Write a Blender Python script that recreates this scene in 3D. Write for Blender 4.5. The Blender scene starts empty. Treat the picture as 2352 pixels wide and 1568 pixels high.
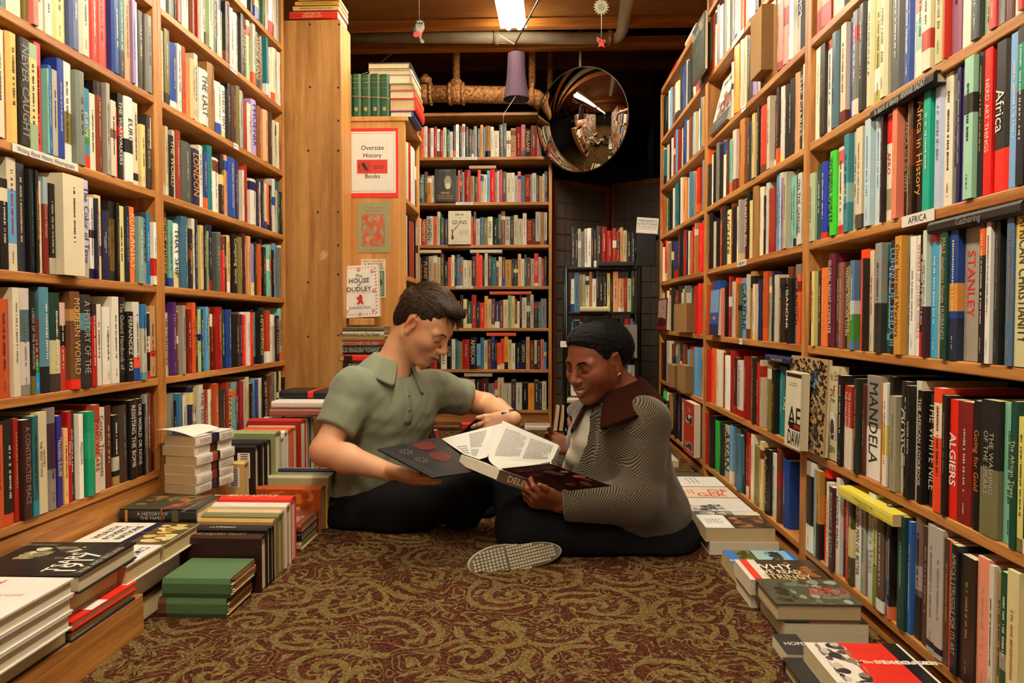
import bpy, math, random, re
import numpy as np
from mathutils import Vector, Matrix, Euler

# ---------------------------------------------------------------- camera
F_PX = 1600.0; CXP, CYP = 1176.0, 784.0          # 2352 x 1568 frame
CAM_Z = 0.68
TH = math.atan(47 / F_PX); PSI = math.atan(60 / F_PX * math.cos(TH))
scene = bpy.context.scene
cam_data = bpy.data.cameras.new('camera'); cam = bpy.data.objects.new('camera', cam_data)
scene.collection.objects.link(cam); scene.camera = cam
cam_data.sensor_width = 36.0; cam_data.lens = 36.0 * F_PX / 2352.0
cam_data.clip_start = 0.02; cam_data.clip_end = 60
cam.location = (0, 0, CAM_Z)
cam.rotation_euler = (math.pi / 2 - TH, 0, PSI)
cam_data.dof.use_dof = False
cr_, cu_, cf_ = (np.array([math.cos(PSI), math.sin(PSI), 0]),
                 np.array([-math.sin(PSI) * math.sin(TH), math.cos(PSI) * math.sin(TH), math.cos(TH)]),
                 np.array([-math.sin(PSI) * math.cos(TH), math.cos(PSI) * math.cos(TH), -math.sin(TH)]))
def ray(px, py):
    return cf_ + cr_ * (px - CXP) / F_PX - cu_ * (py - CYP) / F_PX
def at(px, py, Y):            # the point of the pixel's ray that lies Y metres down the aisle
    d = ray(px, py); return Vector(d * (Y / d[1])) + Vector((0, 0, CAM_Z))
def atz(px, py, z):           # ... that lies at height z
    d = ray(px, py); return Vector(d * ((z - CAM_Z) / d[2])) + Vector((0, 0, CAM_Z))

# ---------------------------------------------------------------- world and exposure
world = bpy.data.worlds.new('world'); scene.world = world; world.use_nodes = True
world.node_tree.nodes['Background'].inputs[0].default_value = (1.0, 0.72, 0.45, 1)
world.node_tree.nodes['Background'].inputs[1].default_value = 0.02
scene.view_settings.view_transform = 'Standard'; scene.view_settings.look = 'None'
scene.view_settings.exposure = 0.0; scene.view_settings.gamma = 1.0
scene.view_settings.use_curve_mapping = False
TUBE_POWER = 132.0              # emission strength of the fluorescent tubes
TUBE_COLOR = (1.0, 0.885, 0.70)
scene.cycles.max_bounces = 7; scene.cycles.diffuse_bounces = 4; scene.cycles.glossy_bounces = 4
scene.cycles.sample_clamp_indirect = 6.0

# ---------------------------------------------------------------- helpers
COL = scene.collection
def lin(c):
    if isinstance(c, str):
        c = [(int(c[i:i + 2], 16) / 255) ** 1.2 for i in (0, 2, 4)]
    return tuple((x / 12.92 if x <= 0.04045 else ((x + 0.055) / 1.055) ** 2.4) for x in c[:3]) + (1.0,)
def tag(o, label=None, cat=None, group=None, kind=None):
    if label: o['label'] = label
    if cat: o['category'] = cat
    if group: o['group'] = group
    if kind: o['kind'] = kind
    return o
def empty(name, loc=(0, 0, 0), rz=0.0, label=None, cat=None, group=None):
    o = bpy.data.objects.new(name, None); COL.objects.link(o)
    o.empty_display_size = 0.05
    o.location = loc; o.rotation_euler = (0, 0, rz)
    return tag(o, label, cat, group)

class MB:
    """collects coloured polygons, then links them as one mesh object"""
    def __init__(s): s.v = []; s.f = []; s.c = []; s.n = 0; s.sm = []
    def add(s, verts, faces, col, smooth=False, M=None):
        if M is not None: verts = [M @ Vector(v) for v in verts]
        b = s.n
        s.v.extend([tuple(v) for v in verts]); s.n += len(verts)
        s.f.extend([tuple(i + b for i in f) for f in faces])
        if isinstance(col, list): s.c.extend(col)
        else: s.c.extend([col] * len(faces))
        s.sm.extend([smooth] * len(faces))
    def box(s, a, b, col=(1, 1, 1, 1), M=None):
        x0, y0, z0 = a; x1, y1, z1 = b
        s.add([(x0, y0, z0), (x1, y0, z0), (x1, y1, z0), (x0, y1, z0), (x0, y0, z1), (x1, y0, z1), (x1, y1, z1), (x0, y1, z1)],
              [(0, 3, 2, 1), (4, 5, 6, 7), (0, 1, 5, 4), (1, 2, 6, 5), (2, 3, 7, 6), (3, 0, 4, 7)], col, M=M)
    def tube(s, pts, r, col=(1, 1, 1, 1), n=12, cap=True, smooth=True):
        pts = [Vector(p) for p in pts]; rs = r if isinstance(r, (list, tuple)) else [r] * len(pts)
        vs = []; up = None
        for i, p in enumerate(pts):
            t = (pts[min(i + 1, len(pts) - 1)] - pts[max(i - 1, 0)]).normalized()
            if up is None: up = Vector((0, 0, 1)) if abs(t.z) < .9 else Vector((1, 0, 0))
            a = t.cross(up).normalized(); up = a.cross(t).normalized()
            for k in range(n):
                w = 2 * math.pi * k / n
                vs.append(p + (a * math.cos(w) + up * math.sin(w)) * rs[i])
        fs = [(i * n + k, i * n + (k + 1) % n, (i + 1) * n + (k + 1) % n, (i + 1) * n + k) for i in range(len(pts) - 1) for k in range(n)]
        if cap: fs += [tuple(range(n - 1, -1, -1)), tuple((len(pts) - 1) * n + k for k in range(n))]
        s.add(vs, fs, col, smooth)
    def lathe(s, prof, col=(1, 1, 1, 1), n=24, M=None, smooth=True):
        vs = [(r * math.cos(2 * math.pi * k / n), r * math.sin(2 * math.pi * k / n), z) for r, z in prof for k in range(n)]
        fs = [(i * n + k, i * n + (k + 1) % n, (i + 1) * n + (k + 1) % n, (i + 1) * n + k) for i in range(len(prof) - 1) for k in range(n)]
        s.add(vs, fs, col, smooth, M)
    def mesh(s, name):
        me = bpy.data.meshes.new(name); me.from_pydata(s.v, [], s.f)
        at_ = me.attributes.new('Col', 'FLOAT_COLOR', 'FACE')
        at_.data.foreach_set('color', np.array(s.c, dtype=np.float32).ravel())
        me.polygons.foreach_set('use_smooth', s.sm)
        me.update(); return me
    def build(s, name, mat, parent=None, loc=None, rot=None, bevel=0):
        o = bpy.data.objects.new(name, s.mesh(name)); COL.objects.link(o)
        for m in (mat if isinstance(mat, (list, tuple)) else [mat]): o.data.materials.append(m)
        if parent: o.parent = parent
        if loc is not None: o.location = loc
        if rot is not None: o.rotation_euler = rot
        if bevel:
            bv = o.modifiers.new('bevel', 'BEVEL'); bv.width = bevel; bv.segments = 2; bv.limit_method = 'ANGLE'
        return o

# ---------------------------------------------------------------- materials
def newmat(name):
    m = bpy.data.materials.new(name); m.use_nodes = True
    return m, m.node_tree.nodes, m.node_tree.links, m.node_tree.nodes['Principled BSDF']
def plain(name, col, rough=0.5, metal=0.0, bump=0.0, bscale=200, var=0.0, spec=0.5):
    m, N, L, P = newmat(name)
    P.inputs['Base Color'].default_value = lin(col) if isinstance(col, str) else col
    P.inputs['Roughness'].default_value = rough; P.inputs['Metallic'].default_value = metal
    P.inputs['Specular IOR Level'].default_value = spec
    if bump or var:
        tc = N.new('ShaderNodeTexCoord'); no = N.new('ShaderNodeTexNoise'); no.inputs['Scale'].default_value = bscale
        no.inputs['Detail'].default_value = 4
        L.new(tc.outputs['Object'], no.inputs['Vector'])
        if bump:
            b = N.new('ShaderNodeBump'); b.inputs['Strength'].default_value = bump; b.inputs['Distance'].default_value = 0.002
            L.new(no.outputs['Fac'], b.inputs['Height']); L.new(b.outputs['Normal'], P.inputs['Normal'])
        if var:
            mx = N.new('ShaderNodeMix'); mx.data_type = 'RGBA'; mx.blend_type = 'MULTIPLY'
            mx.inputs[6].default_value = P.inputs['Base Color'].default_value
            mr = N.new('ShaderNodeMapRange'); mr.inputs['To Min'].default_value = 1 - var; mr.inputs['To Max'].default_value = 1 + var * .5
            L.new(no.outputs['Fac'], mr.inputs['Value']); mx.inputs[0].default_value = 1
            L.new(mr.outputs[0], mx.inputs[7]); L.new(mx.outputs[2], P.inputs['Base Color'])
    return m
def wood(name, c1, c2, grain=(1, 1, 1), scale=6.0, rough=0.45, marks=0.0):
    """grain = stretch per object axis (small along the grain)"""
    m, N, L, P = newmat(name)
    tc = N.new('ShaderNodeTexCoord'); mp = N.new('ShaderNodeMapping'); mp.inputs['Scale'].default_value = grain
    L.new(tc.outputs['Object'], mp.inputs['Vector'])
    n1 = N.new('ShaderNodeTexNoise'); n1.inputs['Scale'].default_value = scale; n1.inputs['Detail'].default_value = 6; n1.inputs['Distortion'].default_value = 0.6
    n2 = N.new('ShaderNodeTexNoise'); n2.inputs['Scale'].default_value = scale * 9; n2.inputs['Detail'].default_value = 3
    L.new(mp.outputs[0], n1.inputs['Vector']); L.new(mp.outputs[0], n2.inputs['Vector'])
    cr = N.new('ShaderNodeValToRGB'); cr.color_ramp.elements[0].position = .32; cr.color_ramp.elements[1].position = .68
    cr.color_ramp.elements[0].color = lin(c1); cr.color_ramp.elements[1].color = lin(c2)
    ad = N.new('ShaderNodeMath'); ad.operation = 'MULTIPLY_ADD'; ad.inputs[1].default_value = .35
    L.new(n2.outputs['Fac'], ad.inputs[0])
    sb = N.new('ShaderNodeMath'); sb.operation = 'SUBTRACT'; sb.inputs[1].default_value = .17
    L.new(n1.outputs['Fac'], sb.inputs[0]); L.new(sb.outputs[0], ad.inputs[2]); L.new(ad.outputs[0], cr.inputs['Fac'])
    out = cr.outputs['Color']
    if marks:
        n3 = N.new('ShaderNodeTexNoise'); n3.inputs['Scale'].default_value = 9; n3.inputs['Detail'].default_value = 8
        L.new(tc.outputs['Object'], n3.inputs['Vector'])
        r3 = N.new('ShaderNodeValToRGB'); r3.color_ramp.elements[0].position = .66; r3.color_ramp.elements[1].position = .72
        L.new(n3.outputs['Fac'], r3.inputs['Fac'])
        mu = N.new('ShaderNodeMath'); mu.operation = 'MULTIPLY'; mu.inputs[1].default_value = marks; L.new(r3.outputs['Color'], mu.inputs[0])
        mx = N.new('ShaderNodeMix'); mx.data_type = 'RGBA'; L.new(mu.outputs[0], mx.inputs[0]); L.new(out, mx.inputs[6]); mx.inputs[7].default_value = lin('E8D0A0')
        out = mx.outputs[2]
    L.new(out, P.inputs['Base Color'])
    P.inputs['Roughness'].default_value = rough
    b = N.new('ShaderNodeBump'); b.inputs['Strength'].default_value = .15; b.inputs['Distance'].default_value = .001
    L.new(n2.outputs['Fac'], b.inputs['Height']); L.new(b.outputs['Normal'], P.inputs['Normal'])
    return m
def attrmat(name, rough=0.4, var=.10, vscale=30, bump=0, stripes=False, coat=0.0):
    m, N, L, P = newmat(name)
    a = N.new('ShaderNodeAttribute'); a.attribute_name = 'Col'
    tc = N.new('ShaderNodeTexCoord'); no = N.new('ShaderNodeTexNoise'); no.inputs['Scale'].default_value = vscale; no.inputs['Detail'].default_value = 5
    mp = N.new('ShaderNodeMapping'); mp.inputs['Scale'].default_value = (1, 1, .4)
    L.new(tc.outputs['Object'], mp.inputs['Vector']); L.new(mp.outputs[0], no.inputs['Vector'])
    mr = N.new('ShaderNodeMapRange'); mr.inputs['To Min'].default_value = 1 - var; mr.inputs['To Max'].default_value = 1 + var
    L.new(no.outputs['Fac'], mr.inputs['Value'])
    mx = N.new('ShaderNodeMix'); mx.data_type = 'RGBA'; mx.blend_type = 'MULTIPLY'; mx.inputs[0].default_value = 1
    L.new(a.outputs['Color'], mx.inputs[6]); L.new(mr.outputs[0], mx.inputs[7]); L.new(mx.outputs[2], P.inputs['Base Color'])
    P.inputs['Roughness'].default_value = rough; P.inputs['Coat Weight'].default_value = coat; P.inputs['Coat Roughness'].default_value = .25
    if bump:
        b = N.new('ShaderNodeBump'); b.inputs['Strength'].default_value = bump; b.inputs['Distance'].default_value = .001
        L.new(no.outputs['Fac'], b.inputs['Height']); L.new(b.outputs['Normal'], P.inputs['Normal'])
    return m
M = {}
M['cover'] = attrmat('book_cover', .42, .12, 25)
M['cloth'] = attrmat('book_cloth', .8, .15, 300, bump=.3)
def pagesmat():
    m, N, L, P = newmat('page_edges')
    a = N.new('ShaderNodeAttribute'); a.attribute_name = 'Col'
    tc = N.new('ShaderNodeTexCoord'); mp = N.new('ShaderNodeMapping'); mp.inputs['Scale'].default_value = (900, 4, 4)
    no = N.new('ShaderNodeTexNoise'); no.inputs['Scale'].default_value = 1.0
    L.new(tc.outputs['Object'], mp.inputs['Vector']); L.new(mp.outputs[0], no.inputs['Vector'])
    mr = N.new('ShaderNodeMapRange'); mr.inputs['To Min'].default_value = .72; mr.inputs['To Max'].default_value = 1.12
    L.new(no.outputs['Fac'], mr.inputs['Value'])
    mx = N.new('ShaderNodeMix'); mx.data_type = 'RGBA'; mx.blend_type = 'MULTIPLY'; mx.inputs[0].default_value = 1
    L.new(a.outputs['Color'], mx.inputs[6]); L.new(mr.outputs[0], mx.inputs[7]); L.new(mx.outputs[2], P.inputs['Base Color'])
    P.inputs['Roughness'].default_value = .85
    return m
M['pages'] = pagesmat()
WC1, WC2 = 'A4682E', 'D29C58'
M['wood_y'] = wood('shelf_wood_long', WC1, WC2, (8, .5, 8))
M['wood_x'] = wood('shelf_wood_cross', WC1, WC2, (.5, 8, 8))
M['wood_z'] = wood('shelf_wood_upright', WC1, WC2, (8, 8, .5))
M['ply'] = wood('scuffed_plywood', 'A07034', 'CC9C5C', (5, 5, .35), 4, .5, marks=.5)
M['ply2'] = wood('pale_plywood', 'C48C48', 'DCA864', (6, 6, .3), 5, .5)
M['paint'] = attrmat('printed_card', .5, .05, 20)
# ---------------------------------------------------------------- lettering: outlines of the built-in font, cached per character
_GL = {}
def glyph(ch, bold=0.0):
    k = (ch, bold)
    if k in _GL: return _GL[k]
    def shape(t):
        cu = bpy.data.curves.new('t', 'FONT'); cu.body = t; cu.size = 1; cu.resolution_u = 2; cu.offset = bold
        cu.fill_mode = 'FRONT'
        ob = bpy.data.objects.new('t', cu); me = bpy.data.meshes.new_from_object(ob)
        v = [tuple(x.co[:2]) for x in me.vertices]; f = [tuple(p.vertices) for p in me.polygons]
        bpy.data.objects.remove(ob); bpy.data.curves.remove(cu); bpy.data.meshes.remove(me)
        return v, f
    if ch == ' ': r = ([], [], .35)
    else:
        v, f = shape(ch); v2, _ = shape(ch + ch)
        w = max(a[0] for a in v) if v else .3
        w2 = max(a[0] for a in v2) if v2 else .6
        r = (v, f, w2 - w)
    _GL[k] = r; return r
def text_polys(txt, bold=0.0, space=1.0):
    V = []; Fc = []; x = 0
    for ch in txt:
        v, f, adv = glyph(ch, bold); b = len(V)
        V += [(a + x, c) for a, c in v]; Fc += [tuple(i + b for i in p) for p in f]; x += adv * space
    if not V: return [], [], 0, 0
    x0 = min(v[0] for v in V); x1 = max(v[0] for v in V)
    return [(a - x0, c) for a, c in V], Fc, x1 - x0, .72
def put_text(mb, txt, origin, adv, up, length, height, col, bold=0.0, align='c', fit=True, space=1.0):
    """lines stacked along -up inside length x height, centred on origin; adv and up are unit vectors"""
    origin, adv, up = Vector(origin), Vector(adv), Vector(up)
    lines = txt.split('/'); n = len(lines); lh = height / n
    for i, t in enumerate(lines):
        V, Fc, w, h = text_polys(t, bold, space)
        if not V: continue
        sc = lh * (.8 if n > 1 else 1.0) / h
        if w * sc > length: 
            sx = length / w; sc = max(sx, min(sc, sx * 1.6))
        else: sx = sc
        sx = min(sx, sc)
        cy = (n - 1) / 2 * lh - i * lh
        ox = -w * sx / 2 if align == 'c' else -length / 2
        mb.add([origin + adv * (a * sx + ox) + up * (c * sc - h * sc / 2 + cy) for a, c in V], Fc, col)
def put_marks(mb, rnd, origin, adv, up, length, height, col, n=None, rows=1):
    """short unreadable strokes for lettering too small to read in the photograph"""
    origin, adv, up = Vector(origin), Vector(adv), Vector(up)
    for r in range(rows):
        x = -length / 2; y = ((rows - 1) / 2 - r) * height / rows; hh = height / rows * .55
        while x < length / 2:
            w = min(height * rnd.uniform(.18, .42) / rows, .006)
            if rnd.random() < .82:
                a = hh * rnd.uniform(.6, 1)
                c = origin + adv * x + up * y
                mb.add([c - up * a / 2, c + adv * w * .6 - up * a / 2, c + adv * w * .6 + up * a / 2, c + up * a / 2], [(0, 1, 2, 3)], col)
            x += w

PAL = dict(w='E2D9BE', W='F2ECDC', y='E6D394', Y='D9A93C', o='E0692C', O='F0521E', r='A82418', R='E03222', m='561818',
           b='7A4424', B='3E281C', k='14110F', K='37322D', g='1F5F40', G='3CC050', t='1C7C80', T='86C4B2', u='20509C',
           U='6FA6CC', n='1C2550', v='5C2C74', V='AB98C4', e='8E8C82', E='C2BEAE', p='EE9080', P='EEB584', l='8C8244',
           L='AFC392', c='BC9254', d='16382C', q='B4442A', s='4A7C96', i='2E2C70', x='D8C8A0', h='E8A040', j='B03048', z='6C7468')
WORDS = dict(w='cream', W='white', y='pale yellow', Y='mustard', o='orange', O='bright orange', r='red', R='scarlet', m='maroon',
             b='brown', B='dark brown', k='black', K='charcoal', g='green', G='bright green', t='teal', T='mint', u='blue',
             U='light blue', n='navy', v='purple', V='lavender', e='grey', E='pale grey', p='pink', P='peach', l='olive',
             L='pale green', c='tan', d='dark green', q='rust', s='steel blue', i='indigo', x='buff', h='amber', j='crimson', z='slate grey')
def pc(c): return lin(PAL[c]) if len(c) == 1 else lin(c)
PAGE = lin('E4D8B8')

def book_geom(cv, pg, w, h, d, base, bands=(), title=None, tcol=None, hard=False, rnd=random, Mx=None, marks=True, rseg=3, bold=.0, tl=.62, to=.54, th=.62, sub=None, flip=False):
    """spine at y=0 facing -y, x = thickness, y = depth, z up; cv and pg collect the cover and the page block"""
    base_l = pc(base); t = min(.0028 if hard else .0006, w * .18); bul = min(w * .22, .006) if hard else min(w * .05, .0012)
    zs = [0.0, 1.0]; bl = []
    for a, b, c in bands:
        zs += [a, b]; bl.append((a, b, pc(c)))
    zs = sorted(set(zs))
    def bc(z):
        for a, b, c in bl:
            if a - 1e-6 <= z <= b + 1e-6: return c
        return base_l
    ns = rseg
    prof = [(0, d)] + [(w / 2 - w / 2 * math.cos(math.pi * k / ns), bul * (1 - math.sin(math.pi * k / ns))) for k in range(ns + 1)] + [(w, d)]
    inner = [(w - t, d), (w - t, bul + t), (t, bul + t), (t, d)]
    P2 = prof + inner; n = len(P2)
    V = []; 
    for z in zs: V += [(x, y, z * h) for x, y in P2]
    Fs = []; C = []
    for j in range(len(zs) - 1):
        c = bc((zs[j] + zs[j + 1]) / 2)
        for k in range(n):
            k2 = (k + 1) % n
            Fs.append((j * n + k, j * n + k2, (j + 1) * n + k2, (j + 1) * n + k)); C.append(c)
    # top and bottom rims of the case
    m_ = len(prof); top = (len(zs) - 1) * n
    for base_i, c in ((0, bc(0)), (top, bc(1))):
        o = base_i
        Fs.append((o + 0, o + 1, o + m_ + 2, o + m_ + 3)); C.append(c)
        Fs.append(tuple([o + k for k in range(1, m_ - 1)] + [o + m_ + 1, o + m_ + 2])); C.append(c)
        Fs.append((o + m_ - 2, o + m_ - 1, o + m_, o + m_ + 1)); C.append(c)
    cv.add(V, Fs, C, False, Mx)
    ins = .004 if hard else .0004
    pgc = lin(random.choice(['E6DCC0', 'DCCFA8', 'EAE2CC', 'D8C498'])) if rnd is random else lin(rnd.choice(['E6DCC0', 'DCCFA8', 'EAE2CC', 'D8C498']))
    pg.box((t + .0002, bul + t + .0002, ins), (w - t - .0002, d - ins, h - ins), pgc, M=Mx)
    # lettering on the spine, running from head to foot
    ep = .0005
    adv, up = (Vector((0, 0, 1)), Vector((-1, 0, 0))) if flip else (Vector((0, 0, -1)), Vector((1, 0, 0)))
    tc = pc(tcol) if tcol else None
    mb2 = MB()
    if title and tc:
        put_text(mb2, title, (w / 2, -ep, h * to), adv, up, h * tl, w * th, tc, bold)
    elif marks and tc:
        put_marks(mb2, rnd, (w / 2, -ep, h * rnd.uniform(.5, .62)), adv, up, h * rnd.uniform(.4, .62), min(w * .5, .012), tc)
        if rnd.random() < .5: put_marks(mb2, rnd, (w / 2, -ep, h * .12), adv, up, h * .1, min(w * .3, .007), tc)
    if mb2.f: cv.add(mb2.v, mb2.f, mb2.c, False, Mx)

def shade(hexc, f):
    return ''.join('%02X' % max(0, min(255, int(int(hexc[i:i + 2], 16) * f))) for i in (0, 2, 4))

class Shelf:
    """one run of shelf: origin o, direction a (left to right as one faces it), outward normal n"""
    def __init__(s, px2s, o, a, nrm, rz): s.px2s = px2s; s.o = Vector(o); s.a = Vector(a); s.n = Vector(nrm); s.rz = rz
STUFF = MB(); STUFFP = MB()
PITCH = .27
# left bookcase: X = -1.12 + .01 Y ; right: X = .74 - .01 Y
WL, WR = 1.12, .74
def yl(px): return WL * F_PX / (1252 - px)
def yr(px): return WR * F_PX / (px - 1220)
LZ = {k: .68 + v for k, v in dict(S0=1.188, S1=.925, S2=.6557, S3=.3847, S4=.1145, S5=-.1539, S6=-.4213).items()}
RZ = {k: .68 + v for k, v in dict(h=1.275, g=1.005, a=.734, b=.460, c=.198, d=-.077, e=-.357, f=-.623).items()}
def zl(name, Y): return LZ[name] - .0056 * Y
def zr(name, Y): return RZ[name] + .0062 * Y
BAYS_L = [(.04, 1.02), (1.02, 1.998), (1.998, 2.985)]; BAYS_R = [(-.24, .84), (.84, 1.916), (1.916, 3.005), (3.005, 4.06)]
def clampbay(side, Ya, Yb):
    m = (Ya + Yb) / 2
    for a, b in (BAYS_L if side == 'L' else BAYS_R):
        if a <= m <= b: return min(max(Ya, a + .0245), b - .0245), min(max(Yb, a + .0245), b - .0245)
    return Ya, Yb
def place(side, name, Y0, Y1):
    """matrix for a book whose spine occupies Y0..Y1 (world) of the named shelf"""
    if side == 'L':
        y = min(Y0, Y1); return Vector((-WL + .01 * y, y, zl(name, y) if name in LZ else 0)), math.pi / 2 - .01
    y = max(Y0, Y1); return Vector((WR - .01 * y, y, zr(name, y) if name in RZ else 0)), -math.pi / 2 + .01

USED = set()
def ordinal(n): return ['directly', 'second', 'third', 'fourth', 'fifth', 'sixth', 'seventh', 'eighth', 'ninth', 'tenth'][n - 1] if n <= 10 else str(n) + 'th'
def shelf_row(side, shelf, x_off, scale, start, spec, rowname, group, depth=.155):
    """spec: 'x_end|colour|height|title|title colour|bands|flags' per book, x in the zoomed view's own pixels"""
    rnd = random.Random(rowname)
    items = []
    x0 = start
    for ln in spec.strip().split('\n'):
        q = [p.strip() for p in ln.split('|')] + [''] * 8
        if q[1] == 'gap': x0 = float(q[0]); continue
        items.append((x0, float(q[0]), q[1], float(q[2] or .76), q[3], q[4], q[5], q[6])); x0 = float(q[0])
    refs = [(i, it[3 + 1]) for i, it in enumerate(items) if it[4] and 'n' not in it[7]]
    for i, (xa, xb, col, hf, title, tcol, bands, flags) in enumerate(items):
        f = yl if side == 'L' else yr
        Ya, Yb = f(x_off + xa / scale), f(x_off + xb / scale)
        Ya, Yb = clampbay(side, Ya, Yb)
        w = abs(Yb - Ya) - .0012; h = min(hf * .27, {'c': .237, 'f': .2405, 'b': .246}.get(shelf, .244))
        if w < .003: continue
        loc, rz = place(side, shelf, Ya, Yb)
        hard = 'H' in flags or (w > .03 and 'P' not in flags)
        dd = depth * rnd.uniform(.9, 1.05); out = rnd.uniform(-.010, .006) + (.02 if 'O' in flags else 0)
        nrm = Vector((1, 0, 0)) if side == 'L' else Vector((-1, 0, 0))
        loc = loc + nrm * out + Vector((0, 0, .0008))
        base = col if len(col) == 6 else shade(PAL[col], rnd.uniform(.92, 1.06))
        cw = WORDS.get(col, None) or flags.split('=')[-1] if '=' in flags else WORDS.get(col, 'coloured')
        bl = []
        for b in bands.split(','):
            if b:
                r_, c_ = b.split(':'); a_, b_ = r_.split('-'); bl.append((float(a_), float(b_), c_))
        r, g_, b3 = [int(base[k:k + 2], 16) for k in (0, 2, 4)]
        auto = 'k' if r + g_ + b3 > 330 else 'w'
        root = empty('book', loc, rz)
        cv, pg = MB(), MB()
        kw = {}
        if 'X' in flags: kw = dict(tl=.86, th=.8, bold=.02, to=.5)
        elif 'S' in flags: kw = dict(tl=.5, th=.5)
        elif title: kw = dict(tl=.78, th=.6)
        book_geom(cv, pg, w, h, dd, base, bl, title or None, tcol or auto, hard, rnd, **kw)
        cv.build('cover', M['cover'], root); pg.build('pages', M['pages'], root)
        size = 'thin' if w < .016 else ('thick' if w > .038 else 'medium')
        if title and 'n' not in flags:
            lab = f"{cw} book with {title.replace('/', ' ')} on the spine, {rowname}"
        elif refs:
            j, t = min(refs, key=lambda q: abs(q[0] - i)); n = abs(j - i)
            if n == 0: lab = f"{size} {cw} book, {rowname}"
            else: lab = f"{size} {cw} book, {ordinal(n)} {'right' if i > j else 'left'} of the {' '.join(t.replace('/', ' ').split()[:4])} book, {rowname}"
        else:
            lab = f"{size} {cw} book, {ordinal(i + 1).replace('directly', 'first')} from the left, {rowname}"
        if lab in USED: lab = ('slim ' if size == 'thin' else 'second ') + lab
        USED.add(lab); words_ = lab.replace(' visible row', ' row').split()
        if len(words_) > 16: lab = ' '.join(words_[:16])
        tag(root, lab, 'book', group)

def stuff_row(side, shelf, s0, s1, seq, rnd, hmin=.68, hmax=.88, depth=.15, raw=None, zoff=0, pxs=None, fn=None):
    """books too many to list: s0..s1 is the run (world Y, or X for the back case); seq like 'w3k2{TITLE}r4'"""
    toks = re.findall(r'([a-zA-Z])(\d+)(?:\{([^}]*)\})?', seq)
    tot = sum(int(t[1]) for t in toks); pos = 0; out = []
    for c, n, ti in toks:
        a = pos / tot; pos += int(n); b = pos / tot
        if pxs:
            Ya, Yb = pxs(a), pxs(b)
        else: Ya, Yb = s0 + (s1 - s0) * a, s0 + (s1 - s0) * b
        if side in 'LR': Ya, Yb = clampbay(side, Ya, Yb)
        w = abs(Yb - Ya) - .0008
        if w < .002: continue
        if raw: loc, rz = raw(min(Ya, Yb))
        else: loc, rz = place(side, shelf, Ya, Yb)
        loc = loc + Vector((0, 0, .0008 + zoff))
        nrm = Matrix.Rotation(rz, 3, 'Z') @ Vector((0, -1, 0))
        loc = loc + nrm * rnd.uniform(-.012, .004)
        Mx = Matrix.Translation(loc) @ Matrix.Rotation(rz, 4, 'Z')
        base = shade(PAL[c], rnd.uniform(.85, 1.1)); h = rnd.uniform(hmin, hmax) * .262
        r, g_, b3 = [int(base[k:k + 2], 16) for k in (0, 2, 4)]
        auto = rnd.choice('kkmn') if r + g_ + b3 > 330 else rnd.choice('wwyh')
        bl = []
        if rnd.random() < .3: 
            a_ = rnd.choice([0, 0, .75, .5]); bl = [(a_, a_ + rnd.uniform(.1, .25), rnd.choice('wkrunWoyb'))]
        book_geom(STUFF, STUFFP, w, h, depth * rnd.uniform(.85, 1.05), base, bl, ti or None, auto if not ti else auto, w > .03, rnd, Mx, rseg=2, tl=.75 if ti else .62)
def rndseq(rnd, n, pal='wwwwWWkkkKrRobBmuUntgdePycELl'):
    return ''.join(rnd.choice(pal) + str(rnd.randint(2, 6)) for _ in range(n))
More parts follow.
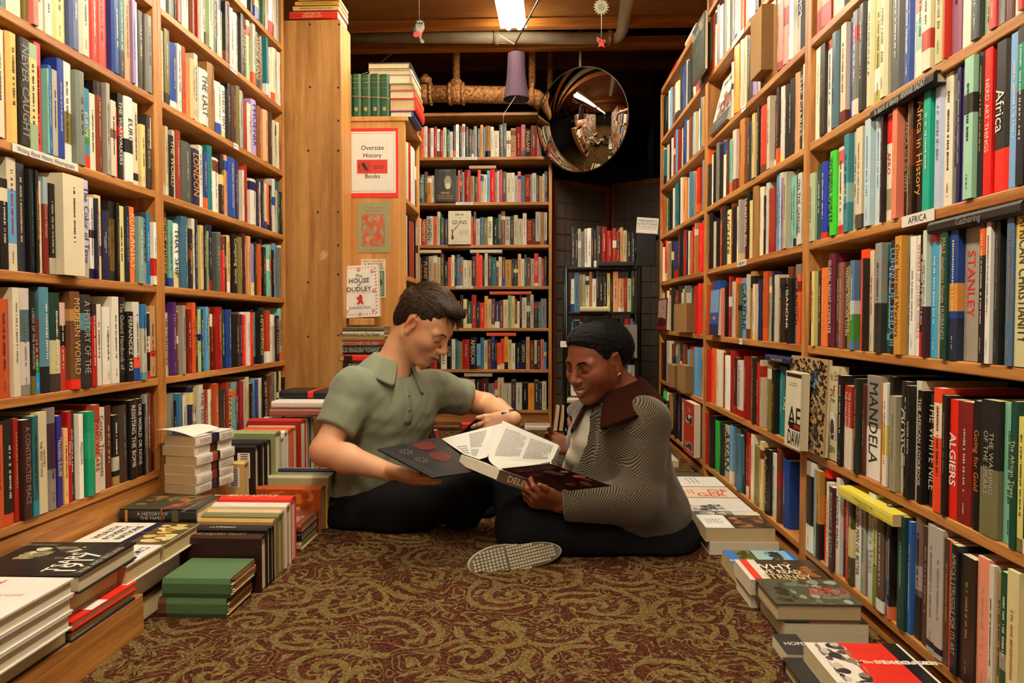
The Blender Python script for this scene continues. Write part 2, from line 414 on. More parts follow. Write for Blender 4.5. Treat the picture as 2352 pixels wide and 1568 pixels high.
# ---------------------------------------------------------------- floor, walls, ceiling
def carpet():
    m, N, L, P = newmat('scroll_carpet')
    geo = N.new('ShaderNodeTexCoord')
    def vor(scale, dist, key):
        nz = N.new('ShaderNodeTexNoise'); nz.inputs['Scale'].default_value = 5; nz.inputs['Detail'].default_value = 1
        L.new(geo.outputs['Object'], nz.inputs['Vector'])
        sb = N.new('ShaderNodeVectorMath'); sb.operation = 'SUBTRACT'; sb.inputs[1].default_value = (.5, .5, .5); L.new(nz.outputs['Color'], sb.inputs[0])
        sc = N.new('ShaderNodeVectorMath'); sc.operation = 'SCALE'; sc.inputs['Scale'].default_value = dist; L.new(sb.outputs[0], sc.inputs[0])
        ad = N.new('ShaderNodeVectorMath'); ad.operation = 'ADD'; L.new(geo.outputs['Object'], ad.inputs[0]); L.new(sc.outputs[0], ad.inputs[1])
        ml = N.new('ShaderNodeVectorMath'); ml.operation = 'MULTIPLY'; ml.inputs[1].default_value = (scale, scale, 0); L.new(ad.outputs[0], ml.inputs[0])
        of = N.new('ShaderNodeVectorMath'); of.operation = 'ADD'; of.inputs[1].default_value = (key, key * 1.7, 0); L.new(ml.outputs[0], of.inputs[0])
        v = N.new('ShaderNodeTexVoronoi'); v.voronoi_dimensions = '2D'; v.inputs['Scale'].default_value = 1; v.inputs['Randomness'].default_value = .75
        L.new(of.outputs[0], v.inputs['Vector'])
        df = N.new('ShaderNodeVectorMath'); df.operation = 'SUBTRACT'; L.new(of.outputs[0], df.inputs[0]); L.new(v.outputs['Position'], df.inputs[1])
        sx = N.new('ShaderNodeSeparateXYZ'); L.new(df.outputs[0], sx.inputs[0])
        an = N.new('ShaderNodeMath'); an.operation = 'ARCTAN2'; L.new(sx.outputs[1], an.inputs[0]); L.new(sx.outputs[0], an.inputs[1])
        cc = N.new('ShaderNodeSeparateColor'); L.new(v.outputs['Color'], cc.inputs[0])
        return v.outputs['Distance'], an.outputs[0], cc.outputs[0]
    def math_(op, a, b=None, c=None):
        n = N.new('ShaderNodeMath'); n.operation = op
        for i, x in enumerate((a, b, c)):
            if x is None: continue
            if isinstance(x, (int, float)): n.inputs[i].default_value = x
            else: L.new(x, n.inputs[i])
        return n.outputs[0]
    # big spirals
    d1, a1, c1 = vor(6.0, .09, 3.1)
    sgn = math_('SUBTRACT', math_('MULTIPLY', math_('GREATER_THAN', c1, .5), 2), 1)
    lg = math_('LOGARITHM', math_('ADD', d1, .04), 2.718)
    sp = math_('SINE', math_('ADD', math_('MULTIPLY', math_('MULTIPLY', a1, sgn), 2), math_('MULTIPLY', d1, 24)))
    s1 = math_('GREATER_THAN', sp, .22)
    # leaves: petals around smaller cells
    d2, a2, c2 = vor(12.5, .05, 9.3)
    pet = math_('ADD', math_('SINE', math_('MULTIPLY', a2, 6)), math_('MULTIPLY', d2, -5.0))
    s2 = math_('MULTIPLY', math_('GREATER_THAN', pet, -1.75), math_('GREATER_THAN', c2, .35))
    s2b = math_('MULTIPLY', math_('GREATER_THAN', math_('SINE', math_('ADD', math_('MULTIPLY', a2, 12), math_('MULTIPLY', d2, 14))), -.35), s2)
    # mask decides where leaves replace the scrolls
    nm = N.new('ShaderNodeTexNoise'); nm.inputs['Scale'].default_value = 6; nm.inputs['Detail'].default_value = 0
    L.new(geo.outputs['Object'], nm.inputs['Vector'])
    msk = math_('GREATER_THAN', nm.outputs['Fac'], .53)
    pat = math_('ADD', math_('MULTIPLY', msk, s2b), math_('MULTIPLY', math_('SUBTRACT', 1, msk), s1))
    # thin scroll stems
    wv = N.new('ShaderNodeTexNoise'); wv.inputs['Scale'].default_value = 9; wv.inputs['Detail'].default_value = 1; wv.inputs['Distortion'].default_value = 1.2
    L.new(geo.outputs['Object'], wv.inputs['Vector'])
    st = math_('LESS_THAN', math_('ABSOLUTE', math_('SUBTRACT', math_('FRACT', math_('MULTIPLY', wv.outputs['Fac'], 9)), .5)), .13)
    pat = math_('MAXIMUM', pat, math_('MULTIPLY', st, .9))
    # yarn: tufts break up the outlines
    yv = N.new('ShaderNodeTexVoronoi'); yv.inputs['Scale'].default_value = 240; L.new(geo.outputs['Object'], yv.inputs['Vector'])
    yc = N.new('ShaderNodeSeparateColor'); L.new(yv.outputs['Color'], yc.inputs[0])
    pat2 = math_('GREATER_THAN', math_('ADD', math_('MULTIPLY', pat, .62), math_('MULTIPLY', yc.outputs[0], .55)), .60)
    rb = N.new('ShaderNodeValToRGB'); L.new(yc.outputs[1], rb.inputs[0])
    rb.color_ramp.elements[0].color = lin('38200F'); rb.color_ramp.elements[1].color = lin('62341E')
    e = rb.color_ramp.elements.new(.85); e.color = lin('733F26')
    e = rb.color_ramp.elements.new(.5); e.color = lin('4A2918')
    ro = N.new('ShaderNodeValToRGB'); L.new(yc.outputs[1], ro.inputs[0])
    ro.color_ramp.elements[0].color = lin('5C4C2C'); ro.color_ramp.elements[1].color = lin('8C7A4C')
    mx = N.new('ShaderNodeMix'); mx.data_type = 'RGBA'; L.new(pat2, mx.inputs[0]); L.new(rb.outputs[0], mx.inputs[6]); L.new(ro.outputs[0], mx.inputs[7])
    L.new(mx.outputs[2], P.inputs['Base Color']); P.inputs['Roughness'].default_value = .95; P.inputs['Specular IOR Level'].default_value = .1
    bp = N.new('ShaderNodeBump'); bp.inputs['Strength'].default_value = .9; bp.inputs['Distance'].default_value = .004
    L.new(yv.outputs['Distance'], bp.inputs['Height']); L.new(bp.outputs['Normal'], P.inputs['Normal'])
    return m
M['voidwood'] = plain('shade_black_boards', '1E140E', .9, var=.4, bscale=4)  # near-black colour; on back panels it stands in for shade behind the books
def struct(o, label=None): o['kind'] = 'structure'; return o
W1 = (1, 1, 1, 1)
b = MB(); b.add([(-2.6, -3.6, 0), (2.2, -3.6, 0), (2.2, 7.2, 0), (-2.6, 7.2, 0)], [(0, 1, 2, 3)], W1)
struct(b.build('floor', carpet()))
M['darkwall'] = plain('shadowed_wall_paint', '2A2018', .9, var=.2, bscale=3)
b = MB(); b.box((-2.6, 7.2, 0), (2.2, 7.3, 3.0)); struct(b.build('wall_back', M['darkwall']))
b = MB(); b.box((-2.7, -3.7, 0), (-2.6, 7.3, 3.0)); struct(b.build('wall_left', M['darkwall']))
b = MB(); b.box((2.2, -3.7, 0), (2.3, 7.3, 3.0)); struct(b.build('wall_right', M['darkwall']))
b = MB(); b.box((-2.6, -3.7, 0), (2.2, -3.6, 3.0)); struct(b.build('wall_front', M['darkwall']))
M['ceilwood'] = wood('ceiling_boards', '7A4420', 'A06830', (.5, 6, 6), 3, .6)
M['beam'] = wood('beam_plywood', 'B4763A', 'D09C58', (.4, 4, 4), 2.2, .55)
M['lumber'] = wood('fir_lumber', 'BC7834', 'E4A050', (.35, 6, 8), 4, .5)
b = MB(); b.box((-2.6, -3.6, 2.82), (2.2, 4.0, 2.9)); struct(b.build('ceiling', M['ceilwood']))
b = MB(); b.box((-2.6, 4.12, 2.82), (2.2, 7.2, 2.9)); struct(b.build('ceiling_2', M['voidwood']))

def thing_box(name, boxes, mat, label, cat, bevel=.003, group=None):
    o = MB(); c = Vector(((boxes[0][0][0] + boxes[0][1][0]) / 2, (boxes[0][0][1] + boxes[0][1][1]) / 2, boxes[0][0][2]))
    for a, d in boxes: o.box(Vector(a) - c, Vector(d) - c)
    return tag(o.build(name, mat, loc=c, bevel=bevel), label, cat, group)
# the plywood web beam with lumber flange, then the second beam behind the pipe
bt = empty('ceiling_beam', (0, 4.05, 2.36), 0, 'deep brown plywood beam across the aisle, nearest beam below the ceiling, behind the tube light', 'beam')
o = MB(); o.box((-2.59, -.012, .045), (2.19, .012, .455))
for x, z in ((-.62, .1), (-.45, .22), (.12, .17), (.75, .12), (.78, .32), (-1.0, .3)):   # nail holes
    o.add([(x + .006 * math.cos(k), -.0125, z + .006 * math.sin(k)) for k in np.linspace(0, 5.5, 8)], [tuple(range(8))], W1)
w_ = o.build('web', M['beam'], bt)
o = MB(); o.box((-2.59, -.03, 0), (2.19, .03, .045)); o.build('flange', M['lumber'], bt, bevel=.002)
thing_box('ceiling_beam', [((-2.59, 4.28, 2.335), (2.19, 4.34, 2.40))], M['lumber'], 'orange fir beam crossing the aisle just behind the long white pipe', 'beam')
for i, (y, z, s) in enumerate(((5.0, 2.46, .2), (5.7, 2.5, .2), (6.4, 2.5, .2))):
    thing_box('ceiling_joist', [((-2.59, y, z), (2.19, y + .05, z + s))], M['ceilwood'], ['dark joist above the big rusty pipe, nearest of the three', 'dark joist in the black ceiling, middle of the three', 'dark joist in the black ceiling, farthest of the three'][i], 'joist', group='joists in the dark ceiling')
for i, y in enumerate((2.6, 1.3, 0.0, -1.3, -2.6)):
    thing_box('ceiling_joist', [((-2.59, y, 2.6), (2.19, y + .05, 2.82))], M['lumber'], 'fir joist crossing the ceiling over the aisle, out of the picture', 'joist', group='joists over the aisle')

# ---------------------------------------------------------------- fluorescent fixtures
M['white_metal'] = plain('white_enamel', 'F0EEE6', .35)
def emis(name, col, s):
    m, N, L, P = newmat(name); P.inputs['Base Color'].default_value = col + (1,)
    P.inputs['Emission Color'].default_value = col + (1,); P.inputs['Emission Strength'].default_value = s; return m
M['tube'] = emis('glowing_tube', TUBE_COLOR, TUBE_POWER)
def fixture(Y0, Y1, X, z, label):
    r = empty('tube_light', (X, (Y0 + Y1) / 2, z), -.03, label, 'light', 'fluorescent fixtures over the aisle')
    L_ = (Y1 - Y0) / 2; o = MB()
    # reflector: shallow trough open downwards
    pr = [(-.075, 0), (-.03, .045), (.03, .045), (.075, 0), (.072, -.003), (.028, .040), (-.028, .040), (-.072, -.003)]
    vs = [(x, y, zz) for y in (-L_, L_) for x, zz in pr]; n = len(pr)
    o.add(vs, [(k, (k + 1) % n, (k + 1) % n + n, k + n) for k in range(n)], W1)
    o.add([(x, y, zz) for y in (-L_ - .001, L_ + .001) for x, zz in pr[:4]], [(0, 1, 2, 3), (7, 6, 5, 4)], W1)
    o.box((-.03, -L_, .045), (.03, L_, .09)); o.build('reflector', M['white_metal'], r)
    for s in (-1, 1):
        t = MB(); t.tube([(s * .03, -L_ - .02, .012), (s * .03, L_ + .03, .012)], .013, n=12); t.build('tube', M['tube'], r)
    for s in (-1, 1):
        t = MB(); t.tube([(0, s * L_ * .7, .09), (0, s * L_ * .7, 2.6 - z - .002)], .004, n=6); t.build('hanger', M['white_metal'], r)
    return r
fixture(2.72, 3.9, -.155, 2.30, 'long twin tube fluorescent light hanging over the middle of the aisle')
fixture(1.1, 2.35, -.19, 2.30, 'twin tube fluorescent light over the near bookcases, outside the picture')
fixture(-.5, .75, -.19, 2.30, 'twin tube fluorescent light above the camera position')
fixture(-2.3, -1.05, -.19, 2.30, 'twin tube fluorescent light at the far rear of the aisle')

# ---------------------------------------------------------------- bookcases
def sl(X, Y, side): return (X + .01 * Y) if side == 'L' else (X - .01 * Y)
def case(side, Y0, Y1, shelves, ztop, label, depth=.27, zlow=0.0, endmat=None, back=True):
    """open bookcase standing along the aisle; shelves = names"""
    s = -1 if side == 'L' else 1; Xf = -WL if side == 'L' else WR
    f = zl if side == 'L' else zr
    o0 = Vector((sl(Xf, (Y0 + Y1) / 2, side), (Y0 + Y1) / 2, 0))
    r = empty('bookcase', o0, 0, label, 'bookcase', 'bookcases along the aisle')
    def slab(name, ya, yb, xa, xb, z0, z1, mat, slope=True, bevel=.0025):
        b = MB(); V = []
        for z_ in (0, 1):
            for (x, y) in ((xa, ya), (xb, ya), (xb, yb), (xa, yb)):
                zz = (z1 if z_ else z0)
                if slope: zz += (-.0056 if side == 'L' else .0062) * y
                V.append(Vector((sl(Xf + s * x, y, side), y, zz)) - o0)
        b.add(V, [(0, 3, 2, 1), (4, 5, 6, 7), (0, 1, 5, 4), (1, 2, 6, 5), (2, 3, 7, 6), (3, 0, 4, 7)], W1)
        return b.build(name, mat, r, bevel=bevel)
    t = .0215
    slab('side_panel', Y0, Y0 + t, 0, depth, 0, ztop, M['wood_z'], False)
    slab('side_panel', Y1 - t, Y1, 0, depth, 0, ztop, M['wood_z'], False)
    if back: slab('back_panel', Y0 + t, Y1 - t, depth - .008, depth, 0, ztop - .02, M['voidwood'], False)  # shade behind the books is put into this panel's dark colour
    for nm in shelves:
        z = (LZ if side == 'L' else RZ)[nm]
        slab('shelf', Y0 + t, Y1 - t, 0, depth - .008, z - .021, z, M['wood_y'])
    slab('top_board', Y0 + t, Y1 - t, 0, depth - .008, ztop - .03, ztop, M['wood_y'])
    zb = (LZ['S6'] if side == 'L' else RZ['f']) - .021
    slab('base_board', Y0 + t, Y1 - t, .012 if side == 'R' else .004, .03, .0, zb - (.01 if side == 'R' else 0) + (-.012 if side == 'L' else 0), M['wood_y'], False)
    return r
YA, YB_, YC = 1.02, 1.998, 2.985
case('L', YA, YB_, ['S0', 'S1', 'S2', 'S3', 'S4', 'S5', 'S6'], 2.14, 'orange brown wooden bookcase nearest on the left wall')
case('L', YB_, YC, ['S0', 'S1', 'S2', 'S3', 'S4', 'S5', 'S6'], 2.14, 'orange brown wooden bookcase on the left, between the nearest one and the plywood column')
case('L', .04, YA, ['S0', 'S1', 'S2', 'S3', 'S4', 'S5', 'S6'], 2.14, 'wooden bookcase on the left beside the camera, outside the picture')
RY = (.84, 1.916, 3.005, 4.06)
case('R', RY[0], RY[1], ['h', 'g', 'a', 'b', 'c', 'd', 'e', 'f'], 2.22, 'wooden bookcase nearest on the right, with the AFRICA shelf')
case('R', RY[1], RY[2], ['h', 'g', 'a', 'b', 'c', 'd', 'e', 'f'], 2.22, 'middle wooden bookcase on the right, with the GERMANY shelf')
case('R', RY[2], RY[3], ['g', 'a', 'b', 'c', 'd', 'e', 'f'], 1.975, 'farthest and lower wooden bookcase on the right side')
case('R', -.24, RY[0], ['h', 'g', 'a', 'b', 'c', 'd', 'e', 'f'], 2.22, 'wooden bookcase on the right beside the camera, outside the picture')

# plywood column closing the left run, seen end on
c0 = at(652, 500, 3.0).x; c1 = at(785, 500, 3.0).x
ztp = at(700, 46, 3.0).z
cl = empty('bookcase', ((c0 + c1) / 2, 3.0, 0), 0, 'tall bookcase end of scuffed pale plywood with nail holes, left of the sign', 'bookcase')
o = MB(); hw = (c1 - c0) / 2
o.box((-hw, 0, 0), (hw, .018, ztp))
o.build('end_panel', M['ply'], cl, bevel=.002)
o = MB(); o.box((hw - .018, .018, 0), (hw, .16, ztp)); o.box((-hw, .018, 0), (-hw + .018, .16, ztp)); o.box((-hw + .018, .14, 0), (hw - .018, .16, ztp))
o.box((-hw + .018, .018, ztp - .02), (hw - .018, .14, ztp)); o.build('side_panel', M['ply2'], cl, bevel=.001)
o = MB()
for px_, py_ in ((712, 56), (779, 56), (712, 200), (777, 201), (777, 277), (708, 346), (777, 346), (777, 487), (730, 487), (777, 563), (708, 648), (777, 630), (777, 770), (708, 773), (706, 912)):
    p = at(px_, py_, 3.0) - Vector(((c0 + c1) / 2, 3.0, 0))
    o.lathe([(0.0001, -.0012), (.005, -.0012), (.005, 0), (.0001, 0)], lin('2A1A10'), 10, Matrix.Translation((p.x, -.0002, p.z)) @ Matrix.Rotation(math.pi / 2, 4, 'X'))
o.build('nail_heads', plain('nail_head', '20140C', .6), cl)

# oversize-history case: end panel faces the camera, shelves face the aisle to the right
YO = 3.17
ox0, ox1 = at(787, 500, YO).x, at(931, 500, YO).x; YOE = 3.56
oz = at(860, 279, YO).z
oc = empty('bookcase', ((ox0 + ox1) / 2, YO, 0), 0, 'pale plywood bookcase end carrying the Oversize History Books sign', 'bookcase')
hw = (ox1 - ox0) / 2
o = MB(); o.box((-hw, 0, 0), (hw, .02, oz)); o.build('end_panel', M['ply2'], oc, bevel=.002)
o = MB(); o.box((-hw, YOE - YO - .02, 0), (hw, YOE - YO, oz)); o.build('end_panel', M['ply2'], oc, bevel=.002)
o = MB(); o.box((-hw - .01, -.006, oz), (hw + .012, YOE - YO + .006, oz + .022)); o.build('top_board', M['ply2'], oc, bevel=.003)
o = MB(); o.box((-hw, .02, 0), (-hw + .015, YOE - YO - .02, oz)); o.build('back_panel', M['ply2'], oc)
OSZ = [oz - .045, at(931, 452, YO).z, at(931, 632, YO).z, at(931, 800, YO).z - .0, .1]
for z in OSZ[1:]:
    o = MB(); o.box((-hw + .015, .02, z - .022), (hw, YOE - YO - .02, z)); o.build('shelf', M['ply2'], oc, bevel=.002)

# back bookcase across the aisle
YBK = 4.5
bx0, bx1 = -1.08, at(1268, 500, YBK).x
bk = empty('bookcase', ((bx0 + bx1) / 2, YBK, 0), 0, 'wide wooden bookcase across the end of the aisle, behind the two readers', 'bookcase')
hw = (bx1 - bx0) / 2
def bslab(name, x0, x1, z0, z1, y0=0, y1=.25, mat=None):
    o = MB(); o.box((x0, y0, z0), (x1, y1, z1)); return o.build(name, mat or M['wood_x'], bk, bevel=.002)
zt = at(1100, 258, YBK).z
bslab('side_panel', -hw, -hw + .022, 0, zt, mat=M['wood_z']); bslab('side_panel', hw - .022, hw, 0, zt, mat=M['wood_z'])
BKZ = [at(1100, y, YBK).z for y in (360, 464, 562, 657, 753, 848, 941)]
for z in BKZ: bslab('shelf', -hw + .022, hw - .022, z - .02, z)
bslab('top_board', -hw + .022, hw - .022, zt - .02, zt); bslab('base_board', -hw + .022, hw - .022, 0, BKZ[-1] - .025, .02, .04)
bslab('back_panel', -hw + .022, hw - .022, .0, zt - .02, .24, .25, M['voidwood'])  # dark colour paints in the shade at the back of the shelves

# low ledge along the foot of the near left bookcase
LEZ = .083
lg = tag(MB(), None) if False else None
o = MB(); o.box((-.255, -.62, LEZ - .02), (0, .62, LEZ)); 
lr = empty('display_ledge', (-.865, .86, 0), -.0, 'low brown wooden ledge along the foot of the nearest left bookcase, under the book piles', 'ledge')
o.build('ledge_top', M['wood_y'], lr, bevel=.002)
o = MB(); o.box((-.02, -.62, .0), (0, .62, LEZ - .02)); o.box((-.24, .6, 0), (-.02, .62, LEZ - .02)); o.build('ledge_front', M['wood_y'], lr)
# ---------------------------------------------------------------- near left bookcase: every spine
shelf_row('L', 'S2', 0, 3.92, 0, '''
75|w|.86
185|w|.86||||0
222|l|.86
272|p|.86|||.55-1:u
390|w|.86
455|W|.86
590|y|.86
680|5A6C94|.86||W||=blue
780|w|.86
860|R|.86
975|F04830|.86||||=scarlet
1045|u|.86
1095|t|.86|||0-.3:K
1150|P|.86
1180|V|.86
1235|W|.86
1285|B|.8||y|.1-.5:3A2A18
1345|e|.8
''', 'top row, nearest left bookcase', 'books on the top visible shelf, near left bookcase')
shelf_row('L', 'S3', 0, 3.92, 0, '''
105|F2C878|.85|||0-.9:F2C878|=yellow
190|K|.85|NEVER CAUGHT|e||X
280|y|.85|||.86-1:A8C098,.0-.24:A8C098
340|EC5A60|.92||||=pink
358|T|.7
392|1876B4|.74||||=blue
442|C0B8A8|.72||||=grey
507|24459A|.84||E||X=dark blue
628|W|.86|||.18-.5:8A7A30|
710|8C9488|.83||K||=grey green
775|4C94B0|.72|EUROPE|W|.3-.5:3C9048,0-.16:E04028|Sn=blue and green
828|w|.70||K
905|8A3A20|.84||Y|.85-1:2C1C14|=rust brown
940|E|.86
990|w|.72||k|.5-.62:8A6848
1035|F03C20|.69||w||=scarlet
1085|k|.84|THE WARWALKERS|W|.5-.62:A02818
1165|W|.84|EUROPE|K|.34-.5:28241E|S=white
1235|w|.83||K|.05-.14:28241E
1275|y|.64
1308|K|.76|ENDS OF EUROPE|E
1355|W|.76|||.0-.34:3A2C1C,.34-.58:7A6838
''', 'second row, nearest left bookcase', 'books on the second visible shelf, near left bookcase')
shelf_row('L', 'S4', 0, 3.92, 0, '''
90|w|.88||q|.24-.72:6FA8CC
170|3A3A48|.86||y||=slate blue
218|k|.83||t
250|k|.83||h||
305|F0E0C0|.76||||=cream
350|8A2A20|.8|Eternal Harvest|E|.72-1:A8B8C0|=dark red
410|k|.76|||0-.18:C8C0A8|
612|EADFC2|.86||k||OP=cream
668|C0B0A4|.88||B|.4-.8:6A5048,.1-.35:A8A4B0|=grey brown
748|D0CCE0|.88|The Color of Time|4A4A70|0-.15:C8B8A8|=pale lavender
785|W|.74|||0-.12:342860,.5-.6:604838
805|n|.74
862|F0D49A|.78|||.28-.4:8A6838|=buff
905|n|.65|SHORT HISTORY OF/HUMANITY|W
932|3C2C38|.66||E||=plum
990|7A6428|.76||B|.78-1:1A1410,0-.12:2A2A40|=olive gold
1018|k|.76||c
1072|E4DE9E|.74||||=pale yellow
1112|1C2438|.75||U|.4-.6:402830|=navy
1180|F58C4C|.76|KURLANSKY|F8D8A8||=orange
1230|8CB0A4|.68||W||=grey green
1285|2E3436|.73|THE DAWN OF EUROPE|E|0-.3:8AA4AC|=charcoal
1320|1084B4|.75||W||=bright blue
1370|W|.66|||.14-.42:E03420
''', 'third row, nearest left bookcase', 'books on the third visible shelf, near left bookcase')
shelf_row('L', 'S5', 0, 3.92, 0, '''
70|w|.86||e
160|D8CCC4|.86||e|.5-.8:5C7478,0-.1:9A9488|=pinkish grey
205|1C1814|.84|LORDS OF THE HORIZONS|E|0-.18:7A7038
265|7A3018|.62|||.28-.42:2E8C3C,0-.28:28A0DC|=red brown
360|6496A4|.88||W|0-.25:1C2024|X=light blue
468|1C4434|.84||W|.18-.52:D4CCA0,0-.18:4A4038|=dark green
530|C85040|.76||W|.74-1:EBC8C0,.5-.74:281C18|=red
625|7E5630|.86|MODERN WORLD|D8BC88|0-.1:F03C28,.7-.82:C09858|=brown
725|3C3634|.84|A HISTORY OF THE|B8B4A8|.62-.8:6C9CA8|=charcoal
775|B82C20|.76||W|.85-1:2C201C|=red
825|W|.76|||
862|16241E|.76|THE LAST SLAVE SHIP|E|0-.1:D04028|=black
940|W|.74|||
1003|W|.84||6A6470
1068|k|.84|The Oxford Handbook of|E|.1-.28:3A2820
1130|k|.70|FERNANDEZ 1492|W||n
1195|W|.8|||.16-.3:F06840,0-.16:2058A8
1240|C8C4B0|.78|||.68-1:3C80B0,0-.1:6CA0B8|=pale grey
1295|W|.70|||.64-.98:1C2848,.12-.4:1A1614,0-.12:E03424
1348|C4A070|.77|||.3-.38:D03020,0-.03:7A5A38|=tan
1385|2E2018|.80|||.4-.85:E8A850|=dark brown
''', 'fourth row, nearest left bookcase', 'books on the fourth visible shelf, near left bookcase')
shelf_row('L', 'S6', 0, 3.92, 0, '''
45|B4341C|.82||||=red
130|42201C|.80|A CONSTRUCTED PEACE|A89080||=dark maroon
190|2C6C70|.82||k|0-.16:2C8CA0|=teal
285|DCD0AC|.84|HISTORY/THE IRISH TITANS|6A6050||P=cream
382|8A8684|.86||4A2C40|.4-.85:4A3044,0-.3:988C84|=grey
418|3A308C|.78|TRACKING EUROPE|W||=violet blue
457|3A308C|.78|TRACKING EUROPE|W||n=violet blue
500|F0C484|.66||||=peach
540|B81C14|.80|Power Lines|W||=red
590|k|.80||W
632|W|.76|FREEDOM|6A6A68
662|6E7430|.68||D0C880||=olive
730|12A078|.77||G|.45-.75:34B088|=emerald
792|D88060|.82|WHO WE ARE|A03C20|.0-.4:E8D0B8,.8-1:B84A2C|=rust and cream
855|W|.78|Certain Trumpets|4A4640
945|6C3418|.78||||=brown
1003|1C2018|.68||W|.0-.12:B89C60,.2-.4:C8C4B0
1083|4C3C2C|.76||8C98A0||=grey brown
1145|15120F|.80|RESISTING THE BOMB|W||=black
1160|8A3018|.79||||=rust
1212|15120F|.80|ONE WORLD OR NONE|W||=black
1232|k|.74||E
1256|9CA4A0|.83||||=pale grey
1290|7A4428|.84
1350|5C1C18|.83||q||=dark red
1388|k|.84|||.6-1:E8C070
''', 'lowest row, nearest left bookcase', 'books on the lowest shelf, near left bookcase')

# ---------------------------------------------------------------- farther left bookcase and the rest: too many to list one by one
rs = random.Random(5)
def row_px(side, shelf, pxa, pxb, seq, **k):
    f = yl if side == 'L' else yr
    stuff_row(side, shelf, 0, 0, seq, rs, pxs=lambda t: f(pxa + (pxb - pxa) * t), **k)
row_px('L', 'S0', 556, 649, 'w5w4k3e3P5w4g3c4W6E7e2', hmin=.8, hmax=.88)
row_px('L', 'S1', 367, 651, 'W10z6k2p3k3E4W8b2w3r2w3E3W4L3w4k4w4w4k4p3E5W6K4r5{FRENCH}L4w3K8{WHITE KING}b4t2u3W3w3w3W4k2', hmin=.78, hmax=.88)
row_px('L', 'S2', 361, 651, 'w7l5u7W4k2{FENCHURSE}O6P5E4W9{THE LAST}c7r2W6W6{WEAKER VENT}k3m4l4E3s3r4w4V5{PHOENIX}b4P5B5w3L3w3e2', hmin=.68, hmax=.86)
row_px('L', 'S3', 361, 651, 'P5x3k6{THE WORLD}E3q5z10n10{LONDON}w4u4t5W8B3P3u7{AMERICAN REVOLUTION}i7w2q3r4W6n3w4n2w2o4k2W3w2t3K2w2', hmin=.66, hmax=.84)
row_px('L', 'S4', 365, 651, 'k8{MADAME CATHERINE}T5W7{THAT SHIP}s7B4w3n3y3K3L5n6z4V2R3k2{EMPIRES}y3r5k5{Conspiring Game}l4m4P3R3V4d2o2k3{THE BEST}k3T4y2k3{CROWD}U4e2w4', hmin=.72, hmax=.86)
for k_ in (0,):   # the tall red book whose spine stands out past the end of the shelf
    pass
row_px('L', 'S5', 367, 651, 'w7{THE COUNTRYSIDE}v4b2P3E3l4r4o3n3{THOMAS TELFORD}L3g5U3l3m5r7g5u6k9n2R3W3R2k2T5k4{METROPOLIS}d4q4W3E2n6{ROY STRONG}T5{NELSON}', hmin=.72, hmax=.86)
row_px('L', 'S6', 372, 651, 'e7k3s3w9n3y6W5{THE HISTORY}E3q4w5o4K8q5{ELIZABETH}T6k4j4w4x3k3U3u3w5k5{QUEEN VICTORIA}b3e3w4k2y3v3', hmin=.72, hmax=.86)
for s in ('S1', 'S0'): stuff_row('L', s, 1.05, 1.97, rndseq(rs, 34), rs)
for s in ('S0', 'S1', 'S2', 'S3', 'S4', 'S5', 'S6'):
    stuff_row('L', s, .08, .99, rndseq(rs, 30), rs)
for s in ('S2', 'S3', 'S4', 'S5', 'S6'): stuff_row('L', s, 1.05, 1.43, rndseq(rs, 13), rs)
# ---------------------------------------------------------------- nearest right bookcase: every spine
# (on this side the nearer a book, the farther right it shows; runs go left to right as one faces the shelves)
shelf_row('R', 'b', 1830, 3.92, 60, '''
135|F0E8D0|.88||c||=cream
150|D8E0A0|.80||||=pale green
190|K|.84|Kantian|c||S
232|W|.84|||.9-1:A03028
290|5F7C84|.86||||=slate blue
315|DACBA8|.86||c||=cream
360|EBD4B8|.86||K|0-.12:7A2A1C|=pale peach
403|2A4EA0|.88||U||=blue
470|7E8074|.88||W|.7-.85:B02C20,.0-.15:E8E0C8|=grey and red
528|2E2E2A|.88||E||=charcoal
590|E0D8B0|.86
650|B8B458|.90|||.1-.3:F0EBD8|=lime
715|E6DFB8|.9
832|5C5C58|.94||||=zigzag patterned grey
915|2E549C|.94||W|.6-1:2E549C|=blue
945|D8D4C4|.9||||=pale grey
1020|W|.9|||.2-.45:A8CCBC,.5-.7:E8A080
1095|F0E4C8|.9|||.15-.3:C84838|=cream
1205|CFC890|.9||||=olive cream
1225|E04828|.9||||=orange red
1310|A8748C|.92||||=dusty purple
1440|F2EAD4|.92||||=white
1515|4C5650|.92||w||=dark grey
1590|B8C8A0|.92||||=pale green
1650|E85858|.92||w||=pink red
1705|9A9A94|.92||||=grey
1780|6C3028|.92||||=red brown
1850|E8DCC0|.92
1890|D85040|.92|||.3-.6:F0E8D8|=red and white
2046|F0E8D4|.92||||=white
''', 'row above AFRICA, near right bookcase', 'books above the AFRICA row, near right bookcase', .16)
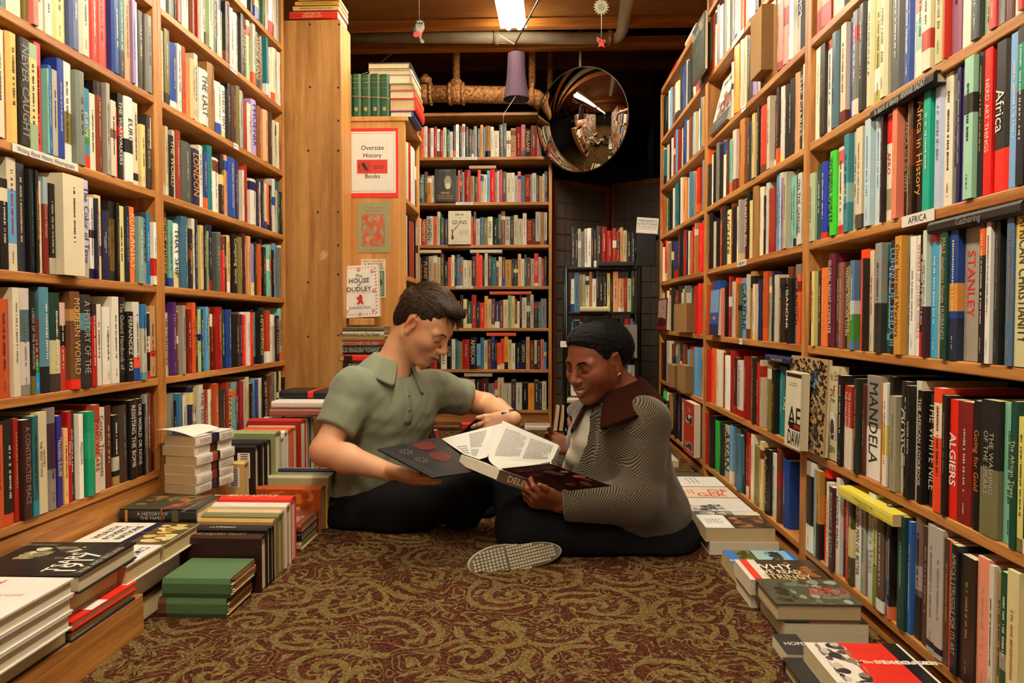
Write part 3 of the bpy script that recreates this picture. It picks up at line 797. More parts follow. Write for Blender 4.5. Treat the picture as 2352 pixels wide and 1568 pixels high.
shelf_row('R', 'c', 1830, 3.92, 62, '''
104|C0CFA8|.66||||=pale green
140|1C5048|.72||W||=dark teal
190|2848B0|.72||W|0-.08:E03A28|=blue
245|1A1612|.74|THE POLITICS OF EVIL|E|.84-1:605C50|=black
295|50DC44|.76|WOMEN WRITE|185018||=bright green
340|E8DCC0|.77|||.8-.96:E86070,0-.1:E03A28|=cream
365|2A1A14|.82|||
405|4C94A0|.84|||.3-.5:9CC4C0|=teal blue
465|CCC6AC|.84||k
520|E0D6B8|.84||e|.0-.14:605848
548|3A342A|.74||W
600|C8DCE0|.86||U||=pale blue
655|D8E4E4|.84||U||=pale blue grey
690|5A5A30|.72|THE DEVIL/STRANGER|y|.0-.2:2C2824|=dark olive
712|2C141C|.84||E||=dark maroon
760|EAE2CC|.82|AFRO|D82C20|.72-.98:E03424,.1-.3:A8A080|=cream and red
790|F09478|.82||W||=salmon
833|F09478|.83||y||=salmon
875|1E1C16|.82|AFRICA and the WEST|E||
900|D8C070|.84
940|3C2418|.9||c|.4-.7:7A3C24|=dark brown
1025|1C1610|.86|Africa in History|E0A850||
1085|10B498|.90||W||=emerald
1175|C4CEE0|.94||7080A0||=pale lavender
1245|EFE6CC|.92||K
1292|78807C|.92||||=grey
1325|30285C|.93||||=indigo
1400|602C80|1.0||E||=purple
1480|B0DCC0|.98|||.6-.74:3A3630|=mint
1530|241C14|.98||Y||=black
1600|E82C20|1.04|NERD ART THINGS|W||S=scarlet
1750|2C2A26|1.02|Africa|W|0-.28:F03C28|S=black and red
1830|90BCE4|.98||W||=light blue
1900|24242A|.96||W|.6-.9:14A088|=black and teal
1998|1A3428|1.04|MAU MAU|E|.0-.2:20664A|X=dark green
2046|A4D0A4|1.04||||=pale green
''', 'AFRICA row, near right bookcase', 'books on the AFRICA shelf')
shelf_row('R', 'd', 1830, 3.92, 50, '''
105|1C1410|.72||O||=black and orange
130|E8DC90|.72||||=pale yellow
165|32222C|.72||E||=dark plum
215|F28A40|.74||y||=orange
270|6C2238|.86|GLOBAL NIGHT COMMUTE|W||=maroon
325|4E3C32|.76||E||=grey brown
365|A06858|.76||E||=dusty pink
400|442818|.76|FEEDING AFRICAN CITIES|W||=dark brown
432|94842C|.72|WOMEN IN AFRICA|y||=olive yellow
470|5C88A8|.76||W|.1-.4:4C9448,.4-.55:C8D8D8|=blue and green
545|F4581E|.84||w||=bright orange
562|2A1A16|.76||R
600|E4D8B8|.82||r||=cream
650|4A1A4C|.86|CITIES OF ENTANGLEMENTS|W||=purple
710|A0A098|.86|||0-.45:3C3A38|=grey
770|1C6C54|.84||W|.58-.85:20302C,.12-.18:7CB8A8|=green
825|2E2634|.86|LUHNU UF TEHUS III|U||X=dark indigo
885|D8A048|.88|Once Intrepid Warriors|5A3818||=mustard
925|8CA098|.88||||=grey green
975|F2F0E4|.86||e||=white
1020|F0ECE0|.86|WOMEN OF OTHER WORLDS|E09080||=white
1060|181410|.86||W|0-.2:C82820|=black and red
1095|D8E0CC|.88|||0-.4:4C1C28|=white and maroon
1160|58B4DC|.86||W|.92-1:C02028|S=sky blue
1230|CABB90|.88||c||=tan
1285|1E5040|.86|MALE daughters female HUSBANDS|E||=dark green
1360|1C4C90|.94|||.35-.55:E0A050,0-.3:28344C|=blue
1490|B0A898|1.0|STANLEY|F04030||SPn=stone grey
1560|34302E|.94||W|.62-.9:C0D0D8|=charcoal
1605|28201C|.94||W|.72-.9:E87830|=black
1650|F0ECE0|.88||||=white
1700|2C2C28|.98||e||=charcoal
1780|1C3A28|1.0||c||=dark green
1845|5C7894|.98||c||=slate blue
2003|DCD6A4|1.0|AFRICAN CHRISTIANITY|4A4636|.8-1:E4C060|P=cream and yellow
2046|34201C|1.0||W||=dark brown
''', 'row below AFRICA, near right bookcase', 'books on the shelf below the AFRICA shelf')
shelf_row('R', 'e', 1800, 3.409, 120, '''
200|gap
262|4CA0CC|.80||W|.9-1:2C60A8|=sky blue
300|1A1612|.84|The Ethiopian Jews of Israel|E|.0-.2:605C50|=black
393|gap
435|14110E|.80||||=black
466|B43424|.72|THE CHALLENGE FOR AFRICA|W|0-.5:E8DCC8|=red and cream
497|B43424|.72|THE CHALLENGE FOR AFRICA|W|0-.5:E8DCC8|n=red and cream
530|C82820|.76|THE OTHER SHADE|W||=red
555|28342C|.80||F0A048||=dark green
577|6C3428|.76||E||=brown
690|9C988C|.84|MANDELA|3A3834|0-.5:F2EDE0|nP=grey and white
727|CE8C40|.80||B||=amber
760|F0ECE0|.80||q|.3-.6:E8D878|=white
792|181614|.86|MANDELA The Life|W||n=black
840|A8A488|.72||e||=grey
905|2E2A26|.84|AFRICA|D8D4C0|0-.36:D8D4B4|XP=charcoal and cream
930|161410|.82||W||=black
955|161410|.82|KHAMA KHAYA|W||=black
995|DCD6C0|.86||e||=pale grey
1035|14120F|.80|THE AFRICAN LOOKBOOK|W||=black
1120|34302E|.78|THE WHITE NILE|D8D4C0||=charcoal
1190|F05830|.84||B|.6-.88:F4D8B8|=orange
1228|1A1814|.80||e||=black
1290|E83424|.78|ALGIERS|W||X=scarlet
1398|8A241C|.78||||P=dark red
1412|ECE6D8|.80||||=white
1472|14120E|.80|Going for Gold|F08838||=black
1612|24201C|.82|THE WASHING/OF THE SPEARS|E|0-.5:84805C|P=black and olive
1705|90CCB0|.82||2C6C60||=mint
1758|145040|.84|The African Trees|y||=dark green
1810|E4DC80|.76|||0-.1:8C8440|=yellow
1850|E8E0CC|.86|||.1-.5:2C3C58|=white and navy
1882|C8B898|.86
''', 'second row up, near right bookcase', 'books on the second shelf from the floor, near right bookcase')
shelf_row('R', 'f', 1800, 2.861, 96, '''
128|D8DCC8|.80||e||=pale grey
190|F0ECDC|.88||k|.3-.85:181614|=white and black
205|A8B8B0|.84||||=grey green
228|C09848|.84|||0-.4:201C18|=tan and black
268|F03C24|.90|||.7-.9:1C1814|=scarlet
290|E8DCC0|.78||||=cream
322|5C2420|.76|BIOGRAPHY & BATTLE|E||=maroon
348|E8E4D8|.86|JACQUES PAUW|K||n=white
385|1C1614|.88|Religion|E83828||=black
408|C05428|.84||||=rust
438|58502C|.82||y|.3-.6:D8D098|=dark olive
475|F0ECE0|.84|HOW CAN MAN DIE BETTER|1A1816||=white
505|A8B0A0|.80||k||=grey green
528|B04838|.78|||.5-.7:D0E0D8|=red
572|D4DCD0|.88|Alder's West|A0A498||=pale grey
600|C4C880|.84||1C5040|0-.4:8C9440|=yellow green
648|6C5840|.78|||0-.12:F0ECE0|=brown
668|3C60A4|.86||||=blue
690|1E1A16|.80|||0-.12:E88858|=black
736|20303C|.74|BETWEEN MAN AND BEAST|E04838|0-.2:D8D4C8|=dark slate
783|1C4C44|.84||84B8A0||=dark teal
806|3C74B8|.82||W||=blue
866|7C6C68|.90|||0-.35:2C2420,.4-.6:A8A0A0|=grey pink
912|54402E|.84||c||=brown
964|BDB9B0|.88||e|.04-.09:24201C|=pale grey
1018|BDB9B0|.88||e|.04-.09:24201C|=pale grey
1062|5C4028|.84||c||=brown
1085|E03420|.84||y||=scarlet
1130|1C2224|.84|AFRICA'S STRUGGLE FOR ITS ART|E||=black
1222|382C20|.80||c||P=dark brown
1296|F0A488|.84||E||=salmon
1330|E4DCC8|.82||k||=cream
1370|B89C68|.80||B||=tan
1424|1E5C38|.82||W|.3-.42:A8A490|=green
1502|E8DCA8|.86||c||P=pale yellow
1579|F0E4C8|.78|THE COWARD WIND|F08878||=cream
''', 'bottom row, near right bookcase', 'books on the bottom shelf, near right bookcase')

# rows above, and the two farther right bookcases
row_px('R', 'a', 1853, 2352, 'P4w3k2o3W7k3W4k8{AFTER}W7w6k4b6W8', hmin=.8)
for s in ('g', 'h'): row_px('R', s, 1853, 2352, rndseq(rs, 34), hmin=.8)
row_px('R', 'h', 1620, 1840, rndseq(rs, 34), hmin=.8)
row_px('R', 'g', 1619, 1840, 'w3o2w4k3w4k3L4n4v3w3P4g4o3W12k4P4w6u4w8r4w6k4w6t4w8k3w6', hmin=.78)
row_px('R', 'a', 1668, 1840, 'E3h6w4x3k3B5V5w3k3c12W5p6p6W5E5k5{NO9}w9', hmin=.74, hmax=.92)
row_px('R', 'b', 1617, 1838, 'K2w3k3e3k3w3b2T5W4r4h5b5d3u2y3k2O6k4{The Crooked Line}w3b4k3W4k4k5P5k5{THE DIARIES}w4w4', hmin=.76, hmax=.9)
row_px('R', 'c', 1617, 1838, 'k4w3k3R5K4y5{LIGHTER}b3k3w4E2r3k4{HUNTING EVIL}y3c6w4k2{AIMEE}W4q6U6E4V3w3T5T5k2W4{ON THE GANGES}W4{ON THE GANGES}', hmin=.72, hmax=.9)
row_px('R', 'd', 1615, 1836, 'o3r3u7p3k3r2w5o2l2U6{GANDHI}w3c4w2j4n3o4L4n2w4B5b4{CHURCHILL}k4{GANDHI}e5{GANDHI}o3k4{In the Shadow}', hmin=.7, hmax=.88)
row_px('R', 'e', 1614, 1812, 'R4o5w5r2W5r4m2W6{A MATTER OF HONOUR}r5c4B5R3w2P4l5k3t6w2K4{TAJ}P3', hmin=.74, hmax=.88)
row_px('R', 'f', 1612, 1798, 'n3r2k5G5d4w8{ASIAN}U3z5s5k2r4R3w3l8y3k6{A Carnival of}W6b4u7', hmin=.74, hmax=.88)
R3 = dict(h='', g='k4k3w2P3U3b3w6w4k3u5w4', a='q2w2t3w4k6k3W4r2P3U4r3w7k4u4w4', b='q3o2b2G2d3k3w4t8n3w3p3h3r4w3', c='k2w2R2w3c3V2d4i5b3w3k2U3r3n2W3', d='w7k2y2w3r2E3d3m3b3r2K6w4y3',
          e='m8w2k3w2k3b3G3e3k3b3o3', f='k2R3G2m3w3k2c5k2r4k2v3k3c4w2')
for s in 'gabcdef': row_px('R', s, 1515, 1612, R3[s] + rndseq(rs, 8, 'wkbceRU'), hmin=.72, hmax=.88)
for s in ('h', 'g', 'a', 'b', 'c', 'd', 'e', 'f'):
    stuff_row('R', s, .81, -.2, rndseq(rs, 30), rs)
for s in 'bcdef': stuff_row('R', s, 1.038, .868, rndseq(rs, 9), rs)
# books lying flat on top of the farthest right bookcase
# ---------------------------------------------------------------- back bookcase
def back_run(z, xa, xb, seq, hs=(.7, .86), fn=None):
    X0, X1 = at(xa, 500, YBK).x, at(xb, 500, YBK).x
    stuff_row('B', '', X0, X1, seq, rs, hmin=hs[0], hmax=hs[1], raw=lambda y: (Vector((y, YBK + .006, z)), 0.0))
BKS = [
 'b3o4W3r3W3r3W3r3w3g3W3n3W3n3W3k3k3b2e3K3h3s2c5w3w5k4k3w4P5{EAST GALE}r5q4K5{ENGLAND}b6q2k3k2k3',
 'P2t5{THE GOLDEN}b3h4w3k1B22o2n2e2r6c4K3O3w3w3U3R5e2w2j3m4w5W3E3p3s4r5{OREGON}e2W4K3c3w2k3',
 'W4q6{AMERICAN}w7{WOMEN}o4w3g4K4w24o2r3E4s4l4w5{AMERICA}d6z3b4W5{THE NATIVE}k4w4w5W4r6{RAWHIDE}k3W5c4w3',
 'w3k2n6{PLAINS}x4P4L3b3k4o3w3k2s3e3w4w4m4O3O3k2w3K4t4b2w3b3c6k2K4P3w3t2b4w3R4{REAGAN}w3r2k3',
 'k3b3m3k4b3x3o3w3w3k3w3q3k3y3g4r4k3R4h3w3b3i4b3x4L3y3b2w2k2w4K3w3k4t2e5',
 'w2t2r4k2b3R4k3w5{THE GREAT}k4{CUTE}w3s3l3r6k6{AMERICAN}U3s3w3b3i3k2O3O3h3y3w3k5n4{LINCOLN}P3b4w2m3p3U2',
 'w3k2w3o3n3w4{THE WAR}k3w5k3m6x3k4m5e4R2x4w5K3W4k4h4K3k2w3']
xs = [(958, 1258)] * 2 + [(957, 1257)] * 2 + [(956, 1256)] * 3
for z, sq, x_ in zip(BKZ, BKS, xs): back_run(z, x_[0], x_[1], sq, (.62, .8) if z == BKZ[1] else (.62, .82))
for z in BKZ[:5]: back_run(z, 850, 955, rndseq(rs, 8))
# oversize case, shelves facing right
for i, z in enumerate((OSZ[1], OSZ[2], OSZ[3])):
    stuff_row('O', '', YO + .03, YOE - .03, ['E3w3r2W9k3', 'W3k2q5k2E3', 'e4k3b3k4W3'][i], rs, hmin=.95, hmax=1.15, depth=.2, raw=lambda y, z=z: (Vector((ox1 - .002, y, z)), math.pi / 2))
# ---------------------------------------------------------------- smooth solids: blended primitives turned into one continuous mesh
def _a(v): return np.array([float(v[0]), float(v[1]), float(v[2])])
class Prim:
    def __init__(s, kind, k, **kw): s.kind = kind; s.k = k; s.__dict__.update(kw); s.sub = kw.get('sub', False)
    def d(s, p):
        if s.kind == 'cone':
            pa = p - s.a; ba = s.b - s.a; t = np.clip(pa @ ba / max(ba @ ba, 1e-9), 0, 1)
            q = pa - t[:, None] * ba
            if s.flat is not None:      # flattened section: squash along the given axis
                c = q @ s.flat; q = q + np.outer(c * (s.fk - 1), s.flat)
            return np.sqrt((q * q).sum(1)) - (s.ra + t * (s.rb - s.ra))
        if s.kind == 'ell':
            q = (p - s.c) @ s.R
            k0 = np.sqrt(((q / s.r) ** 2).sum(1)); k1 = np.sqrt(((q / (s.r * s.r)) ** 2).sum(1))
            return k0 * (k0 - 1) / np.maximum(k1, 1e-6)
        if s.kind == 'box':
            q = np.abs((p - s.c) @ s.R) - (s.r - s.rad)
            return np.sqrt((np.maximum(q, 0) ** 2).sum(1)) + np.minimum(q.max(1), 0) - s.rad
        if s.kind == 'plane': return (p - s.c) @ s.n
def cone(a, b, ra, rb, k=.02, flat=None, fk=1.0, sub=False):
    return Prim('cone', k, a=_a(a), b=_a(b), ra=ra, rb=rb, flat=None if flat is None else _a(Vector(flat).normalized()), fk=fk, sub=sub)
def ell(c, r, k=.02, R=None, sub=False):
    return Prim('ell', k, c=_a(c), r=_a(r), R=np.eye(3) if R is None else np.array(R), sub=sub)
def rbox(c, r, rad, k=.02, R=None, sub=False):
    return Prim('box', k, c=_a(c), r=_a(r), rad=rad, R=np.eye(3) if R is None else np.array(R), sub=sub)
def field(prims, p, fold=None):
    d = None
    for q in prims:
        e = q.d(p)
        if d is None: d = e; continue
        k = q.k
        if q.sub:
            h = np.maximum(k - np.abs(-e - d), 0) / k; d = np.maximum(d, -e) + h * h * k * .25
        else:
            h = np.maximum(k - np.abs(e - d), 0) / k; d = np.minimum(d, e) - h * h * k * .25
    if fold is not None: d = d + fold(p)
    return d
def solid(prims, h, fold=None, cuts=(), B=14, maxdisp=.02):
    """surface nets over sparse blocks; cuts = list of half-spaces (point, normal) removing the side the normal points to"""
    lo = np.array([1e9] * 3); hi = -lo
    for q in prims:
        if q.sub: continue
        if q.kind == 'cone': pts = [q.a, q.b]; r = max(q.ra, q.rb) + .02
        else: pts = [q.c]; r = float(q.r.max()) * (1.75 if q.kind == 'box' else 1) + .02
        for c in pts: lo = np.minimum(lo, c - r); hi = np.maximum(hi, c + r)
    nb = np.ceil((hi - lo) / (h * B)).astype(int) + 1
    gi = np.stack(np.meshgrid(*[np.arange(n) for n in nb], indexing='ij'), -1).reshape(-1, 3)
    cen = lo + (gi + .5) * B * h; R_ = B * h * .87
    add = [q for q in prims if not q.sub]
    D = np.stack([q.d(cen) for q in add], 1)
    m = D.min(1); keep = (m < R_ * 1.25 + maxdisp + .02) & (m > -R_ * 1.25 - maxdisp - .03)
    offs = np.stack(np.meshgrid(*[np.arange(-1, B + 1)] * 3, indexing='ij'), -1).reshape(-1, 3)
    n1 = B + 2; Ks = []; Vs = []; Qs = []
    big = 1 << 20
    cor = np.array([[i, j, k] for i in (0, 1) for j in (0, 1) for k in (0, 1)])
    edges = [(a, b) for a in range(8) for b in range(a + 1, 8) if np.abs(cor[a] - cor[b]).sum() == 1]
    for bi in np.nonzero(keep)[0]:
        act = set(np.nonzero(D[bi] < m[bi] + 2 * R_ + .06)[0]); loc = []; ai = 0
        for q in prims:
            if q.sub:
                if abs(q.d(cen[bi:bi + 1])[0]) < R_ + .05: loc.append(q)
            else:
                if ai in act: loc.append(q)
                ai += 1
        if not loc or loc[0].sub: continue
        G = gi[bi] * B + offs; P = lo + G * h
        d = field(loc, P, fold)
        for c, nn in cuts: d = np.maximum(d, (P - _a(c)) @ _a(nn))
        d = d.reshape(n1, n1, n1)
        if d.min() > 0 or d.max() < 0: continue
        cv = np.stack([d[a[0]:n1 - 1 + a[0], a[1]:n1 - 1 + a[1], a[2]:n1 - 1 + a[2]] for a in cor], -1)
        neg = cv < 0; mix = neg.any(-1) & ~neg.all(-1)
        idx = np.argwhere(mix)
        if not len(idx): continue
        v = cv[mix]; acc = np.zeros((len(v), 3)); cnt = np.zeros(len(v))
        for a, b in edges:
            x, y = v[:, a], v[:, b]; s_ = (x < 0) != (y < 0)
            t = np.where(s_, x / np.where(s_, x - y, 1), 0)
            pt = cor[a] + t[:, None] * (cor[b] - cor[a]); acc += pt * s_[:, None]; cnt += s_
        pos = idx + acc / cnt[:, None]
        org = gi[bi] * B - 1
        Vs.append(lo + (org + pos) * h)
        gk = idx + org + 8; Ks.append((gk[:, 0] * big + gk[:, 1]) * big + gk[:, 2])
        ng = d < 0
        for ax in range(3):
            u, w = (ax + 1) % 3, (ax + 2) % 3
            sl0 = [slice(1, B + 1)] * 3; sl1 = [slice(1, B + 1)] * 3; sl1[ax] = slice(2, B + 2)
            a0 = ng[tuple(sl0)]; a1 = ng[tuple(sl1)]
            for flip, mk in ((False, a0 & ~a1), (True, ~a0 & a1)):
                e = np.argwhere(mk)
                if not len(e): continue
                g = e + 1 + org + 8          # node index -> cell index with same lower corner
                eu = np.zeros(3, int); eu[u] = 1; ew = np.zeros(3, int); ew[w] = 1
                cs = [g, g - eu, g - eu - ew, g - ew]
                if flip: cs = cs[::-1]
                Qs.append(np.stack([(c[:, 0] * big + c[:, 1]) * big + c[:, 2] for c in cs], 1))
    K = np.concatenate(Ks); V = np.concatenate(Vs); Q = np.concatenate(Qs)
    uk, first = np.unique(K, return_index=True); V = V[first]
    qi = np.searchsorted(uk, Q); qi = np.clip(qi, 0, len(uk) - 1)
    ok = (uk[qi] == Q).all(1); qi = qi[ok]
    return V, qi
def smooth_verts(V, Q, it=2, f=.5):
    n = len(V)
    a = np.concatenate([Q[:, 0], Q[:, 1], Q[:, 2], Q[:, 3]]); b = np.concatenate([Q[:, 1], Q[:, 2], Q[:, 3], Q[:, 0]])
    for _ in range(it):
        s = np.zeros((n, 3)); c = np.zeros(n)
        for k in range(3): s[:, k] = np.bincount(a, V[b, k], n) + np.bincount(b, V[a, k], n)
        c = np.bincount(a, minlength=n) + np.bincount(b, minlength=n)
        V = V + f * (s / np.maximum(c, 1)[:, None] - V)
    return V
def solid_obj(name, prims, h, mat, parent=None, fold=None, cuts=(), color=None, sm=1, origin=(0, 0, 0), B=14):
    V, Q = solid(prims, h, fold, cuts, B)
    if sm: V = smooth_verts(V, Q, sm)
    V = V - _a(origin)
    me = bpy.data.meshes.new(name)
    me.vertices.add(len(V)); me.vertices.foreach_set('co', V.astype(np.float32).ravel())
    me.loops.add(len(Q) * 4); me.loops.foreach_set('vertex_index', Q.astype(np.int32).ravel())
    me.polygons.add(len(Q)); me.polygons.foreach_set('loop_start', np.arange(0, len(Q) * 4, 4, dtype=np.int32))
    me.polygons.foreach_set('use_smooth', np.ones(len(Q), dtype=bool))
    if color is not None:
        at_ = me.attributes.new('Col', 'FLOAT_COLOR', 'POINT')
        at_.data.foreach_set('color', color(V + _a(origin)).astype(np.float32).ravel())
    me.update(calc_edges=True); me.validate()
    o = bpy.data.objects.new(name, me); COL.objects.link(o); o.data.materials.append(mat)
    if parent: o.parent = parent
    return o
# ---------------------------------------------------------------- people
def frame(fwd, up):
    """columns: forward, left, up"""
    f = Vector(fwd).normalized(); u = Vector(up); l = u.cross(f).normalized(); u = f.cross(l).normalized()
    return np.array([[f.x, l.x, u.x], [f.y, l.y, u.y], [f.z, l.z, u.z]])
def skinmat(name, rough=.5, sss=.05):
    m, N, L, P = newmat(name)
    a = N.new('ShaderNodeAttribute'); a.attribute_name = 'Col'
    tc = N.new('ShaderNodeTexCoord'); no = N.new('ShaderNodeTexNoise'); no.inputs['Scale'].default_value = 55; no.inputs['Detail'].default_value = 6
    L.new(tc.outputs['Object'], no.inputs['Vector'])
    mr = N.new('ShaderNodeMapRange'); mr.inputs['To Min'].default_value = .88; mr.inputs['To Max'].default_value = 1.1; L.new(no.outputs['Fac'], mr.inputs['Value'])
    mx = N.new('ShaderNodeMix'); mx.data_type = 'RGBA'; mx.blend_type = 'MULTIPLY'; mx.inputs[0].default_value = 1
    L.new(a.outputs['Color'], mx.inputs[6]); L.new(mr.outputs[0], mx.inputs[7]); L.new(mx.outputs[2], P.inputs['Base Color'])
    P.inputs['Roughness'].default_value = rough; P.inputs['Subsurface Weight'].default_value = sss
    P.inputs['Subsurface Radius'].default_value = (.6, .2, .1); P.inputs['Subsurface Scale'].default_value = .01
    n2 = N.new('ShaderNodeTexNoise'); n2.inputs['Scale'].default_value = 900; L.new(tc.outputs['Object'], n2.inputs['Vector'])
    b = N.new('ShaderNodeBump'); b.inputs['Strength'].default_value = .12; b.inputs['Distance'].default_value = .0005
    L.new(n2.outputs['Fac'], b.inputs['Height']); L.new(b.outputs['Normal'], P.inputs['Normal'])
    return m
def head_prims(C, R, s=1.0, fem=False, smile=False):
    """C centre between the ears, R columns forward/left/up"""
    R = np.array(R); C = _a(C)
    W = lambda x, y, z: C + R @ (np.array([x, y, z]) * s)
    E = lambda c, r, k=.02, sub=False: ell(W(*c), np.array(r) * s, k * s, R, sub)
    K = lambda a, b, ra, rb, k=.015, sub=False: cone(W(*a), W(*b), ra * s, rb * s, k * s, sub=sub)
    P = [E((-.012, 0, .035), (.098, .077, .083)), E((.022, 0, -.008), (.068, .064, .088), .03),
         E((.030, 0, -.068), (.052, .047, .045), .03)]
    jw = .048 if fem else .05
    for y in (-1, 1):
        P += [K((.0, y * .056, -.05), (.062, y * .02, -.100 if not fem else -.096), .016, .014, .03),
              E((.056, y * .040, -.028), (.030, .024, .024) if not fem else (.037, .031, .034), .03),
              K((.083, y * .014, .018), (.073, y * .048, .016), .009, .008, .016)]
    P += [E((.074, 0, -.101), (.020, .022, .017), .022),
          E((.088, 0, -.060), (.016, .027, .022), .02)]
    for y in (-1, 1):      # eye hollows, then closed lids over the eyeballs
        P += [E((.095, y * .032, .0), (.015, .019, .011), .014, True)]
        P += [E((.0755, y * .031, -.001), (.0155, .0165, .0125), .006)]
        P += [K((.088, y * .018, -.0085), (.082, y * .045, -.006), .0022, .0018, .004)]
    nw = 1.1 if fem else .95
    P += [K((.088, 0, .012), (.113, 0, -.028), .0075 * nw, .0095 * nw, .014), E((.111, 0, -.031), (.0112, .0108 * nw, .0098), .008)]
    for y in (-1, 1): P += [E((.103, y * .0115 * nw, -.035), (.0095, .0075 * nw, .0075), .006), E((.107, y * .007 * nw, -.0425), (.004, .0035, .003), .003, True)]
    # mouth
    if smile:
        for y in (-1, 1):
            P += [K((.106, 0, -.0575), (.088, y * .031, -.0535), .0046, .0028, .006), K((.104, 0, -.0800), (.088, y * .029, -.0570), .0060, .0032, .006), K((.1085, 0, -.0685), (.099, y * .0225, -.0600), .0052, .0030, .0025, sub=True)]
        P += [E((.1065, 0, -.0682), (.0085, .019, .0046), .002, True)]
    else:
        for y in (-1, 1):
            P += [K((.1065, 0, -.0590), (.091, y * .024, -.0635), .0052, .003, .005), K((.1045, 0, -.0715), (.091, y * .021, -.0658), .0066, .0035, .005)]
        for y in (-1, 1): P += [K((.114, 0, -.0652), (.095, y * .026, -.0648), .0026, .002, .0015, True)]
    # ears
    for y in (-1, 1):
        P += [E((-.004, y * .0765, -.006), (.018, .0075, .031), .008), E((.002, y * .0865, -.003), (.0105, .0085, .018), .004, True),
              E((.000, y * .078, -.034), (.0085, .006, .010), .006), K((-.016, y * .082, -.018), (-.006, y * .083, .022), .0035, .0045, .003),
              K((-.006, y * .083, .022), (.010, y * .079, .016), .0042, .003, .003), E((.009, y * .079, -.008), (.004, .004, .007), .004)]
    return P, W
def hand_prims(Wp, f, n, s, curl=(.3, .3, .3, .3), size=1.0, thumb=(.6, .75, 0), spread=.06, tcurl=.3):
    """Wp wrist, f to the knuckles, n out of the back of the hand, s towards the thumb"""
    Wp, f, n, s = Vector(Wp), Vector(f).normalized(), Vector(n).normalized(), Vector(s).normalized()
    n = (n - f * n.dot(f)).normalized(); s0 = n.cross(f); s = s0 if s0.dot(s) > 0 else -s0
    P = [ell(Wp + f * .048 * size, (.05 * size, .037 * size, .0135 * size), .012, np.array([list(x) for x in (f, s, n)]).T)]
    offs = [.031, .0105, -.0105, -.030]; kl = [.088, .093, .087, .078]; ln = [.070, .079, .073, .056]; rr = [.0088, .009, .0086, .0075]
    tips = []
    for i in range(4):
        kn = Wp + (f * kl[i] + s * offs[i] + n * .002) * size
        P.append(cone(Wp + (f * .02 + s * offs[i] * .55) * size, kn, .0115 * size, .0108 * size, .012))
        d = (f + s * (spread * (1.5 - i))).normalized(); p = kn
        c = curl[i]
        for j, q in enumerate((.45, .31, .24)):
            ang = c * (.9, 1.25, .8)[j]
            d = (d * math.cos(ang) - n * 0 + (-n if j == 0 else nn) * math.sin(ang)) if False else d
            # bend towards the palm about the side axis
            d = Matrix.Rotation(ang * (1 if s.cross(d).dot(-n) > 0 else -1), 3, s) @ d
            e = p + d * (ln[i] * q * size)
            P.append(cone(p, e, rr[i] * size * (1 - .1 * j), rr[i] * size * (1 - .1 * (j + 1)), .006)); p = e
        tips.append(p)
    tb = Wp + (f * .018 + s * .022 - n * .004) * size
    td = (f * thumb[0] + s * thumb[1] + n * thumb[2]).normalized()
    k1 = tb + td * .042 * size; td2 = (td + f * tcurl).normalized(); k2 = k1 + td2 * .034 * size; td3 = (td2 + f * tcurl * .6).normalized(); k3 = k2 + td3 * .026 * size
    P += [cone(tb, k1, .0155 * size, .0118 * size, .014), cone(k1, k2, .0108 * size, .0095 * size, .006), cone(k2, k3, .0095 * size, .0078 * size, .006)]
    return P
def blob(V, c, r): return np.exp(-(((V - _a(c)) ** 2).sum(1)) / (r * r))[:, None]
def lerp_col(base, V, spots):
    out = np.tile(np.array(lin(base)), (len(V), 1))
    for c, r, col, a in spots:
        w = np.clip(blob(V, c, r) * a, 0, 1); out = out * (1 - w) + np.array(lin(col)) * w
    return out

def surf(prims, start, d, fold=None, L_=.4):
    d = Vector(d).normalized(); t = np.linspace(0, L_, 400); p = _a(start) + np.outer(t, _a(d)); f_ = field(prims, p, fold)
    i = np.nonzero(f_ < 0)[0]
    return Vector(p[i[0]]) if len(i) else Vector(start)
# ======================= the man =======================
mh = at(975, 742, 2.34)                                   # between the ears
yaw = math.radians(-20); pit = math.radians(38)
mf = Vector((math.cos(yaw) * math.cos(pit), math.sin(yaw) * math.cos(pit), -math.sin(pit)))
mup = Vector((math.sin(pit) * math.cos(yaw) * 1, math.sin(pit) * math.sin(yaw), math.cos(pit)))
roll = math.radians(6)
MR = frame(mf, mup)
HP, HW = head_prims(mh, MR, 1.04)
J = {}
J['neck'] = at(893, 862, 2.37); J['rs'] = at(818, 893, 2.24); J['ls'] = at(1003, 895, 2.49)
J['re'] = at(745, 1036, 2.13); J['rw'] = at(893, 1083, 2.05)
J['le'] = at(1116, 930, 2.60); J['lw'] = at(1180, 962, 2.36)
J['chest'] = at(900, 945, 2.36); J['belly'] = at(872, 1060, 2.36); J['pel'] = at(850, 1155, 2.38)
J['rh'] = at(828, 1178, 2.30); J['lh'] = at(905, 1165, 2.46)
J['rk'] = at(1082, 1118, 2.21); J['ra'] = at(900, 1212, 2.24)
J['lk'] = at(1118, 1000, 2.58); J['la'] = at(1110, 1180, 2.42)
man = empty('person', (J['pel'].x, J['pel'].y, 0), 0, 'person in a sage green polo shirt sitting on the carpet, wristband on one arm', 'person')
MO = Vector((J['pel'].x, J['pel'].y, 0))
hand_r = hand_prims(J['rw'], Vector(at(955, 1100, 2.02)) - J['rw'], (-.1, -.5, -.86), (.1, -.8, .4), (.10, .08, .1, .15), 1.0, (.9, .3, 0), .03)
hl_dir = Vector(at(1120, 985, 2.34)) - J['lw']
hand_l = hand_prims(J['lw'], (-.90, .02, -.42), (0, -1, .2), (-.3, 0, .95), (.25, .3, .3, .3), .98, (.92, .36, .05), .05, .12)
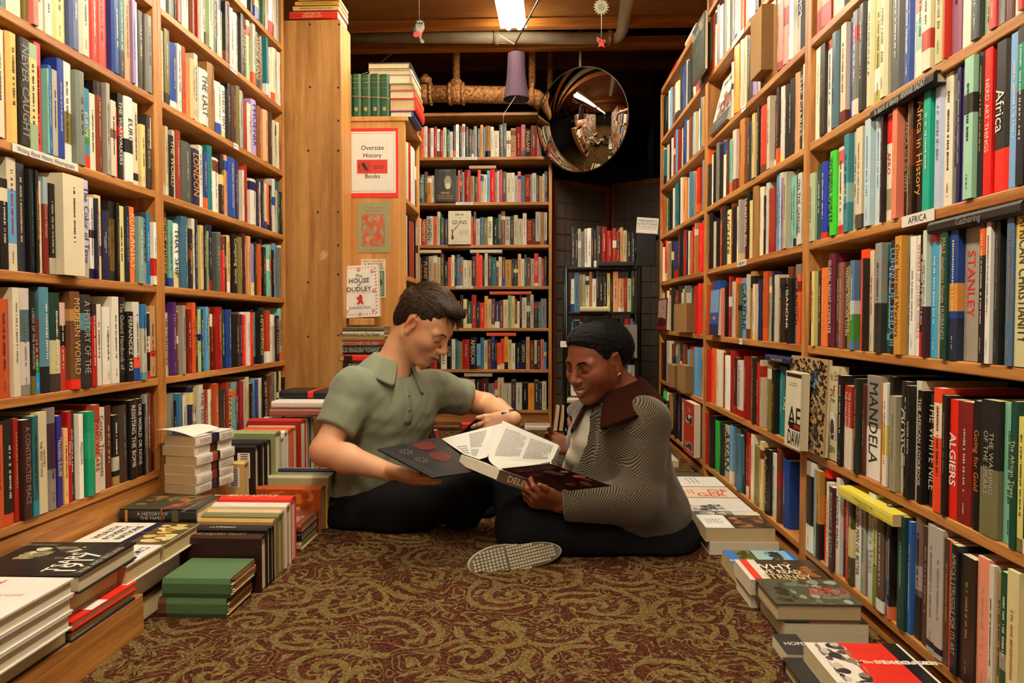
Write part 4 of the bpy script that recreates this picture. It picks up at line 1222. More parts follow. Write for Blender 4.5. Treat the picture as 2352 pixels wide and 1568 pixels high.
body = HP + [cone(HW(-.03, 0, -.05), J['neck'], .056, .060, .03), cone(J['neck'], J['rs'], .045, .045, .03), cone(J['neck'], J['ls'], .045, .045, .03),
    cone(J['neck'], J['pel'], .07, .07, .03),
    cone(J['rs'], J['re'], .047, .042, .02), cone(J['re'], J['re'].lerp(J['rw'], .35), .043, .043, .02), cone(J['re'].lerp(J['rw'], .35), J['rw'], .043, .027, .02),
    cone(J['ls'], J['le'], .047, .042, .02), cone(J['le'], J['le'].lerp(J['lw'], .4), .043, .041, .02), cone(J['le'].lerp(J['lw'], .4), J['lw'], .041, .027, .02),
    cone(J['pel'], J['rh'], .05, .045, .02), cone(J['rh'], J['rk'], .04, .03, .02), cone(J['rk'], J['ra'], .03, .025, .02), cone(J['pel'], J['lh'], .045, .04, .02), cone(J['lh'], J['lk'], .04, .03, .02), cone(J['lk'], J['la'], .03, .025, .02)] + hand_r + hand_l
M['skin1'] = skinmat('fair_skin')
spots = [(HW(.06, -.045, -.03), .028, 'D08868', .5), (HW(.06, .045, -.03), .028, 'D08868', .5), (HW(.112, 0, -.03), .012, 'D08C6C', .4),
         (HW(.108, 0, -.0655), .013, 'B0604C', .8), (HW(.100, .014, -.0655), .009, 'B0604C', .7), (HW(.100, -.014, -.0655), .009, 'B0604C', .7),
         (HW(-.004, -.08, 0), .03, 'D4785A', .75), (HW(-.004, .08, 0), .03, 'D4785A', .75), (J['re'], .05, 'C8704C', .5),
         (HW(.09, -.032, -.002), .014, 'B07858', .6), (HW(.09, .032, -.002), .014, 'B07858', .6)]
spots += [(HW(.110 - abs(y_) * .45, y_, -.0652), .0036, '5A2418', .9) for y_ in np.linspace(-.024, .024, 13)] + [(HW(.108, y_, -.041), .004, '6A3020', .8) for y_ in (-.007, .007)]
col1 = lambda V: lerp_col('E6B48E', V, spots)
solid_obj('body', body, .0027, M['skin1'], man, color=col1, origin=MO, sm=1)
# shirt
def folds(amp, freq, seed=0, dirs=None):
    r = np.random.RandomState(seed); ks = r.randn(5, 3) * freq; ph = r.rand(5) * 6.28; k2 = r.randn(5, 3) * freq * .5
    def f(p):
        s = 0
        for i in range(5): s = s + np.sin(p @ ks[i] + ph[i] + 1.8 * np.sin(p @ k2[i]))
        return amp * (s / 5)
    return f
TF = frame(Vector((.72, -.69, 0)), (J['neck'] - J['pel']))    # torso frame
def tell(c, r, k=.04): return ell(c, r, k, TF)
slv_r = J['rs'].lerp(J['re'], .70); slv_l = J['ls'].lerp(J['le'], .62)
shirt = [tell(J['chest'], (.118, .165, .15)), tell(J['belly'], (.118, .150, .15), .06), tell(J['pel'] + Vector((-.005, 0, .01)), (.118, .150, .10), .06),
         cone(J['neck'] + Vector((0, 0, -.045)), J['rs'], .060, .064, .05), cone(J['neck'] + Vector((0, 0, -.045)), J['ls'], .06, .064, .05),
         cone(J['rs'], slv_r, .070, .068, .03), cone(J['ls'], slv_l, .070, .066, .03),
         cone(J['neck'] + Vector((-.01, .01, -.02)), J['neck'] + Vector((-.01, .0, -.06)), .062, .07, .04)]
def knit(name, c):
    m, N, L, P = newmat(name); P.inputs['Base Color'].default_value = lin(c); P.inputs['Roughness'].default_value = .85
    tc = N.new('ShaderNodeTexCoord'); v = N.new('ShaderNodeTexVoronoi'); v.inputs['Scale'].default_value = 700; L.new(tc.outputs['Object'], v.inputs['Vector'])
    b = N.new('ShaderNodeBump'); b.inputs['Strength'].default_value = .3; b.inputs['Distance'].default_value = .0006
    L.new(v.outputs['Distance'], b.inputs['Height']); L.new(b.outputs['Normal'], P.inputs['Normal'])
    P.inputs['Sheen Weight'].default_value = .15
    return m
M['polo'] = knit('sage_pique_knit', '8C927C')
mfold = folds(.0065, 24, 3); mf2 = folds(.0038, 48, 8)
dR = (slv_r - J['rs']).normalized(); dL = (slv_l - J['ls']).normalized()
def torso_cut(p, base_fold):
    return base_fold
class Sleeve: pass
def shirt_fold(p): return mfold(p) + mf2(p)
# the sleeves end in flat hems: carve their rounded tips away
shirt_s = shirt + [rbox(slv_r + dR * .095, (.10, .10, .10), .002, .003, frame(dR, (0, 0, 1)), True), rbox(slv_l + dL * .095, (.10, .10, .10), .002, .003, frame(dL, (0, 0, 1)), True)]
neckdir = (HW(-.03, 0, -.05) - _a(J['neck'])); neckdir = Vector(neckdir).normalized()
shirt_s.append(cone(J['neck'] + neckdir * .02, J['neck'] + neckdir * .2, .075, .085, .006, sub=True))
solid_obj('polo_shirt', shirt_s, .0058, M['polo'], man, fold=shirt_fold, cuts=[], origin=MO, sm=2)
# collar: a folded band round the neck, open at the front
def collar(name, C, up, fwd, r0, r1, h_up, h_dn, gap, mat, parent, origin, thick=.003, tip=.02, n=40, pitch=0):
    F_ = frame(fwd, up); C = _a(C); o = MB(); V = []; rows = 5
    for i in range(n + 1):
        a = gap + (2 * math.pi - 2 * gap) * i / n; fr = abs(i / n - .5) * 2
        ext = tip * max(0, fr - .55) / .45
        dirv = np.array([math.cos(a), math.sin(a) * 1.0, 0])
        lift = -.035 * (1 + math.cos(a)) / 2 * pitch
        for (rr_, zz) in ((r0, -.01), (r0 + .001, h_up), (r0 + .004, h_up + .004), (r0 + .012, h_up - .004), (r1 + ext * .4, h_up - h_dn - ext)):
            V.append(C + F_ @ (dirv * rr_ + np.array([0, 0, zz + lift])))
    fs = [(i * rows + k, i * rows + k + 1, (i + 1) * rows + k + 1, (i + 1) * rows + k) for i in range(n) for k in range(rows - 1)]
    o.add([Vector(v) - Vector(origin) for v in V], fs, W1, True)
    ob = o.build(name, mat, parent)
    sf = ob.modifiers.new('thick', 'SOLIDIFY'); sf.thickness = thick; sf.offset = 0
    ss = ob.modifiers.new('ss', 'SUBSURF'); ss.levels = 1; ss.render_levels = 1
    return ob
collar('collar', J['neck'] + neckdir * .034, neckdir, TF[:, 0], .066, .124, .040, .066, .42, M['polo'], man, MO, pitch=1.0, tip=.022)
def strip(name, prims, tops, d, side, w, mat, parent, origin, fold=None, off=.0025, thick=.002):
    o = MB(); V = []; sd = Vector(side).normalized(); d = Vector(d).normalized()
    for t in tops:
        for k in (-1, 0, 1): V.append(surf(prims, t + sd * w * .5 * k, d, fold) - d * off - Vector(origin))
    n = len(tops)
    o.add(V, [(3 * i + k, 3 * i + k + 1, 3 * i + k + 4, 3 * i + k + 3) for i in range(n - 1) for k in (0, 1)], W1, True)
    ob = o.build(name, mat, parent); s_ = ob.modifiers.new('t', 'SOLIDIFY'); s_.thickness = thick; s_.offset = 0; return ob
tf_, tl_, tu_ = (Vector(TF[:, i]) for i in range(3))
base_ = J['neck'] + tf_ * .3
strip('placket', shirt_s, [base_ - tu_ * z for z in np.linspace(.03, .155, 9)], -tf_, tl_, .028, M['polo'], man, MO, shirt_fold, .002)
M['btn'] = plain('grey_button', '8A8878', .3)
for z in (.06, .105):
    p = surf(shirt_s, base_ - tu_ * z, -tf_, shirt_fold) + tf_ * .005 - MO
    o = MB(); o.lathe([(.0001, -.001), (.005, -.001), (.005, .001), (.0001, .0015)], W1, 12, Matrix.Translation(p) @ Matrix(((tl_.x, tu_.x, tf_.x, 0), (tl_.y, tu_.y, tf_.y, 0), (tl_.z, tu_.z, tf_.z, 0), (0, 0, 0, 1)))); o.build('button', M['btn'], man)
# trousers
M['black_cloth'] = plain('black_trouser_cloth', '0A0808', .85, bump=.3, bscale=400, spec=.2)
pants = [ell(J['pel'] + Vector((-.01, 0, -.03)), (.125, .165, .11), .05, TF), cone(J['rh'], J['rk'], .092, .068, .05), cone(J['rk'], J['ra'], .066, .05, .03),
         cone(J['lh'], J['lk'], .09, .066, .05), cone(J['lk'], J['la'], .065, .048, .03), cone(J['ra'], J['ra'] + Vector((-.1, .03, 0)), .048, .04, .03),
         cone(J['pel'] + Vector((-.05, 0, -.06)), J['rh'].lerp(J['rk'], .3) + Vector((0, 0, -.03)), .09, .085, .04),
         cone(J['rk'] + Vector((.0, .02, -.03)), J['rk'] + Vector((-.03, .05, -.10)), .065, .06, .05)]
waist = J['pel'] + Vector((0, 0, .055))
solid_obj('trousers', pants, .007, M['black_cloth'], man, fold=folds(.005, 25, 5), cuts=[((0, 0, .004), (0, 0, -1))], origin=MO, sm=2)
# belt showing at the near hip
M['belt'] = plain('brown_belt_leather', '4A2414', .5, bump=.2, bscale=80)
o = MB(); V = []; n = 48
for i in range(n):
    a = 2 * math.pi * i / n
    for z_ in (-.017, .017):
        V.append(Vector(_a(J['pel'] + Vector((-.004, 0, .004))) + TF @ np.array([math.cos(a) * .128, math.sin(a) * .163, z_])) - MO)
o.add(V, [(2 * i, 2 * ((i + 1) % n), 2 * ((i + 1) % n) + 1, 2 * i + 1) for i in range(n)], W1, True)
bo = o.build('belt', M['belt'], man); sf = bo.modifiers.new('t', 'SOLIDIFY'); sf.thickness = .004

# ---- hair
def hairmat(name, c1, c2, rough=.5):
    m, N, L, P = newmat(name)
    tc = N.new('ShaderNodeTexCoord'); no = N.new('ShaderNodeTexNoise'); no.inputs['Scale'].default_value = 160; no.inputs['Detail'].default_value = 3
    L.new(tc.outputs['Object'], no.inputs['Vector'])
    cr = N.new('ShaderNodeValToRGB'); cr.color_ramp.elements[0].position = .35; cr.color_ramp.elements[1].position = .68
    cr.color_ramp.elements[0].color = lin(c1); cr.color_ramp.elements[1].color = lin(c2); L.new(no.outputs['Fac'], cr.inputs[0])
    L.new(cr.outputs[0], P.inputs['Base Color']); P.inputs['Roughness'].default_value = rough; P.inputs['Specular IOR Level'].default_value = .22
    return m
M['hair1'] = hairmat('brown_hair', '22140A', '3A2614', .6)
M['hair1s'] = hairmat('light_brown_hair', '2C1C0E', '7A5A34', .5)
def HE(W, R, s):
    return lambda c, r, k=.02, sub=False: ell(W(*c), np.array(r) * s, k * s, R, sub)
E_ = HE(HW, MR, 1.04)
def hair_strands(name, W, R, s, rnd, n, root_fn, flow_fn, length, r, mat, parent, origin, lift=.004, seg=5):
    o = MB()
    for _ in range(n):
        p, nrm = root_fn(rnd)
        if p is None: continue
        p = np.array(p, float); nrm = np.array(nrm, float)
        pts = [p - nrm * .004]; d = flow_fn(p, nrm, rnd); L_ = length(p, rnd)
        q = p.copy()
        for k in range(seg):
            q = q + d * (L_ / seg); d = d + (flow_fn(q, nrm, rnd) - d) * .35 - nrm * .12 * (k / seg) * 0
            d = d / np.linalg.norm(d)
            pts.append(q + nrm * lift * math.sin(math.pi * (k + 1) / seg * .6))
        rr_ = r * rnd.uniform(.7, 1.3)
        W_ = [Vector(W(*x)) - Vector(origin) for x in pts]
        o.tube(W_, [rr_ * (1 - .85 * k / seg) for k in range(seg + 1)], W1, n=3, cap=False)
    return o.build(name, mat, parent)
hair = [E_((-.012, 0, .036), (.099, .0795, .084)), E_((.045, 0, .098), (.052, .050, .022), .03), E_((.070, 0, .094), (.027, .040, .016), .02), E_((-.058, 0, -.018), (.046, .062, .055), .03),
        E_((.125, 0, .035), (.088, .09, .060), .010, True), E_((.07, 0, -.075), (.11, .12, .085), .014, True),
        E_((.0, -.09, -.010), (.030, .03, .040), .01, True), E_((.0, .09, -.010), (.030, .03, .040), .01, True), E_((-.03, 0, -.155), (.17, .12, .085), .01, True)]
hf = folds(.0016, 160, 11)
ho = solid_obj('hair', hair, .0032, M['hair1'], man, fold=hf, origin=MO, sm=1)
def root1(rnd):
    a = rnd.uniform(-math.pi, math.pi); e = rnd.uniform(-.15, 1.45)
    n_ = np.array([math.cos(e) * math.cos(a), math.cos(e) * math.sin(a), math.sin(e)])
    p = np.array([-.013, 0, .036]) + n_ * np.array([.100, .0795, .084])
    if p[0] > .045 and p[2] < .068: return None, None
    if p[0] > .01 and p[2] < .070: return None, None
    if p[2] < .03 and p[0] > -.03: return None, None
    return p, n_
def flow1(p, n_, rnd):
    if p[2] > .075: d = np.array([.95, .2 + rnd.uniform(-.2, .2), .0])
    else: d = np.array([-.25, rnd.uniform(-.1, .1), -.9])
    d = d - n_ * (d @ n_) * .9 + n_ * .06
    return d / np.linalg.norm(d)
hs_ = random.Random(4)
hair_strands('hair_strands', HW, MR, 1.04, hs_, 2600, root1, flow1, lambda p, r: r.uniform(.035, .055) if p[2] > .075 else r.uniform(.012, .022), .0008, M['hair1s'], ho, MO)
# eyebrows and lashes
def on_face(W, prims, y, z, out=.0):
    a, b = Vector(W(.2, y, z)), Vector(W(.0, y, z)); return surf(prims, a, b - a) - (b - a).normalized() * out
def face_lines(W, parent, origin, mat, s, prims, thick=.0024, brow=(.0165, .022), br=.9):
    for y in (-1, 1):
        o = MB(); o.tube([on_face(W, prims, y * yy, zz, .0002) - Vector(origin) for yy, zz in ((.013, brow[0]), (.021, brow[1] - .001), (.030, brow[1] + .001), (.039, brow[1] + .0005), (.047, brow[0] - .002))], [thick * .8, thick * 1.1, thick * 1.1, thick * .8, thick * .3], W1, n=6)
        o.build('eyebrow', mat, parent)
        o = MB(); o.tube([on_face(W, prims, y * yy, zz, .0003) - Vector(origin) for yy, zz in ((.018, -.0075), (.024, -.0098), (.031, -.0105), (.038, -.0092), (.045, -.0058))], [.0006, .0012, .0015, .0014, .0007], W1, n=5)
        o.build('eyelash', mat, parent)
M['lash1'] = plain('dark_brown_lash', '24160E', .6)
face_lines(HW, man, MO, M['lash1'], 1.04, HP, .0024)
# wrist strap with watch on the far arm
M['strap'] = plain('black_rubber', '101010', .4)
ax_ = (J['lw'] - J['le']).normalized()
o = MB(); V = []; n = 24; F3 = frame(ax_, (0, 0, 1)); wc = _a(J['lw'] - ax_ * .012)
for i in range(n):
    a = 2 * math.pi * i / n
    for z_ in (-.009, .009): V.append(Vector(wc + F3 @ np.array([z_, math.cos(a) * .031, math.sin(a) * .031])) - MO)
o.add(V, [(2 * i, 2 * i + 1, 2 * ((i + 1) % n) + 1, 2 * ((i + 1) % n)) for i in range(n)], W1, True)
ws = o.build('wristband', M['strap'], man); sf = ws.modifiers.new('t', 'SOLIDIFY'); sf.thickness = .003; sf.offset = 1
o = MB(); o.box((-.01, -.006, -.018), (.01, .006, .018)); wt = o.build('watch_face', M['strap'], ws, bevel=.003)
wt.location = Vector(wc + F3 @ np.array([0, -.030, .006])) - MO
# ======================= the woman =======================
wh = at(1372, 826, 2.12)
yaw = math.radians(180 + 40); pit = math.radians(17)
wf = Vector((math.cos(yaw) * math.cos(pit), math.sin(yaw) * math.cos(pit), -math.sin(pit)))
wu = Vector((math.cos(yaw) * math.sin(pit), math.sin(yaw) * math.sin(pit), math.cos(pit)))
WRm = frame(wf, wu); WS = .985
WP, WW = head_prims(wh, WRm, WS, True, True)
Q = {}
Q['neck'] = at(1432, 915, 2.15)
Q['ls'] = at(1482, 968, 2.05); Q['rs'] = at(1345, 968, 2.31)
Q['le'] = at(1473, 1150, 1.99); Q['lw'] = at(1284, 1156, 1.97)
Q['re'] = at(1318, 1085, 2.36); Q['rw'] = at(1320, 1030, 2.33)
Q['chest'] = at(1420, 1015, 2.17); Q['belly'] = at(1445, 1120, 2.17); Q['pel'] = at(1462, 1205, 2.17)
Q['lh'] = at(1480, 1225, 2.10); Q['rh'] = at(1440, 1190, 2.28)
Q['lk'] = at(1203, 1205, 2.02); Q['la'] = at(1400, 1262, 2.12)
Q['rk'] = at(1180, 1128, 2.22); Q['ra'] = at(1186, 1228, 2.03)
woman = empty('person', (Q['pel'].x, Q['pel'].y, 0), 0, 'person in a brown and cream patterned wool jacket and jeans, looking down smiling', 'person')
WO = Vector((Q['pel'].x, Q['pel'].y, 0))
hand_a = hand_prims(Q['lw'], Vector(at(1226, 1143, 1.925)) - Q['lw'], (.05, -.75, -.65), (-.1, .5, .8), (.6, .65, .7, .7), .95, (.8, .35, .0), .03, .2)
hand_b = hand_prims(Q['rw'], (-.85, -.1, .28), (.15, .75, -.35), (.35, -.2, .9), (.5, .55, .55, .6), .84, (.2, .8, .25), .08, .1)
wbody = WP + [cone(WW(-.028, 0, -.05), Q['neck'], .050, .054, .03), cone(Q['neck'], Q['ls'], .04, .04, .03), cone(Q['neck'], Q['rs'], .04, .04, .03), cone(Q['neck'], Q['pel'], .07, .07, .03),
    cone(Q['ls'], Q['le'], .04, .038, .02), cone(Q['le'], Q['lw'], .038, .027, .02), cone(Q['rs'], Q['re'], .04, .036, .02), cone(Q['re'], Q['rw'], .036, .026, .02),
    cone(Q['pel'], Q['lh'], .05, .045, .02), cone(Q['lh'], Q['lk'], .045, .04, .02), cone(Q['lk'], Q['la'], .035, .03, .02), cone(Q['pel'], Q['rh'], .05, .04, .02), cone(Q['rh'], Q['rk'], .045, .04, .02), cone(Q['rk'], Q['ra'], .04, .034, .02),
    cone(Q['ra'], at(1178, 1248, 2.0), .034, .034, .02)] + hand_a + hand_b
M['skin2'] = skinmat('brown_skin', .58, .04)
wsp = [(WW(.058, -.040, -.03), .026, '965028', .5), (WW(.058, .040, -.03), .026, '965028', .5), (WW(.106, 0, -.081), .010, 'A0503E', .8), (WW(.105, 0, -.0565), .010, '6A3020', .7),
       (WW(.096, .018, -.078), .010, 'A04838', .7), (WW(.096, -.018, -.078), .010, 'A04838', .7), (WW(.09, -.032, 0), .016, '5A3018', .6), (WW(.09, .032, 0), .016, '5A3018', .6)]
solid_obj('body', wbody, .0027, M['skin2'], woman, color=lambda V: lerp_col('8C5230', V, wsp), origin=WO, sm=1)
# teeth between the lips
M['teeth'] = plain('teeth', 'E8DCC8', .3)
o = MB()
for i in range(8):
    a = (i - 3.5) * .0056; o.box((-.002, -.0026, -.0045), (.002, .0026, .0035), W1, Matrix.Translation(Vector(WW(.1005 - a * a * 14, a, -.0665 + a * a * 12)) - WO) @ Matrix(WRm.tolist()).to_4x4())
o.build('teeth', M['teeth'], woman, bevel=.0008)
face_lines(WW, woman, WO, plain('black_lash', '0C0806', .9, spec=.1), WS, WP, .0030, (.017, .0215))
# earring
o = MB()
for dx, rr_ in ((0, .0052), (.0074, .0042)):
    pts = [(max(.0001, rr_ * math.sin(math.pi * k / 6)), -rr_ * math.cos(math.pi * k / 6)) for k in range(7)]
    o.lathe(pts, W1, 12, Matrix.Translation(Vector(WW(.004 + dx, .0865, -.040)) - WO))
o.build('earring', plain('gold_metal', 'E8C070', .2, 1.0), woman)
# hair: drawn back tight, parted, fuller behind
M['hair2'] = hairmat('black_curly_hair', '040302', '0E0907', .9)
E2 = HE(WW, WRm, WS)
hair2 = [E2((-.020, 0, .034), (.107, .0855, .088)), E2((-.088, 0, .012), (.052, .06, .058), .03), E2((.02, 0, .078), (.06, .06, .035), .03),
         E2((.130, 0, .010), (.102, .12, .074), .010, True), E2((.07, 0, -.08), (.11, .12, .09), .014, True),
         E2((-.002, -.09, -.010), (.030, .03, .042), .01, True), E2((-.002, .09, -.010), (.030, .03, .042), .01, True), E2((-.06, 0, -.14), (.15, .12, .085), .01, True),
         cone(WW(.085, -.012, .075), WW(.02, -.014, .142), .0035, .0035, .004, sub=True)]
h2f = folds(.0022, 260, 21); h3f = folds(.0015, 520, 22)
h2o = solid_obj('hair', hair2, .003, M['hair2'], woman, fold=lambda p: h2f(p) + h3f(p), origin=WO, sm=0)
o = MB(); rc = random.Random(9)
for _ in range(2600):
    a = rc.uniform(-math.pi, math.pi); e = rc.uniform(-.3, 1.5)
    n_ = np.array([math.cos(e) * math.cos(a), math.cos(e) * math.sin(a), math.sin(e)]); p = np.array([-.020, 0, .034]) + n_ * np.array([.106, .0845, .087])
    if p[0] > .05 and p[2] < .085 or (p[0] > -.02 and p[2] < .04): continue
    w0 = rc.uniform(0, 6.28); t1 = np.cross(n_, [0.3, .5, .8]); t1 /= np.linalg.norm(t1); t2 = np.cross(n_, t1); r_ = rc.uniform(.003, .006)
    pts = [Vector(WW(*(p + n_ * (.001 + .0016 * k) + (t1 * math.cos(w0 + k * 1.3) + t2 * math.sin(w0 + k * 1.3)) * r_ * .6))) - WO for k in range(5)]
    o.tube(pts, .0004, W1, n=3, cap=False)
o.build('hair_strands', M['hair2'], h2o)

# jacket cloth: patches of fine diagonal lines, woven basket fashion
def tweed():
    m, N, L, P = newmat('basketweave_wool')
    tc = N.new('ShaderNodeTexCoord'); nz = N.new('ShaderNodeTexNoise'); nz.inputs['Scale'].default_value = 9; nz.inputs['Detail'].default_value = 1
    L.new(tc.outputs['Object'], nz.inputs['Vector'])
    def mt(op, a, b=None):
        n = N.new('ShaderNodeMath'); n.operation = op
        for i, x in enumerate((a, b)):
            if x is None: continue
            if isinstance(x, (int, float)): n.inputs[i].default_value = x
            else: L.new(x, n.inputs[i])
        return n.outputs[0]
    sx = N.new('ShaderNodeSeparateXYZ'); L.new(tc.outputs['Object'], sx.inputs[0])
    wob = mt('MULTIPLY', mt('SUBTRACT', nz.outputs['Fac'], .5), .005)
    x = mt('ADD', mt('ADD', sx.outputs[0], mt('MULTIPLY', sx.outputs[1], .55)), wob); z = mt('ADD', sx.outputs[2], wob)
    ca, sa = math.cos(.55), math.sin(.55)
    u = mt('ADD', mt('MULTIPLY', x, ca), mt('MULTIPLY', z, sa)); v = mt('SUBTRACT', mt('MULTIPLY', z, ca), mt('MULTIPLY', x, sa))
    S = 1 / .066
    cu = mt('FLOOR', mt('MULTIPLY', u, S)); cv_ = mt('FLOOR', mt('MULTIPLY', v, S))
    par = mt('GREATER_THAN', mt('ABSOLUTE', mt('MODULO', mt('ADD', cu, cv_), 2)), .5)
    l1 = mt('FRACT', mt('MULTIPLY', mt('ADD', u, mt('MULTIPLY', v, .25)), 1 / .0056)); l2 = mt('FRACT', mt('MULTIPLY', mt('SUBTRACT', v, mt('MULTIPLY', u, .25)), 1 / .0056))
    ln = mt('ADD', mt('MULTIPLY', par, l1), mt('MULTIPLY', mt('SUBTRACT', 1, par), l2))
    st = mt('GREATER_THAN', ln, .5)
    fz = N.new('ShaderNodeTexNoise'); fz.inputs['Scale'].default_value = 600; L.new(tc.outputs['Object'], fz.inputs['Vector'])
    mx = N.new('ShaderNodeMix'); mx.data_type = 'RGBA'; L.new(st, mx.inputs[0]); mx.inputs[6].default_value = lin('20160F'); mx.inputs[7].default_value = lin('8E7E64')
    m2 = N.new('ShaderNodeMix'); m2.data_type = 'RGBA'; m2.blend_type = 'MULTIPLY'; m2.inputs[0].default_value = .5; L.new(mx.outputs[2], m2.inputs[6]); L.new(fz.outputs['Color'], m2.inputs[7])
    L.new(m2.outputs[2], P.inputs['Base Color']); P.inputs['Roughness'].default_value = .95; P.inputs['Sheen Weight'].default_value = .2
    b = N.new('ShaderNodeBump'); b.inputs['Strength'].default_value = .5; b.inputs['Distance'].default_value = .001; L.new(ln, b.inputs['Height']); L.new(b.outputs['Normal'], P.inputs['Normal'])
    return m
M['tweed'] = tweed(); M['cord'] = plain('dark_brown_corduroy', '34180E', 1.0, bump=.4, bscale=300, spec=.05)
TW = frame(Vector((-.78, -.62, 0)), (Q['neck'] - Q['pel']))
wfv, wlv, wuv = (Vector(TW[:, i]) for i in range(3))
def we(c, r, k=.05): return ell(c, r, k, TW)
cuff = Q['lw'] + (Q['le'] - Q['lw']).normalized() * .012; cuff2 = Q['rw'] + (Q['re'] - Q['rw']).normalized() * .03
jack = [we(Q['chest'] + wfv * .005, (.135, .175, .15)), we(Q['belly'] - Vector((.02, 0, 0)), (.150, .185, .16), .07), we(Q['pel'] + Vector((-.012, 0, .045)), (.155, .19, .11), .07),
        cone(Q['neck'] + Vector((0, 0, -.045)), Q['ls'], .066, .066, .05), cone(Q['neck'] + Vector((0, 0, -.045)), Q['rs'], .066, .064, .05),
        cone(Q['ls'], Q['le'], .072, .062, .03), cone(Q['le'], cuff, .064, .050, .03), cone(Q['rs'], Q['re'], .068, .06, .03), cone(Q['re'], cuff2, .058, .047, .02)]
dc = (cuff - Q['le']).normalized(); dc2 = (cuff2 - Q['re']).normalized()
frontc = Q['neck'] + wfv * .13
jack += [rbox(cuff + dc * .085, (.085, .08, .08), .002, .003, frame(dc, (0, 0, 1)), True), rbox(cuff2 + dc2 * .085, (.085, .08, .08), .002, .003, frame(dc2, (0, 0, 1)), True),
         cone(Q['neck'] + wuv * .03 + wfv * .03, Q['neck'] + wuv * .2 + wfv * .05, .070, .085, .01, sub=True)]
# the opening down the front, wider at the chest
op = [Q['neck'] + wfv * .14 + wuv * .0, Q['neck'] + wfv * .15 - wuv * .12 - wlv * .004, Q['neck'] + wfv * .17 - wuv * .24 - wlv * .006]
jack += [cone(op[0], op[1], .040, .030, .006, sub=True), cone(op[1], op[2], .030, .012, .006, sub=True)]
def cam_hit(px, py):
    d = ray(px, py); return surf(jack, Vector((0, 0, CAM_Z)) + Vector(d) * 1.5, d, None, 1.5)
opn = [cam_hit(px, py) for px, py in ((1356, 938), (1345, 972), (1334, 1010), (1322, 1050), (1308, 1078))]
vd_ = Vector(ray(1335, 1000)).normalized()
for a_, b_, r1_, r2_ in zip(opn, opn[1:], (.014, .018, .021, .019), (.018, .021, .019, .012)): jack.append(cone(a_, b_, r1_, r2_, .004, sub=True))
jf1 = folds(.006, 20, 33); jf2 = folds(.0025, 55, 34)
jfold = lambda p: jf1(p) + jf2(p)
jo = solid_obj('wool_jacket', jack, .006, M['tweed'], woman, fold=jfold, cuts=[(Q['pel'] + Vector((-.02, 0, -.058)), Vector((.25, 0, -1)).normalized())], origin=WO, sm=2)
tee = [cone(a_ + vd_ * .032, b_ + vd_ * .032, .026, .026, .02) for a_, b_ in zip(opn, opn[1:])] + [we(Q['chest'] + wfv * .004, (.117, .150, .145), .03), we(Q['belly'], (.13, .16, .15), .05), cone(Q['neck'] - wuv * .05, Q['neck'] - wuv * .1, .08, .1, .04)]
solid_obj('white_top', tee, .008, plain('white_cotton', 'E4DCC8', .8), woman, origin=WO, sm=1)
nd2 = Vector(WW(-.028, 0, -.05)) - Q['neck']; nd2.normalize()
collar('jacket_collar', Q['neck'] + nd2 * .030 + wfv * .008, (nd2 * .6 + Vector((0, 0, .4))), TW[:, 0], .074, .150, .034, .085, .34, M['cord'], woman, WO, thick=.005, tip=.03, pitch=1.2)
M['horn'] = plain('dark_horn_button', '1A0E0A', .25)
def button_at(prims, start, d, r, nm='button'):
    d = Vector(d).normalized(); p = surf(prims, start, -d, jfold) + d * .004 - WO; a = d.orthogonal().normalized(); b2 = d.cross(a)
    o = MB(); o.lathe([(.0001, -.003), (r * .9, -.003), (r, 0), (r * .85, .003), (r * .5, .0018), (.0001, .0018)], W1, 16, Matrix.Translation(p) @ Matrix(((a.x, b2.x, d.x, 0), (a.y, b2.y, d.y, 0), (a.z, b2.z, d.z, 0), (0, 0, 0, 1))))
    return o.build(nm, M['horn'], woman)
side_ = (wfv + Vector((0, -.5, 0))).normalized()
for px_, py_, rr_ in ((1350, 972, .013), (1326, 1030, .009), (1373, 1211, .013)):
    p = at(px_, py_, 2.1); d = (Vector((0, 0, CAM_Z)) - p).normalized()
    button_at(jack, p + d * .35, d, rr_)
# jeans
M['denim'] = plain('dark_denim', '0B0D13', .88, bump=.3, bscale=500, var=.3, spec=.2)
jeans = [ell(Q['pel'] + Vector((.02, 0, -.03)), (.15, .18, .11), .05, TW), cone(Q['lh'], Q['lk'], .098, .078, .05), cone(Q['lk'], Q['la'], .075, .055, .03),
         cone(Q['rh'], Q['rk'], .095, .07, .05), cone(Q['rk'], Q['ra'], .068, .050, .03), cone(Q['lh'] + Vector((.06, .02, -.02)), Q['lk'].lerp(Q['la'], .6), .09, .07, .05)]
jd = (at(1172, 1262, 1.97) - Q['ra']).normalized()
jeans.append(rbox(Q['ra'] + Vector((-.005, -.0, -.03)) + Vector((0, 0, -.075)), (.07, .07, .07), .002, .004, None, True) if False else cone(Q['ra'] + Vector((0, 0, -.06)), Q['ra'] + Vector((0, 0, -.2)), .045, .06, .004, sub=True))
solid_obj('jeans', jeans, .007, M['denim'], woman, fold=folds(.005, 28, 40), cuts=[((0, 0, .004), (0, 0, -1))], origin=WO, sm=2)
